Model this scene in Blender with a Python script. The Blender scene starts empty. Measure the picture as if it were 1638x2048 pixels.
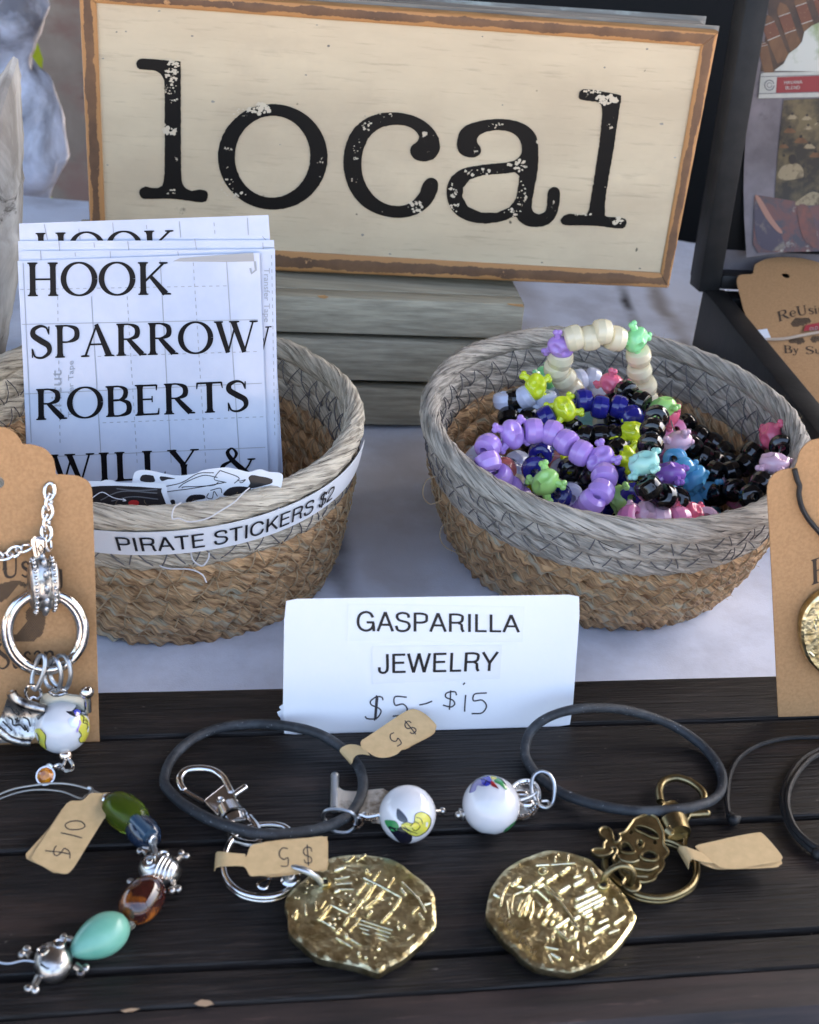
import bpy, bmesh, math, random
from mathutils import Vector, Matrix, noise
from mathutils.geometry import tessellate_polygon
random.seed(7)
V = Vector
PI = math.pi
scene = bpy.context.scene
col = scene.collection

# ------------------------------------------------------------------ camera
H = 0.285                      # camera height above the tablecloth (z = 0)
FPX, PITCH, ROLL = 2500.0, math.radians(30), math.radians(5)
CAM = V((0, 0, H))
fwd = V((0, math.cos(PITCH), -math.sin(PITCH)))
rt0 = V((1, 0, 0)); up0 = V((0, math.sin(PITCH), math.cos(PITCH)))
rt = math.cos(ROLL) * rt0 + math.sin(ROLL) * up0
up = math.cos(ROLL) * up0 - math.sin(ROLL) * rt0
cd = bpy.data.cameras.new('camera'); cam = bpy.data.objects.new('camera', cd); col.objects.link(cam)
M = Matrix((rt, up, -fwd)).transposed().to_4x4(); M.translation = CAM
cam.matrix_world = M
cd.sensor_fit = 'VERTICAL'; cd.sensor_height = 24; cd.lens = 24 * FPX / 2048
cd.clip_start = 0.01; cd.clip_end = 200
cd.dof.use_dof = True; cd.dof.focus_distance = 0.47; cd.dof.aperture_fstop = 16
scene.camera = cam

# ------------------------------------------------------------------ light
SUN_EL, SUN_AZ = math.radians(52), math.radians(35)     # from behind-right of the stall, kept off the table by the added canopy
w = bpy.data.worlds.new('World'); scene.world = w; w.use_nodes = True
nt = w.node_tree; nt.nodes.clear()
wo = nt.nodes.new('ShaderNodeOutputWorld'); bg = nt.nodes.new('ShaderNodeBackground')
sky = nt.nodes.new('ShaderNodeTexSky'); sky.sky_type = 'NISHITA'; sky.sun_disc = False
sky.sun_elevation = SUN_EL; sky.sun_rotation = SUN_AZ; sky.air_density = 1.0; sky.dust_density = 6; sky.ozone_density = .4
bg.inputs[1].default_value = 0.12
nt.links.new(sky.outputs[0], bg.inputs[0]); nt.links.new(bg.outputs[0], wo.inputs[0])
ld = bpy.data.lights.new('sun', 'SUN'); ld.energy = 5; ld.angle = math.radians(.5); ld.color = (1, .95, .86)
lo = bpy.data.objects.new('sun', ld); col.objects.link(lo)
sd = V((math.sin(SUN_AZ) * math.cos(SUN_EL), math.cos(SUN_AZ) * math.cos(SUN_EL), math.sin(SUN_EL)))
lo.rotation_euler = sd.to_track_quat('Z', 'Y').to_euler()
scene.view_settings.view_transform = 'Standard'; scene.view_settings.look = 'None'
scene.view_settings.exposure = 3.0; scene.view_settings.gamma = 1
scene.cycles.use_denoising = True
scene.cycles.max_bounces = 8
scene.cycles.caustics_reflective = False; scene.cycles.caustics_refractive = False

# ------------------------------------------------------------------ from a pixel of the photograph to a place
def ray(px, py): return fwd + (px - 819) / FPX * rt + (1024 - py) / FPX * up
def P(px, py, z=0.0):
    d = ray(px, py); return CAM + d * ((z - H) / d.z)
T = 0.020                       # top of the dark tray
def TR(px, py, h=0.0): return P(px, py, T + h)
def SC(p): return (p - CAM).dot(fwd) / FPX          # metres per photo pixel at p
class Plane:
    def __init__(s, o, yaw=0, lean=0):
        s.o = V(o); t, l = math.radians(yaw), math.radians(lean)
        s.X = V((math.cos(t), math.sin(t), 0))
        s.N = V((math.sin(t) * math.cos(l), -math.cos(t) * math.cos(l), math.sin(l)))   # faces the camera
        s.Y = s.N.cross(s.X)
    def uv(s, px, py):
        d = ray(px, py); q = CAM + d * ((s.o - CAM).dot(s.N) / d.dot(s.N)) - s.o
        return q.dot(s.X), q.dot(s.Y)
    def w(s, u, v, h=0): return s.o + s.X * u + s.Y * v + s.N * h
    def px(s, px, py, h=0):
        d = ray(px, py); o = s.o + s.N * h; return CAM + d * ((o - CAM).dot(s.N) / d.dot(s.N))

# ------------------------------------------------------------------ materials
MATS = {}
def mk(name, base, rough=.5, metal=0., var=None, scale=60, detail=5, stretch=(1, 1, 1), rot=0, bump=0, bscale=None,
       lo_=.35, hi_=.65, trans=0, coat=0, ior=1.45, coord='Object', sss=0, dist=0, bstretch=None, spec=None, rough2=None):
    if name in MATS: return MATS[name]
    m = bpy.data.materials.new(name); m.use_nodes = True; nt = m.node_tree; b = nt.nodes['Principled BSDF']
    b.inputs['Base Color'].default_value = (*base, 1); b.inputs['Roughness'].default_value = rough
    b.inputs['Metallic'].default_value = metal; b.inputs['IOR'].default_value = ior
    b.inputs['Transmission Weight'].default_value = trans; b.inputs['Coat Weight'].default_value = coat
    b.inputs['Coat Roughness'].default_value = .05
    if spec is not None: b.inputs['Specular IOR Level'].default_value = spec
    if sss:
        b.inputs['Subsurface Weight'].default_value = sss; b.inputs['Subsurface Radius'].default_value = (.004, .003, .003)
        b.inputs['Subsurface Scale'].default_value = 1
    tc = nt.nodes.new('ShaderNodeTexCoord')
    def mapping(st):
        mp = nt.nodes.new('ShaderNodeMapping'); mp.inputs['Scale'].default_value = st
        mp.inputs['Rotation'].default_value = (0, 0, rot)
        r = nt.nodes.new('ShaderNodeMapping'); r.inputs['Rotation'].default_value = (0, 0, -rot)
        nt.links.new(tc.outputs[coord], r.inputs[0]); r2 = nt.nodes.new('ShaderNodeMapping'); r2.inputs['Scale'].default_value = st
        nt.links.new(r.outputs[0], r2.inputs[0]); return r2
    if var is not None:
        mp = mapping(stretch); n = nt.nodes.new('ShaderNodeTexNoise'); n.inputs['Scale'].default_value = scale
        n.inputs['Detail'].default_value = detail; n.inputs['Roughness'].default_value = .6; n.inputs['Distortion'].default_value = dist
        nt.links.new(mp.outputs[0], n.inputs[0])
        r = nt.nodes.new('ShaderNodeValToRGB'); r.color_ramp.elements[0].position = lo_; r.color_ramp.elements[1].position = hi_
        r.color_ramp.elements[0].color = (*base, 1); r.color_ramp.elements[1].color = (*var, 1)
        nt.links.new(n.outputs['Fac'], r.inputs[0]); nt.links.new(r.outputs[0], b.inputs['Base Color'])
        if rough2 is not None:
            mr = nt.nodes.new('ShaderNodeMapRange'); mr.inputs[1].default_value = lo_; mr.inputs[2].default_value = hi_
            mr.inputs[3].default_value = rough; mr.inputs[4].default_value = rough2
            nt.links.new(n.outputs['Fac'], mr.inputs[0]); nt.links.new(mr.outputs[0], b.inputs['Roughness'])
    if bump:
        mp = mapping(bstretch or stretch); n = nt.nodes.new('ShaderNodeTexNoise'); n.inputs['Scale'].default_value = bscale or scale
        n.inputs['Detail'].default_value = 4; nt.links.new(mp.outputs[0], n.inputs[0])
        bp = nt.nodes.new('ShaderNodeBump'); bp.inputs['Strength'].default_value = 1; bp.inputs['Distance'].default_value = bump
        nt.links.new(n.outputs['Fac'], bp.inputs['Height']); nt.links.new(bp.outputs[0], b.inputs['Normal'])
    MATS[name] = m; return m

def layer(m, colr, scale, lo_, hi_, stretch=(1, 1, 1), rot=0, coord='Object', detail=6, rough=None, offset=(0, 0, 0), dist=0):
    """a further coat of colour with its own ragged shape (wear, dirt, chips)"""
    nt = m.node_tree; b = nt.nodes['Principled BSDF']; inp = b.inputs['Base Color']
    tc = nt.nodes.new('ShaderNodeTexCoord'); r0 = nt.nodes.new('ShaderNodeMapping'); r0.inputs['Rotation'].default_value = (0, 0, -rot)
    mp = nt.nodes.new('ShaderNodeMapping'); mp.inputs['Scale'].default_value = stretch; mp.inputs['Location'].default_value = offset
    nt.links.new(tc.outputs[coord], r0.inputs[0]); nt.links.new(r0.outputs[0], mp.inputs[0])
    n = nt.nodes.new('ShaderNodeTexNoise'); n.inputs['Scale'].default_value = scale; n.inputs['Detail'].default_value = detail
    n.inputs['Roughness'].default_value = .65; n.inputs['Distortion'].default_value = dist
    nt.links.new(mp.outputs[0], n.inputs[0])
    mr = nt.nodes.new('ShaderNodeMapRange'); mr.inputs[1].default_value = lo_; mr.inputs[2].default_value = hi_
    nt.links.new(n.outputs['Fac'], mr.inputs[0])
    mx = nt.nodes.new('ShaderNodeMix'); mx.data_type = 'RGBA'
    nt.links.new(mr.outputs[0], mx.inputs[0])
    if inp.links: nt.links.new(inp.links[0].from_socket, mx.inputs[6])
    else: mx.inputs[6].default_value = inp.default_value
    mx.inputs[7].default_value = (*colr, 1)
    nt.links.new(mx.outputs[2], inp)
    return m

TRAY_YAW = math.radians(10.4)
m_tray = mk('black_stained_wood', (.0070, .0060, .0058), .46, var=(.034, .027, .024), scale=36, stretch=(1, 24, 24), rot=TRAY_YAW, bump=.0006, bscale=40, lo_=.36, hi_=.80, spec=.35, bstretch=(1, 26, 26), detail=8)
layer(m_tray, (.088, .066, .056), 60, .54, .80, (1, 32, 32), TRAY_YAW, detail=8)
layer(m_tray, (.050, .033, .027), 14, .54, .70, (1, 5, 5), TRAY_YAW)
layer(m_tray, (.004, .0035, .0035), 9, .50, .72, (1, 3, 3), TRAY_YAW)
layer(m_tray, (.16, .13, .11), 420, .735, .78, (.5, 1, 1), TRAY_YAW, detail=2)
m_trayf = mk('worn_brown_black_wood', (.011, .009, .009), .6, var=(.040, .026, .023), scale=24, stretch=(1, 7, 7), rot=TRAY_YAW, bump=.0004, bscale=45)
layer(m_trayf, (.10, .06, .05), 50, .60, .76, (1, 9, 9), TRAY_YAW)
m_rawwood = mk('bare_wood_chip', (.42, .28, .17), .8)
m_cloth = mk('white_tablecloth', (.78, .83, .96), .75, var=(.68, .72, .84), scale=6, bump=.00012, bscale=1500, lo_=.3, hi_=.75)
layer(m_cloth, (.50, .52, .60), 16, .48, .72, detail=8)
m_paper = mk('white_paper', (.80, .81, .84), .6, bump=.00004, bscale=500)
m_tape = mk('glossy_clear_tape', (.80, .81, .83), .12, coat=.6, bump=.0001, bscale=60)
m_ink = mk('black_ink', (.006, .005, .007), .4)
m_pen = mk('pen_ink', (.035, .03, .035), .6)
m_vinyl = mk('black_vinyl', (.004, .004, .006), .35, spec=.2)
m_grid = mk('grey_grid_print', (.36, .38, .40), .5)
m_gridl = mk('pale_grey_print', (.34, .36, .40), .5)
m_sheet = mk('transfer_film', (.62, .66, .76), .25, var=(.54, .59, .71), scale=40, bump=.0002, bscale=25, coat=.2)
m_kraft = mk('kraft_card', (.47, .26, .115), .8, var=(.39, .21, .09), scale=900, detail=3, bump=.00006, bscale=900)
layer(m_kraft, (.27, .15, .075), 1500, .66, .74)
m_kraft2 = mk('pale_kraft_tag', (.68, .47, .235), .7, var=(.60, .41, .20), scale=300, bump=.00004, bscale=900)
m_stamp = mk('stamp_ink', (.055, .035, .022), .8)
m_grey_coil = mk('grey_paper_wrap', (.15, .135, .115), .85, var=(.56, .50, .42), scale=1, stretch=(14, 6, 1), coord='UV', bump=.0012, bscale=1.3, lo_=.34, hi_=.60, dist=.5, detail=8)
layer(m_grey_coil, (.045, .038, .034), 1, .60, .66, (9, 9, 1), coord='UV', dist=.6, detail=3)
m_rim_coil = mk('beige_paper_wrap', (.22, .185, .14), .85, var=(.68, .60, .47), scale=1, stretch=(14, 6, 1), coord='UV', bump=.0012, bscale=1.3, lo_=.34, hi_=.60, dist=.5, detail=8)
layer(m_rim_coil, (.07, .055, .04), 1, .60, .66, (9, 9, 1), coord='UV', dist=.6, detail=3)
m_tan_coil = mk('dry_seagrass', (.15, .070, .028), .6, var=(.64, .40, .20), scale=1, stretch=(16, 5, 1), coord='UV', bump=.0012, bscale=1.4, lo_=.34, hi_=.62, dist=.6, detail=7)
layer(m_tan_coil, (.44, .40, .29), 1, .54, .64, (6, 2, 1), coord='UV')
layer(m_tan_coil, (.05, .028, .014), 1, .62, .68, (12, 9, 1), coord='UV', detail=3)
m_thread_g = mk('grey_thread', (.13, .12, .125), .8)
m_thread_t = mk('tan_thread', (.40, .29, .17), .8)
m_thread_w = mk('white_string', (.62, .60, .60), .7)
m_signb = mk('cream_painted_board', (.66, .55, .37), .55, var=(.55, .45, .30), scale=9, stretch=(1, 1, 3), bump=.00014, bscale=60, bstretch=(.4, 1, 5))
layer(m_signb, (.38, .30, .20), 40, .56, .84, (1, 1, 12))
layer(m_signb, (.50, .40, .27), 11, .50, .75, (1, 1, 1), offset=(9, 0, 2))
layer(m_signb, (.28, .23, .16), 55, .70, .76, (1, 1, 1), offset=(3, 0, 1))
layer(m_signb, (.12, .10, .07), 130, .755, .78, (1, 1, 1), offset=(7, 0, 1), detail=2)
m_signk = mk('black_sign_paint', (.0065, .006, .0055), .45, bump=.0001, bscale=90, spec=.2)
layer(m_signk, (.58, .50, .37), 170, .665, .68, detail=4)
layer(m_signk, (.58, .50, .37), 60, .70, .715, detail=7, offset=(5, 2, 3))
m_frame = mk('worn_brown_frame', (.20, .105, .050), .6, var=(.12, .065, .036), scale=60, bump=.0003, bscale=180)
layer(m_frame, (.50, .27, .115), 60, .66, .69, (1, 1, 1), detail=7)
def frame_edges():
    nt = m_frame.node_tree; b = nt.nodes['Principled BSDF']; inp = b.inputs['Base Color']; tc = nt.nodes.new('ShaderNodeTexCoord')
    sx = nt.nodes.new('ShaderNodeSeparateXYZ'); nt.links.new(tc.outputs['UV'], sx.inputs[0])
    n = nt.nodes.new('ShaderNodeTexNoise'); n.inputs['Scale'].default_value = 70; n.inputs['Detail'].default_value = 8; n.inputs['Roughness'].default_value = .7; nt.links.new(tc.outputs['Object'], n.inputs[0])
    a = nt.nodes.new('ShaderNodeMath'); a.operation = 'SUBTRACT'; a.inputs[1].default_value = .5; nt.links.new(sx.outputs['Y'], a.inputs[0])
    c = nt.nodes.new('ShaderNodeMath'); c.operation = 'ABSOLUTE'; nt.links.new(a.outputs[0], c.inputs[0])
    d = nt.nodes.new('ShaderNodeMath'); d.operation = 'MULTIPLY_ADD'; d.inputs[1].default_value = .75; nt.links.new(n.outputs['Fac'], d.inputs[0]); nt.links.new(c.outputs[0], d.inputs[2])
    mr = nt.nodes.new('ShaderNodeMapRange'); mr.inputs[1].default_value = .63; mr.inputs[2].default_value = .66; nt.links.new(d.outputs[0], mr.inputs[0])
    mx = nt.nodes.new('ShaderNodeMix'); mx.data_type = 'RGBA'; nt.links.new(mr.outputs[0], mx.inputs[0]); nt.links.new(inp.links[0].from_socket, mx.inputs[6])
    mx.inputs[7].default_value = (.44, .22, .08, 1); nt.links.new(mx.outputs[2], inp)
frame_edges()
m_framee = mk('bare_orange_edge', (.52, .28, .11), .65, var=(.30, .15, .06), scale=70, lo_=.45, hi_=.68, bump=.0002, bscale=200)
m_greywood = mk('grey_weathered_wood', (.17, .155, .135), .75, var=(.32, .30, .26), scale=22, stretch=(1, 12, 12), bump=.0003, bscale=70)
layer(m_greywood, (.62, .66, .60), 12, .60, .70, (1, 3, 3))
m_crate = mk('sage_grey_paint', (.27, .240, .175), .6, var=(.44, .395, .29), scale=26, stretch=(.6, 10, 16), bump=.0004, bscale=40, bstretch=(.5, 8, 16))
layer(m_crate, (.035, .035, .03), 60, .70, .74, (1, 1, 3))
m_dark = mk('dark_gap', (.012, .011, .010), .9)
m_drift = mk('driftwood', (.23, .21, .185), .85, var=(.56, .54, .50), scale=14, stretch=(3, 3, .7), bump=.0015, bscale=40, dist=2)
layer(m_drift, (.07, .06, .05), 26, .58, .66, (2, 2, .7), dist=2)
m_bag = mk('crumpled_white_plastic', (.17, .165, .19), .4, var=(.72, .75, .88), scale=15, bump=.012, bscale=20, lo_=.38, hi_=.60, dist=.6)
m_black = mk('black_painted_wood', (.011, .011, .011), .5, spec=.3, var=(.022, .021, .020), scale=50, bump=.0001, bscale=300)
layer(m_black, (.10, .085, .07), 240, .735, .75, detail=4)
m_blackp = mk('black_plastic', (.006, .006, .0065), .55, spec=.25)
m_rubber = mk('black_rubber', (.013, .015, .018), .62, var=(.026, .029, .034), scale=400, bump=.00008, bscale=900, spec=.6)
layer(m_rubber, (.25, .26, .27), 900, .68, .72, detail=2)
layer(m_rubber, (.055, .06, .066), 120, .50, .66)
m_cord = mk('black_waxed_cord', (.010, .010, .011), .5, bump=.0002, bscale=1500)
m_silver = mk('bright_silver', (.66, .64, .62), .13, 1.)
m_chain = mk('polished_chain_silver', (.88, .87, .85), .22, 1.)
m_steel = mk('dull_steel', (.44, .46, .48), .36, 1.)
m_oxid = mk('antique_silver', (.52, .50, .47), .28, 1., var=(.10, .09, .09), scale=260, lo_=.5, hi_=.62, bump=.0002, bscale=400)
m_oxdark = mk('blackened_recess', (.02, .02, .02), .6)
m_bronze = mk('antique_brass', (.36, .29, .15), .34, 1., var=(.20, .16, .085), scale=220, bump=.00006, bscale=500)
m_gold = mk('gold_plated_coin', (.92, .82, .50), .28, 1., var=(.46, .37, .18), scale=260, bump=.00042, bscale=600, lo_=.35, hi_=.65)
layer(m_gold, (.80, .86, .55), 60, .60, .72)
m_goldr = mk('polished_gold_relief', (1.0, .93, .66), .24, 1., bump=.0002, bscale=900)
m_pearl = mk('pearly_white_ceramic', (.70, .69, .70), .10, coat=.8)
m_yel = mk('yellow_glaze', (.72, .62, .06), .12, coat=.8, var=(.50, .52, .10), scale=300)
m_blk = mk('black_glaze', (.01, .01, .02), .1, coat=.8)
m_blue = mk('blue_glaze', (.04, .05, .45), .1, coat=.8)
m_redg = mk('red_glaze', (.45, .03, .03), .1, coat=.8)
m_greeng = mk('green_glaze', (.04, .25, .08), .1, coat=.8)
m_glass_gr = mk('green_glass', (.50, .72, .08), .05, trans=.92, ior=1.25)
m_core_gr = mk('green_core', (.62, .80, .03), .3)
m_glass_bl = mk('dark_blue_glass', (.012, .022, .045), .07, coat=.7)
m_core_bl = mk('slate_blue_core', (.03, .07, .12), .3, coat=.5)
m_amber = mk('amber_foil_glass', (.035, .006, .004), .06, coat=1, var=(.42, .12, .015), scale=110, lo_=.52, hi_=.66)
m_turq = mk('turquoise_stone', (.11, .34, .24), .3, var=(.19, .46, .34), scale=70, coat=.3)
layer(m_turq, (.05, .08, .05), 120, .67, .72)
m_crys = mk('orange_crystal', (.80, .30, .01), .05, coat=1, var=(.25, .05, .01), scale=500)
m_clear = mk('clear_glass_bead', (.45, .42, .32), .05, trans=.7)
m_elast = mk('clear_elastic', (.5, .5, .5), .2, trans=.3)
def plastic(n, c): return mk(n, c, .12, coat=.5)
PL = dict(cream=plastic('cream_plastic', (.80, .71, .48)), lilac=plastic('lilac_plastic', (.45, .27, .68)), navy=plastic('navy_plastic', (.018, .018, .20)),
          black=plastic('black_plastic_bead', (.0045, .0045, .0055)), white=plastic('white_plastic', (.62, .64, .78)), yellow=plastic('neon_yellow_plastic', (.74, .84, .03)),
          lime=plastic('lime_plastic', (.42, .74, .20)), mint=plastic('mint_plastic', (.38, .72, .62)), green=plastic('pastel_green_plastic', (.32, .80, .34)),
          pink=plastic('hot_pink_plastic', (.85, .16, .25)), pale=plastic('pale_pink_plastic', (.80, .50, .60)), sky=plastic('sky_blue_plastic', (.12, .42, .68)),
          rose=plastic('bright_pink_plastic', (.85, .28, .48)), salmon=plastic('salmon_plastic', (.70, .20, .17)), violet=plastic('violet_plastic', (.30, .14, .52)))

# ------------------------------------------------------------------ mesh builder
ORG = {}
def tag(o, label=None, cat=None, group=None, kind=None):
    for k, v in (('label', label), ('category', cat), ('group', group), ('kind', kind)):
        if v: o[k] = v
    return o
def thing(name, label, cat, loc, group=None):
    o = bpy.data.objects.new(name, None); col.objects.link(o); o.location = loc; o.empty_display_size = .01
    ORG[o] = V(loc); return tag(o, label, cat, group)
class MB:
    def __init__(s): s.v = []; s.f = []; s.mi = []; s.uv = []; s.m = 0
    def add(s, vs, fs, uvs=None):
        n = len(s.v); s.v += [V(q) for q in vs]
        for k, f in enumerate(fs):
            s.f.append([n + i for i in f]); s.mi.append(s.m); s.uv.append(uvs[k] if uvs else None)
    def quad(s, a, b, c, d): s.add([a, b, c, d], [(0, 1, 2, 3)])
    def tube(s, pts, r, seg=8, closed=False, caps=True, flat=1.0, upv=None, rv=None):
        pts = [V(p) for p in pts]; n = len(pts); vs = []; fs = []; uv = []
        R = r if isinstance(r, (list, tuple)) else [r] * n
        ref = V(upv) if upv else None; prev = None
        for i, p in enumerate(pts):
            a = pts[(i - 1) % n] if closed or i else p; b = pts[(i + 1) % n] if closed or i < n - 1 else p
            t = (b - a)
            t = t.normalized() if t.length > 1e-9 else V((1, 0, 0))
            if ref: nx = ref - t * ref.dot(t)
            elif prev is None: nx = t.orthogonal()
            else: nx = prev - t * prev.dot(t)
            if nx.length < 1e-9: nx = t.orthogonal()
            nx.normalize(); prev = nx; ny = t.cross(nx)
            for j in range(seg):
                a_ = 2 * PI * j / seg; k = rv(i, j) if rv else 1
                vs.append(p + nx * (math.cos(a_) * R[i] * flat * k) + ny * (math.sin(a_) * R[i] * k))
        m = n if closed else n - 1
        for i in range(m):
            for j in range(seg):
                i2 = (i + 1) % n; j2 = (j + 1) % seg
                fs.append((i * seg + j, i * seg + j2, i2 * seg + j2, i2 * seg + j))
                uv.append([(i / n, j / seg), (i / n, (j + 1) / seg), ((i + 1) / n, (j + 1) / seg), ((i + 1) / n, j / seg)])
        if caps and not closed:
            fs.append(tuple(range(seg))[::-1]); fs.append(tuple((n - 1) * seg + j for j in range(seg))); uv += [None, None]
        base = len(s.v); s.v += vs
        for k, f in enumerate(fs): s.f.append([base + i for i in f]); s.mi.append(s.m); s.uv.append(uv[k])
    def ball(s, c, r, seg=12, rings=8, mat=None):
        c = V(c); rr = r if isinstance(r, (tuple, list)) else (r, r, r); vs = []; fs = []
        for i in range(rings + 1):
            th = PI * i / rings
            for j in range(seg):
                ph = 2 * PI * j / seg
                q = V((math.sin(th) * math.cos(ph) * rr[0], math.sin(th) * math.sin(ph) * rr[1], math.cos(th) * rr[2]))
                vs.append(c + (mat @ q if mat else q))
        for i in range(rings):
            for j in range(seg):
                j2 = (j + 1) % seg; fs.append((i * seg + j, (i + 1) * seg + j, (i + 1) * seg + j2, i * seg + j2))
        s.add(vs, fs)
    def prism(s, top, bot):
        """closed slab between two loops with the same number of points (top faces the viewer)"""
        n = len(top); vs = list(top) + list(bot)
        tris = tessellate_polygon([[V(p) for p in top]])
        fs = [tuple(t) for t in tris] + [tuple(n + i for i in t)[::-1] for t in tris]
        fs += [(i, (i + 1) % n, n + (i + 1) % n, n + i) for i in range(n)]
        s.add(vs, fs)
    def holed(s, loops, off):
        """slab with holes; loops of world points on the top side, off = vector to the under side"""
        fl = [V(p) for l in loops for p in l]; n = len(fl); tris = tessellate_polygon([[V(p) for p in l] for l in loops])
        vs = fl + [p + off for p in fl]; fs = [tuple(t) for t in tris] + [tuple(n + i for i in t)[::-1] for t in tris]
        b = 0
        for l in loops:
            k = len(l); fs += [(b + i, b + (i + 1) % k, n + b + (i + 1) % k, n + b + i) for i in range(k)]; b += k
        s.add(vs, fs)
    def box(s, o, X, Y, Z):
        o, X, Y, Z = V(o), V(X), V(Y), V(Z)
        s.add([o, o + X, o + X + Y, o + Y, o + Z, o + X + Z, o + X + Y + Z, o + Y + Z],
              [(0, 3, 2, 1), (4, 5, 6, 7), (0, 1, 5, 4), (1, 2, 6, 5), (2, 3, 7, 6), (3, 0, 4, 7)])
    def build(s, name, mats, parent=None, smooth=True, bevel=0, bseg=2, label=None, fixn=True, org=None):
        if not isinstance(mats, (list, tuple)): mats = [mats]
        if parent is not None: og = ORG[parent]
        elif org is not None: og = V(org)
        else:
            mn = V((min(v[i] for v in s.v) for i in range(3))); mx = V((max(v[i] for v in s.v) for i in range(3)))
            og = V(((mn.x + mx.x) / 2, (mn.y + mx.y) / 2, mn.z))
        me = bpy.data.meshes.new(name); me.from_pydata([v - og for v in s.v], [], s.f)
        for m in mats: me.materials.append(m)
        me.polygons.foreach_set('material_index', s.mi)
        if any(u for u in s.uv):
            ul = me.uv_layers.new(name='UVMap')
            for p, u in zip(me.polygons, s.uv):
                if u:
                    for li, c in zip(p.loop_indices, u): ul.data[li].uv = c
        if fixn or bevel:
            bm = bmesh.new(); bm.from_mesh(me)
            if bevel:
                bmesh.ops.remove_doubles(bm, verts=bm.verts, dist=1e-6)
                es = [e for e in bm.edges if len(e.link_faces) == 2 and e.calc_face_angle(0) > .6]
                bmesh.ops.bevel(bm, geom=es, offset=bevel, segments=bseg, affect='EDGES', profile=.5)
            bmesh.ops.recalc_face_normals(bm, faces=bm.faces); bm.to_mesh(me); bm.free()
        if smooth:
            me.polygons.foreach_set('use_smooth', [True] * len(me.polygons))
            try: me.set_sharp_from_angle(angle=math.radians(38))
            except Exception: pass
        o = bpy.data.objects.new(name, me); col.objects.link(o)
        if parent is not None: o.parent = parent; o.location = (0, 0, 0)
        else: o.location = og
        ORG[o] = og
        if label: o['label'] = label
        return o

def spline(pts, n=8, closed=False):
    """Catmull-Rom through the points"""
    pts = [V(p) for p in pts]; out = []; N = len(pts); m = N if closed else N - 1
    for i in range(m):
        p1, p2 = pts[i], pts[(i + 1) % N]
        p0 = pts[(i - 1) % N] if closed or i else p1 * 2 - p2
        p3 = pts[(i + 2) % N] if closed or i < N - 2 else p2 * 2 - p1
        for k in range(n):
            t = k / n
            out.append(.5 * ((2 * p1) + (p2 - p0) * t + (2 * p0 - 5 * p1 + 4 * p2 - p3) * t * t + (3 * p1 - p0 - 3 * p2 + p3) * t ** 3))
    if not closed: out.append(pts[-1])
    return out
def S2(pts, n=8, closed=False): return [(p.x, p.y) for p in spline([V((x, y, 0)) for x, y in pts], n, closed)]
def ring_pts(c, r, nrm, n=28, ry=None, ref=None):
    nrm = V(nrm).normalized(); a = (V(ref) - nrm * V(ref).dot(nrm)).normalized() if ref else nrm.orthogonal().normalized(); b = nrm.cross(a)
    return [V(c) + a * math.cos(2 * PI * i / n) * r + b * math.sin(2 * PI * i / n) * (ry or r) for i in range(n)]
def crop(sc, ox, oy, pts): return [(ox + x / sc, oy + y / sc) for x, y in pts]

# flat print: strokes and letters in 2-D, placed by a mapper(x, y, h)
def strip(mb, pts, wd, mapper, h):
    n = len(pts)
    if n < 2: return
    W = wd if isinstance(wd, (list, tuple)) else [wd] * n
    L = []; R = []
    for i in range(n):
        a = pts[max(i - 1, 0)]; b = pts[min(i + 1, n - 1)]; dx, dy = b[0] - a[0], b[1] - a[1]; l = math.hypot(dx, dy) or 1
        nx, ny = -dy / l * W[i] / 2, dx / l * W[i] / 2; x, y = pts[i]
        L.append(mapper(x + nx, y + ny, h)); R.append(mapper(x - nx, y - ny, h))
    mb.add(L + R, [(i, i + 1, n + i + 1, n + i) for i in range(n - 1)])
def poly(mb, pts, mapper, h, holes=(), sub=0):
    loops = [pts] + list(holes); fl = [p for l in loops for p in l]
    tris = tessellate_polygon([[V((x, y, 0)) for x, y in l] for l in loops])
    if sub:
        bm = bmesh.new(); vs = [bm.verts.new((x, y, 0)) for x, y in fl]
        for t in tris:
            try: bm.faces.new([vs[i] for i in t])
            except Exception: pass
        bmesh.ops.subdivide_edges(bm, edges=bm.edges, cuts=sub, use_grid_fill=True); bm.verts.index_update()
        fl = [(v.co.x, v.co.y) for v in bm.verts]; tris = [[v.index for v in f.verts] for f in bm.faces]; bm.free()
    mb.add([mapper(x, y, h) for x, y in fl], [tuple(t) for t in tris])
_tc = {}
def text_geo(s):
    if s in _tc: return _tc[s]
    c = bpy.data.curves.new('lettering', 'FONT'); c.body = s; c.size = 1; c.resolution_u = 4; c.fill_mode = 'FRONT'
    o = bpy.data.objects.new('lettering', c); col.objects.link(o); dg = bpy.context.evaluated_depsgraph_get()
    me = bpy.data.meshes.new_from_object(o.evaluated_get(dg)); vs = [(v.co.x, v.co.y) for v in me.vertices]; fs = [tuple(p.vertices) for p in me.polygons]
    bpy.data.objects.remove(o); bpy.data.curves.remove(c); bpy.data.meshes.remove(me)
    x0 = min(v[0] for v in vs); x1 = max(v[0] for v in vs); y0 = min(v[1] for v in vs); y1 = max(v[1] for v in vs)
    _tc[s] = ([((x - x0) / (x1 - x0), (y - y0) / (y1 - y0)) for x, y in vs], fs); return _tc[s]
def quadmap(q):
    """unit square (v up) into a quad given as TL, TR, BR, BL"""
    tl, tr, br, bl = q
    def f(u, v):
        x = (bl[0] * (1 - u) + br[0] * u) * (1 - v) + (tl[0] * (1 - u) + tr[0] * u) * v
        y = (bl[1] * (1 - u) + br[1] * u) * (1 - v) + (tl[1] * (1 - u) + tr[1] * u) * v
        return x, y
    return f
def put_text(mb, s, q, mapper, h):
    vs, fs = text_geo(s); f = quadmap(q); mb.add([mapper(*f(u, v), h) for u, v in vs], fs)
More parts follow.
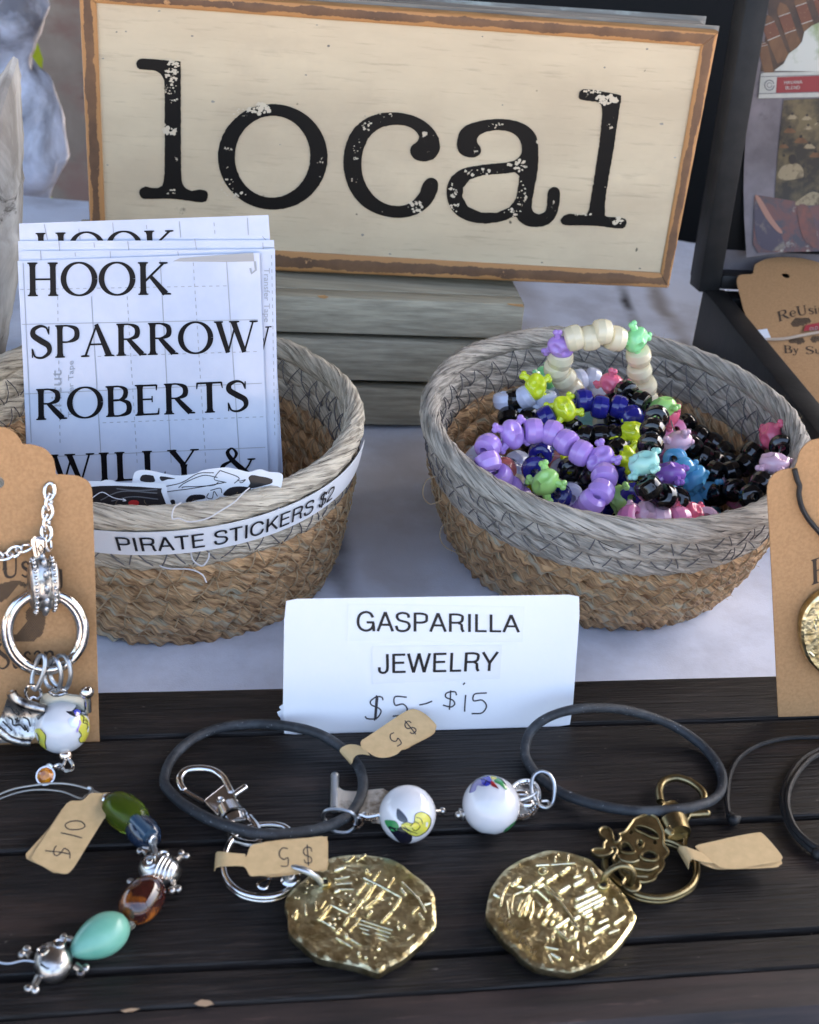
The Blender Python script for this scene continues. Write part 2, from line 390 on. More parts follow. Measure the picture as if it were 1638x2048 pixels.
GS = {  # plain grotesque capitals drawn as even strokes
 'P': (.72, [[(.14, 0), (.14, 1)], [(.14, .95), (.42, .95), (.60, .88), (.62, .72), (.60, .56), (.42, .48), (.14, .48)]]),
 'I': (.30, [[(.15, 0), (.15, 1)]]),
 'R': (.78, [[(.14, 0), (.14, 1)], [(.14, .95), (.44, .95), (.62, .88), (.64, .73), (.60, .57), (.44, .50), (.14, .50)], [(.46, .50), (.60, .40), (.62, .14), (.68, .0)]]),
 'A': (.74, [[(.06, 0), (.37, 1)], [(.37, 1), (.68, 0)], [(.17, .34), (.57, .34)]]),
 'T': (.68, [[(.34, 0), (.34, 1)], [(.04, .95), (.64, .95)]]),
 'E': (.70, [[(.14, 0), (.14, 1)], [(.14, .95), (.62, .95)], [(.14, .05), (.64, .05)], [(.14, .53), (.58, .53)]]),
 'S': (.72, [[(.60, .72), (.56, .90), (.36, .97), (.16, .90), (.12, .74), (.20, .60), (.38, .53), (.56, .46), (.63, .28), (.54, .09), (.36, .02), (.15, .08), (.08, .30)]]),
 'C': (.78, [[(.68, .70), (.58, .90), (.40, .97), (.20, .88), (.10, .66), (.10, .34), (.20, .12), (.40, .03), (.60, .11), (.69, .36)]]),
 'G': (.84, [[(.70, .70), (.60, .90), (.42, .97), (.21, .88), (.10, .66), (.10, .34), (.21, .12), (.42, .03), (.62, .12), (.71, .30), (.71, .45)], [(.44, .45), (.75, .45)], [(.74, 0), (.73, .30)]]),
 'K': (.74, [[(.14, 0), (.14, 1)], [(.16, .36), (.66, .98)], [(.34, .58), (.68, .0)]]),
 'L': (.60, [[(.14, 0), (.14, 1)], [(.14, .05), (.56, .05)]]),
 'J': (.54, [[(.42, 1), (.42, .25), (.34, .06), (.22, .02), (.10, .10), (.08, .32)]]),
 'W': (1.0, [[(.05, 1), (.27, 0)], [(.27, 0), (.49, 1)], [(.49, 1), (.71, 0)], [(.71, 0), (.93, 1)]]),
 'Y': (.70, [[(.05, 1), (.35, .42)], [(.65, 1), (.35, .42)], [(.35, 0), (.35, .46)]]),
 'H': (.76, [[(.14, 0), (.14, 1)], [(.62, 0), (.62, 1)], [(.14, .52), (.62, .52)]]),
 'V': (.70, [[(.05, 1), (.35, 0)], [(.35, 0), (.65, 1)]]),
 'N': (.78, [[(.14, 0), (.14, 1)], [(.64, 0), (.64, 1)], [(.14, .97), (.64, .03)]]),
 'B': (.72, [[(.14, 0), (.14, 1)], [(.14, .95), (.44, .95), (.58, .86), (.56, .62), (.42, .53), (.14, .53)], [(.42, .53), (.60, .44), (.62, .18), (.46, .05), (.14, .05)]]),
 'D': (.78, [[(.14, 0), (.14, 1)], [(.14, .95), (.40, .95), (.60, .82), (.68, .5), (.60, .18), (.40, .05), (.14, .05)]]),
 '$': (.62, [[(.52, .72), (.48, .88), (.31, .94), (.14, .88), (.11, .74), (.18, .61), (.32, .53), (.48, .45), (.54, .28), (.46, .10), (.31, .05), (.13, .10), (.08, .30)], [(.31, -.1), (.31, 1.08)]]),
 '2': (.62, [[(.08, .68), (.12, .86), (.30, .96), (.48, .88), (.53, .70), (.44, .50), (.24, .32), (.10, .16), (.08, .05)], [(.08, .05), (.55, .05)]]),
 '5': (.62, [[(.52, .95), (.17, .95), (.13, .56), (.34, .63), (.52, .48), (.53, .24), (.36, .05), (.10, .10)]]),
 'O': (.86, [[(.43, .97), (.20, .88), (.10, .66), (.10, .34), (.20, .12), (.43, .03), (.66, .12), (.76, .34), (.76, .66), (.66, .88), (.43, .97)]]), ' ': (.32, [])}
def sans_geo(s, wd=.118):
    tot = sum(GS[c][0] for c in s); x = 0; vs = []; fs = []
    for c in s:
        for st in GS[c][1]:
            p = S2(st, 5) if len(st) > 4 else st; n = len(p); b0 = len(vs)
            for sg in (1, -1):
                for i in range(n):
                    a = p[max(i - 1, 0)]; b = p[min(i + 1, n - 1)]; dx, dy = b[0] - a[0], b[1] - a[1]; l = math.hypot(dx, dy) or 1
                    vs.append(((x + p[i][0] - sg * dy / l * wd / 2) / tot, p[i][1] + sg * dx / l * wd / 2))
            fs += [(b0 + i, b0 + i + 1, b0 + n + i + 1, b0 + n + i) for i in range(n - 1)]
        x += GS[c][0]
    return vs, fs
def rot_glyph(ch, cx, cy, size, xd):
    l = math.hypot(*xd); ux, uy = xd[0] / l, xd[1] / l; vx, vy = uy, -ux
    return [[(cx + (x - .31) * size * ux + (y - .5) * size * vx, cy + (x - .31) * size * uy + (y - .5) * size * vy) for x, y in st] for st in GS[ch][1]]
def put_sans(mb, s, q, mapper, h):
    vs, fs = sans_geo(s); f = quadmap(q); mb.add([mapper(*f(u, v), h + (i % 7) * 0) for i, (u, v) in enumerate(vs)], fs)
TT, tt = .135, .045
def arc(cx, cy, rx, ry, a0, a1, n=18, wmin=tt, wmax=TT):
    pts = []; W = []
    for i in range(n + 1):
        a = math.radians(a0 + (a1 - a0) * i / n); pts.append((cx + rx * math.cos(a), cy + ry * math.sin(a)))
        W.append(wmin + (wmax - wmin) * abs(math.cos(a)) ** 1.5)
    return pts, W
def sf(x, y, w=.15, th=.05): return ([(x - w, y), (x - w * .5, y + (.008 if y < .5 else -.008)), (x + w * .5, y + (.008 if y < .5 else -.008)), (x + w, y)], [th * .6, th, th, th * .6])
def stm(x, y0=.02, y1=.98, w=TT): return ([(x, y0), (x, .12 + y0), (x, y1 - .12), (x, y1)], [w * 1.35, w, w, w * 1.35])
def sp(pts, W, n=7):
    p = S2(pts, n); k = len(W); out = []
    for i in range(len(p)):
        t = i / (len(p) - 1) * (k - 1); a = int(min(t, k - 2)); out.append(W[a] + (W[a + 1] - W[a]) * (t - a))
    return p, out
GL = {
 'H': (1.0, [stm(.2), stm(.8), ([(.2, .5), (.8, .5)], tt), sf(.2, .02), sf(.8, .02), sf(.2, .98), sf(.8, .98)]),
 'O': (1.1, [arc(.55, .5, .46, .49, 0, 360, 40)]),
 'K': (1.02, [stm(.2), ([(.26, .42), (.80, .96)], tt * 1.2), ([(.42, .56), (.86, .03)], [.09, .15]), sf(.2, .02), sf(.2, .98), sf(.80, .98, .13), sf(.88, .02, .14)]),
 'S': (.72, [sp([(.60, .76), (.52, .93), (.34, .98), (.14, .88), (.13, .70), (.36, .53), (.58, .38), (.60, .17), (.40, .02), (.18, .05), (.09, .26)], [tt, tt, .07, .11, .14, .15, .14, .10, .06, tt, tt]), ([(.61, .97), (.60, .72)], [.03, .03]), ([(.085, .30), (.09, .02)], [.03, .03])]),
 'P': (.82, [stm(.2), sp([(.2, .97), (.46, .97), (.70, .86), (.70, .60), (.46, .48), (.2, .48)], [tt, tt, .12, .13, tt, tt]), sf(.2, .02), sf(.2, .98, .14)]),
 'A': (1.02, [([(.50, 1.0), (.14, .03)], [tt, tt * 1.2]), ([(.48, 1.0), (.86, .03)], [.10, .15]), ([(.28, .38), (.70, .38)], tt), sf(.13, .02, .13), sf(.87, .02, .15)]),
 'R': (.95, [stm(.2), sp([(.2, .97), (.46, .97), (.68, .86), (.68, .62), (.46, .52), (.2, .52)], [tt, tt, .12, .13, tt, tt]), ([(.42, .52), (.62, .28), (.84, .03)], [.10, .13, .14]), sf(.2, .02), sf(.2, .98, .14), sf(.88, .02, .10)]),
 'W': (1.38, [([(.14, .97), (.42, .0)], [.14, .11]), ([(.42, .0), (.68, .97)], [tt, tt]), ([(.60, .97), (.92, .0)], [.14, .11]), ([(.92, .0), (1.20, .97)], [tt, tt]), sf(.14, .98, .14), sf(.62, .98, .16), sf(1.22, .98, .13)]),
 'B': (.86, [stm(.2), sp([(.2, .97), (.46, .97), (.64, .86), (.62, .64), (.44, .53), (.2, .53)], [tt, tt, .11, .12, tt, tt]), sp([(.2, .53), (.48, .53), (.72, .42), (.72, .14), (.48, .03), (.2, .03)], [tt, tt, .12, .13, tt, tt]), sf(.17, .02, .12), sf(.17, .98, .12)]),
 'E': (.84, [stm(.2), ([(.2, .965), (.70, .965)], .05), ([(.2, .035), (.74, .035)], .05), ([(.2, .52), (.56, .52)], tt), ([(.70, .98), (.69, .80)], [.05, .02]), ([(.76, .22), (.73, .02)], [.02, .05]), ([(.56, .62), (.56, .42)], .03), sf(.17, .02, .12), sf(.17, .98, .12)]),
 'T': (.90, [stm(.45), ([(.08, .965), (.82, .965)], .05), ([(.09, .98), (.07, .78)], [.05, .02]), ([(.81, .98), (.84, .78)], [.05, .02]), sf(.45, .02)]),
 'I': (.46, [stm(.23), sf(.23, .02), sf(.23, .98)]),
 'L': (.80, [stm(.22), ([(.22, .035), (.70, .035)], .05), ([(.74, .26), (.69, .02)], [.02, .05]), sf(.2, .02, .13), sf(.22, .98)]),
 'Y': (.96, [([(.14, .97), (.48, .46)], [.14, .12]), ([(.48, .46), (.80, .97)], [tt, tt]), stm(.48, .02, .48), sf(.48, .02), sf(.14, .98, .14), sf(.82, .98, .13)]),
 '&': (1.15, [sp([(1.0, .55), (.86, .28), (.62, .05), (.36, .0), (.12, .14), (.16, .38), (.44, .56), (.56, .78), (.44, .97), (.30, .84), (.40, .60), (.66, .28), (.94, .02)], [tt, tt, .05, .10, .13, .10, tt, .08, tt, .09, .12, .14, .10], 6), sf(1.0, .57, .12)]),
 ' ': (.5, []),
 'e': (.55, [sp([(.10, .34), (.46, .36), (.42, .58), (.26, .64), (.10, .50), (.09, .24), (.24, .04), (.46, .12)], [.07, .07, .06, .05, .10, .11, .08, .05])]),
 'U': (.9, [stm(.2, .3, .98), sp([(.2, .3), (.28, .06), (.48, .0), (.66, .10), (.70, .34)], [.13, .10, .07, .06, .06]), ([(.70, .3), (.70, .97)], .06), sf(.2, .98), sf(.72, .98, .12)]),
 's': (.46, [sp([(.38, .52), (.26, .63), (.10, .54), (.14, .40), (.32, .28), (.38, .12), (.24, .01), (.06, .10)], [.06, .06, .09, .11, .11, .09, .06, .06])]),
 'i': (.3, [stm(.15, .02, .62, .1), sf(.15, .02, .1), sf(.12, .61, .07), ([(.15, .76), (.15, .87)], .11)]),
 'n': (.62, [stm(.14, .02, .62, .1), sp([(.14, .44), (.28, .62), (.46, .58), (.48, .36), (.48, .03)], [.05, .06, .10, .10, .10]), sf(.14, .02, .1), sf(.48, .02, .1), sf(.11, .61, .07)]),
 'u': (.62, [sp([(.14, .62), (.14, .22), (.24, .03), (.42, .10), (.48, .24)], [.10, .10, .08, .06, .05]), stm(.48, .02, .62, .1), sf(.12, .61, .07), sf(.46, .61, .07), sf(.52, .02, .07)]),
 'a': (.55, [sp([(.10, .52), (.24, .64), (.40, .54), (.40, .04)], [.07, .06, .10, .10]), sp([(.40, .36), (.18, .32), (.08, .16), (.18, .02), (.40, .12)], [.05, .08, .10, .07, .05]), sf(.46, .02, .06)]),
 'g': (.58, [arc(.26, .40, .18, .20, 0, 360, 20, .06, .10), sp([(.44, .60), (.46, .2), (.44, -.12), (.28, -.26), (.10, -.18)], [.09, .09, .09, .07, .06])]),
 'y': (.6, [([(.12, .62), (.30, .08)], .10), sp([(.48, .62), (.34, .16), (.24, -.16), (.08, -.24), (.02, -.12)], [.05, .06, .06, .08, .08]), sf(.12, .61, .09), sf(.48, .61, .08)]),
}
def put_run(mb, s, q, mapper, h0, bold=1.22, track=0.0, arcf=None):
    tot = sum(GL[c][0] + track for c in s) - track; f = quadmap(q); x = 0
    for c in s:
        for k, (pts, W) in enumerate(GL[c][1]):
            W2 = [w_ * bold for w_ in W] if isinstance(W, list) else W * bold
            n = len(pts); WW = W2 if isinstance(W2, list) else [W2] * n; L = []; R = []
            for i in range(n):
                a = pts[max(i - 1, 0)]; b = pts[min(i + 1, n - 1)]; dx, dy = b[0] - a[0], b[1] - a[1]; l = math.hypot(dx, dy) or 1
                nx, ny = -dy / l * WW[i] / 2, dx / l * WW[i] / 2
                for lst, sg in ((L, 1), (R, -1)):
                    uu, vv = (x + pts[i][0] + sg * nx) / tot, pts[i][1] + sg * ny
                    if arcf: vv += arcf(uu)
                    lst.append(mapper(*f(uu, vv), h0 + k * 1.2e-5))
            mb.add(L + R, [(i, i + 1, n + i + 1, n + i) for i in range(n - 1)])
        x += GL[c][0] + track
def rough_edge(pts, step=4, amp=1.2, seed=0):
    out = []; N = len(pts)
    for i in range(N):
        a, b = pts[i], pts[(i + 1) % N]; l = math.hypot(b[0] - a[0], b[1] - a[1]); n = max(1, int(l / step))
        for k in range(n):
            x = a[0] + (b[0] - a[0]) * k / n; y = a[1] + (b[1] - a[1]) * k / n
            d = noise.noise(V((x * .16, y * .16, seed))) * amp + max(0, noise.noise(V((x * .35, y * .35, seed + 9))) - .25) * amp * 3
            out.append((x + d * .8, y + d * .6))
    return out
# ================================================================== SETTING
mb = MB(); mb.quad((-30, -30, -.76), (30, -30, -.76), (30, 30, -.76), (-30, 30, -.76))
m_gr = mk('brick_pavement', (.20, .175, .155), .9, var=(.36, .32, .28), scale=1.6)
layer(m_gr, (.26, .15, .12), 3.2, .50, .62)
layer(m_gr, (.03, .028, .025), 9, .60, .70, (1, 3, 1))
tag(mb.build('ground', m_gr, fixn=False), kind='structure')

# unseen canopy added over the table for shade and dark reflections
cn = thing('added_shade_canopy', 'unseen dark fabric canopy roof added to shade the table', 'canopy', (-.4, .9, -.76))
m_can = mk('dark_canopy_fabric', (.045, .043, .045), .9)
mb = MB()
for a, b in (((-2.6, -.55), (1.9, -.55)),):
    pk = V((-.35, 1.4, 1.95)); c4 = [V((-2.6, -.3, 1.25)), V((1.2, -.3, 1.25)), V((1.2, 3.3, 1.25)), V((-2.6, 3.3, 1.25))]
    for i in range(4): mb.add([c4[i], c4[(i + 1) % 4], pk, c4[i] + V((0, 0, -.18)), c4[(i + 1) % 4] + V((0, 0, -.18))], [(0, 1, 2), (0, 3, 4, 1)])
mb.build('shade_roof_fabric', m_can, cn, smooth=False)
mb = MB(); mb.box((-2.6, 3.3, .0), (3.8, 0, 0), (0, .01, 0), (0, 0, 1.25)); mb.build('back_wall', m_can, cn, smooth=False)  # unseen tent wall, added to keep reflections dark
m_bw = mk('mottled_stone', (.20, .17, .15), .9, var=(.36, .32, .28), scale=5)
layer(m_bw, (.27, .19, .17), 7, .52, .66, (1, 1, 2)); layer(m_bw, (.06, .05, .05), 9, .60, .68, (1, 1, 2), offset=(4, 0, 1))
mb = MB(); mb.box((-2.6, 2.3, -.76), (2.3, 0, 0), (0, .2, 0), (0, 0, 1.15)); tag(mb.build('garden_wall', m_bw, smooth=False), 'blurred grey-brown stone wall seen between the white bundle and the sign', 'wall')
for x, y in ((-2.6, -.3), (1.2, -.3), (1.2, 3.3), (-2.6, 3.3)):
    mb = MB(); mb.box((x - .02, y - .02, -.76), (.04, 0, 0), (0, .04, 0), (0, 0, 2.02)); mb.build('leg', m_blackp, cn, smooth=False)

# table and cloth
tb = thing('folding_table', 'folding table hidden under the white tablecloth', 'table', (0, .5, -.76))
mb = MB(); mb.box((-.75, .0, -.04), (1.5, 0, 0), (0, .90, 0), (0, 0, .036)); mb.build('tabletop', m_greywood, tb, smooth=False)
for x in (-.7, .7):
    for y in (.05, .82):
        mb = MB(); mb.tube([(x, y, -.76), (x, y, -.04)], .014, 8); mb.build('leg', m_steel, tb)
def cloth_z(x, y):
    return (.0024 * noise.noise(V((x * 7, y * 4, 0))) + .0012 * noise.noise(V((x * 20, y * 11, 3))) + .0014 * max(0, 1 - abs(noise.noise(V((x * 5, y * 6, 8)))) * 9)) - .0018
mb = MB(); nx_, ny_ = 150, 100; x0, x1, y0, y1 = -.78, .78, -.03, .93
for j in range(ny_ + 1):
    for i in range(nx_ + 1):
        x = x0 + (x1 - x0) * i / nx_; y = y0 + (y1 - y0) * j / ny_; y += .0
        mb.v.append(V((x, y + (x * .10 if j == ny_ else 0), cloth_z(x, y))))
for j in range(ny_):
    for i in range(nx_):
        k = j * (nx_ + 1) + i; mb.f.append([k, k + 1, k + nx_ + 2, k + nx_ + 1]); mb.mi.append(0); mb.uv.append(None)
def skirt(idx, out):
    prev = idx
    for s in range(1, 9):
        cur = []
        for n, k in enumerate(idx):
            p = mb.v[k]; wv = .018 * math.sin(n * .55) * min(1, s / 3)
            mb.v.append(V((p.x + out[0] * (.012 + wv), p.y + out[1] * (.012 + wv), -.045 * s ** 1.25))); cur.append(len(mb.v) - 1)
        for a in range(len(idx) - 1): mb.f.append([prev[a], prev[a + 1], cur[a + 1], cur[a]]); mb.mi.append(0); mb.uv.append(None)
        prev = cur
skirt([ny_ * (nx_ + 1) + i for i in range(nx_ + 1)], (0, 1)); skirt([i for i in range(nx_ + 1)], (0, -1))
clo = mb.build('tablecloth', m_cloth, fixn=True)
tag(clo, 'white woven tablecloth with faint grey-brown printed plank lines and painted shadow streaks, lying under everything', 'tablecloth')
def cloth_print_shade():
    nt = m_cloth.node_tree; b = nt.nodes['Principled BSDF']; inp = b.inputs['Base Color']
    tc = nt.nodes.new('ShaderNodeTexCoord'); geo = nt.nodes.new('ShaderNodeNewGeometry'); sx = nt.nodes.new('ShaderNodeSeparateXYZ')
    nt.links.new(geo.outputs['Position'], sx.inputs[0])
    wob = nt.nodes.new('ShaderNodeTexNoise'); wob.inputs['Scale'].default_value = 14; wob.inputs['Detail'].default_value = 5
    nt.links.new(geo.outputs['Position'], wob.inputs[0])
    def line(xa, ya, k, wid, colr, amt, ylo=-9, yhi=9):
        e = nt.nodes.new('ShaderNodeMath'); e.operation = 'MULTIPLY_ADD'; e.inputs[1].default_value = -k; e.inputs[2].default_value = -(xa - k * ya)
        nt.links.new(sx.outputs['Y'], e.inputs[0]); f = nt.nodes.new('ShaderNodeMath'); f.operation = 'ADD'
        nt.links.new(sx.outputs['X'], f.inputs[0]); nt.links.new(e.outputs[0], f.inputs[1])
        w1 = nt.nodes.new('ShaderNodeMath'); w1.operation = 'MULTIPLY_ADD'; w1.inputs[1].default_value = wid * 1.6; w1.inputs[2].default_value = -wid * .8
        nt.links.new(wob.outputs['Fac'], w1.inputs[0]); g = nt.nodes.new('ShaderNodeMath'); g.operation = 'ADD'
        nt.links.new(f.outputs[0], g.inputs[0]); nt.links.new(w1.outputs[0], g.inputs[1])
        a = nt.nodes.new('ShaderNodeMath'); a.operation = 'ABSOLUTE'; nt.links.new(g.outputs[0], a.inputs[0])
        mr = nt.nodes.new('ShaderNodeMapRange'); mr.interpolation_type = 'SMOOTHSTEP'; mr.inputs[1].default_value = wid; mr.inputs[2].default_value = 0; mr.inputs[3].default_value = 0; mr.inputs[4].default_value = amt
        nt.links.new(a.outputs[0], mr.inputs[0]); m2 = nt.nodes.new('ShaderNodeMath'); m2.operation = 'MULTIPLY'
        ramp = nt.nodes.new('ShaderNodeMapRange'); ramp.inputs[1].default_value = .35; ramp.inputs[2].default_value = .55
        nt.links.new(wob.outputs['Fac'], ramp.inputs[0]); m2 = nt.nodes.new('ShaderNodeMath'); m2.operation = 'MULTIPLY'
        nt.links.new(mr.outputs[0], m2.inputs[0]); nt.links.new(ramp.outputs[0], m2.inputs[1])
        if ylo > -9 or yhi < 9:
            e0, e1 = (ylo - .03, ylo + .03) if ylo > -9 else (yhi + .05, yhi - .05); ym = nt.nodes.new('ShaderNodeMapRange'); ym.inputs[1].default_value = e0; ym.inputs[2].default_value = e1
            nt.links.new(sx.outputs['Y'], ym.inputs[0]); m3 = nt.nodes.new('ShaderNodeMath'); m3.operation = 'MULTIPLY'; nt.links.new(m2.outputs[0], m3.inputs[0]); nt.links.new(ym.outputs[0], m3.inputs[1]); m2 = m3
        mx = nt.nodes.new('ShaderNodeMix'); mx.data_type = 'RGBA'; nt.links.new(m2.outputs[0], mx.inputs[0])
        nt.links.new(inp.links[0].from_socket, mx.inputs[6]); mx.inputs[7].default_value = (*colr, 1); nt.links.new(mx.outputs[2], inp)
    line(.000, .47, .08, .044, (.40, .36, .35), .65)  # brownish shadow smear and streak between the baskets, painted into the cloth colour
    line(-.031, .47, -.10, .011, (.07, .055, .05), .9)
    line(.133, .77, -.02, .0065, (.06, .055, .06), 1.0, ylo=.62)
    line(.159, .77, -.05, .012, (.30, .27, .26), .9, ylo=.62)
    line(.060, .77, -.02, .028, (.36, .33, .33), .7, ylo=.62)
    line(-.33, .6, 0, .02, (.2, .18, .17), .8); line(.30, .6, 0, .03, (.2, .18, .17), .8)
cloth_print_shade()

# dark storage case and bag behind the table
cs = thing('storage_case', 'large black storage case standing behind the table at the right', 'case', (.5, 1.3, -.76))
mb = MB(); mb.box((-.13, 1.16, -.76), (1.3, 0, 0), (0, .5, 0), (0, 0, 1.15)); mb.build('case_body', m_blackp, cs, bevel=.012)
mb = MB(); mb.box((-.15, 1.14, .39), (1.34, 0, 0), (0, .54, 0), (0, 0, .04)); mb.build('case_lid', m_black, cs, bevel=.01)
for x in (.05, .9):
    mb = MB(); mb.box((x, 1.145, .34), (.05, 0, 0), (0, .014, 0), (0, 0, .05)); mb.build('latch', m_blackp, cs, bevel=.002)

def bag():
    Y = 1.12; pl = Plane((0, Y, 0)); rows = [(-60, -190, 88), (0, -190, 96), (40, -190, 94), (70, -190, 92), (90, -190, 80), (108, -190, 76), (130, -190, 84), (160, -190, 104), (200, -190, 118), (250, -190, 128), (300, -190, 139), (340, -190, 130), (380, -190, 118), (430, -190, 106), (520, -190, 112), (700, -180, 120)]
    rr = []
    for k in range(len(rows) - 1):
        a, b = rows[k], rows[k + 1]
        for t in range(3): rr.append(tuple(a[i] + (b[i] - a[i]) * t / 3 for i in range(3)))
    mb = MB(); seg = 46; n = len(rr)
    for i, (y, xl, xr) in enumerate(rr):
        a, b = pl.px(xl, y), pl.px(xr, y); c = (a + b) / 2; rx = (b - a).length / 2
        for j in range(seg):
            t = 2 * PI * j / seg; q = V((c.x + math.cos(t) * rx, c.y + math.sin(t) * rx * .7, c.z))
            d = noise.noise(q * 14) * .018 + abs(noise.noise(q * 30)) * .012
            q += V((math.cos(t), math.sin(t), 0)) * (d - .006); q.z += noise.noise(q * 20 + V((5, 0, 0))) * .01; mb.v.append(q)
    for i in range(n - 1):
        for j in range(seg): mb.f.append([i * seg + j, i * seg + (j + 1) % seg, (i + 1) * seg + (j + 1) % seg, (i + 1) * seg + j]); mb.mi.append(0); mb.uv.append(None)
    mb.f.append(list(range(seg))); mb.mi.append(0); mb.uv.append(None)
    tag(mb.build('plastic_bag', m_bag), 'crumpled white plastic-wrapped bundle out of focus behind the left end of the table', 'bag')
bag()
m_lime = mk('neon_yellow_cloth', (.55, .65, .03), .8)
mb = MB(); pl = Plane((0, 1.26, 0)); vo = [(40, 40), (66, 60), (80, 100), (86, 118), (84, 142), (60, 200), (70, 300), (100, 392), (115, 404), (117, 440), (110, 480), (20, 480)]
mb.prism([pl.px(*p) for p in vo], [pl.px(*p, -.05) for p in vo])
tag(mb.build('safety_vest', m_lime), 'neon yellow-green cloth showing as slivers behind the white bundle', 'vest')

# driftwood slab at the left edge
def drift():
    pl = Plane((0, .50, 0), 0, 0); outl = [(-130, 420), (-90, 300), (-50, 220), (-20, 175), (8, 140), (26, 112), (36, 118), (41, 150), (44, 220), (48, 280), (46, 340), (46, 420), (44, 500), (36, 560), (22, 640), (8, 720), (-6, 790), (-60, 830), (-150, 830)]
    o2 = rough_edge(outl, 12, 3, 4)
    mb = MB(); n = len(o2); fr = [pl.px(x, y) for x, y in o2]; c = pl.px(-50, 500)
    rings = [(1.0, -.022), (1.0, -.010), (.97, -.003), (.90, .003), (.7, .007), (.45, .009), (.2, .010)]
    for s, h in rings:
        for n_i, p in enumerate(fr):
            if h < 0: mb.v.append(pl.px(*o2[n_i], h)); continue
            q = c + (p - c) * s; hh = h + noise.noise(q * 60) * .003 + noise.noise(V((q.x * 130, 0, q.z * 25))) * .003
            mb.v.append(q + pl.N * hh)
    for k in range(len(rings) - 1):
        for i in range(n): mb.f.append([k * n + i, k * n + (i + 1) % n, (k + 1) * n + (i + 1) % n, (k + 1) * n + i]); mb.mi.append(0); mb.uv.append(None)
    mb.v.append(c + pl.N * .011); m = len(mb.v) - 1; k = len(rings) - 1
    for i in range(n): mb.f.append([k * n + i, k * n + (i + 1) % n, m]); mb.mi.append(0); mb.uv.append(None)
    mb.f.append(list(range(n))[::-1]); mb.mi.append(0); mb.uv.append(None)
    zmin = min(v.z for v in mb.v)
    tag(mb.build('driftwood', m_drift), 'weathered grey-white driftwood slab standing at the left edge behind the sticker basket', 'driftwood')
drift()

# ================================================================== SLATTED TRAY
YW = V((math.cos(TRAY_YAW), math.sin(TRAY_YAW), 0)); YN = V((-math.sin(TRAY_YAW), math.cos(TRAY_YAW), 0))
tray = thing('slatted_tray', 'black stained slatted wooden tray in the foreground holding the key rings and bracelets', 'tray', (0, .27, 0))
# distance of each joint along YN, measured at the joints seen in the photo
def dn(px, py): return TR(px, py).dot(YN)
j = [dn(860, 1369), dn(860, 1457), dn(860, 1666), dn(860, 1908), dn(860, 1981)]
x_l, x_r = -.30, .34
def slat(d0, d1, name='slat', top=T, th=.011, mat=m_tray, wav=.0007):
    mb = MB(); nseg = 90; prof = [(d0, top - th), (d0, top - .0006), (d0 + .0003, top - .0001), (d0 + .0008, top), ((d0 + d1) / 2, top), (d1 - .0008, top), (d1 - .0003, top - .0001), (d1, top - .0006), (d1, top - th)]
    for i in range(nseg + 1):
        s = x_l + (x_r - x_l) * i / nseg
        for k, (d, z) in enumerate(prof):
            wv = noise.noise(V((s * 12, d * 40, 1))) * wav * (1 if k in (1, 2, 6, 7) else .3)
            mb.v.append(YW * s + YN * (d + wv) + V((0, 0, z + noise.noise(V((s * 9, d * 60, 5))) * .0003)))
    m = len(prof)
    for i in range(nseg):
        for k in range(m): mb.f.append([i * m + k, i * m + (k + 1) % m, (i + 1) * m + (k + 1) % m, (i + 1) * m + k]); mb.mi.append(0); mb.uv.append(None)
    mb.f.append(list(range(m))); mb.f.append([nseg * m + k for k in range(m)]); mb.mi += [0, 0]; mb.uv += [None, None]
    mb.build(name, mat, tray)
g = .0011
slat(j[1] + g, j[0]); slat(j[2] + g, j[1] - g); slat(j[3] + g, j[2] - g); slat(j[4] + .0002, j[3] - g)
slat(j[4] - .012, j[4] - .0002, 'front_rail', T - .0006, .0195, m_trayf)
for s in (-.27, 0.02, .31):
    mb = MB(); mb.box(YW * s + YN * j[4] + V((0, 0, .001)), YW * .03, YN * (j[0] - j[4]), (0, 0, .0078)); mb.build('cross_batten', m_dark, tray, smooth=False)
mb = MB()
for pts in ([(388, 2007), (402, 1999), (420, 2001), (428, 2008), (412, 2013), (398, 2012)], [(240, 2021), (262, 2016), (280, 2017), (270, 2022), (250, 2025)]):
    mb = MB(); poly(mb, pts, lambda x, y, h: TR(x, y, h), .0002); mb.build('wood_chip_scar', m_rawwood, tray, fixn=False)

# ================================================================== CRATE
CY = 8.5; cpl = Plane(P(780, 853), CY, 0)
crate = thing('wooden_crate', 'sage grey painted slatted wooden crate under the local sign', 'crate', P(780, 853) + cpl.N * -.05)
uR = cpl.uv(1046, 640)[0]; uL = cpl.uv(112, 640)[0]
def board(name, u0, u1, v0, v1, dep, h=0, par=crate, mat=m_crate, bv=.0012):
    mb = MB(); mb.box(cpl.w(u0, v0, h), cpl.X * (u1 - u0), cpl.Y * (v1 - v0), cpl.N * -dep); return mb.build(name, mat, par, bevel=bv)
vt = cpl.uv(800, 599)[1]; 
def vv(x, y): return cpl.uv(x, y)[1]
v = [vv(800, 599), vv(800, 671), vv(800, 682), vv(800, 764), vv(800, 778), .0005]
board('slat', uL, uR, v[1], v[0], .012, .0006)
board('slat', uL, uR - .001, v[3], v[2], .010, 0)
board('slat', uL, uR + .0005, v[5], v[4], .010, 0)
board('lid', uL, uR, v[0] - .010, v[0], .095, -.0116)
board('side_panel', uL + .002, uL + .010, .001, v[0] - .011, .080, -.014)
board('side_panel', uR - .011, uR - .003, .001, v[0] - .011, .080, -.014)
board('back_panel', uL, uR, .001, v[0] - .011, .008, -.098)
board('corner_post', uR - .03, uR - .012, .001, v[0] - .012, .015, -.0125)
board('corner_post', uL + .011, uL + .03, .001, v[0] - .012, .015, -.0125)
mb = MB()
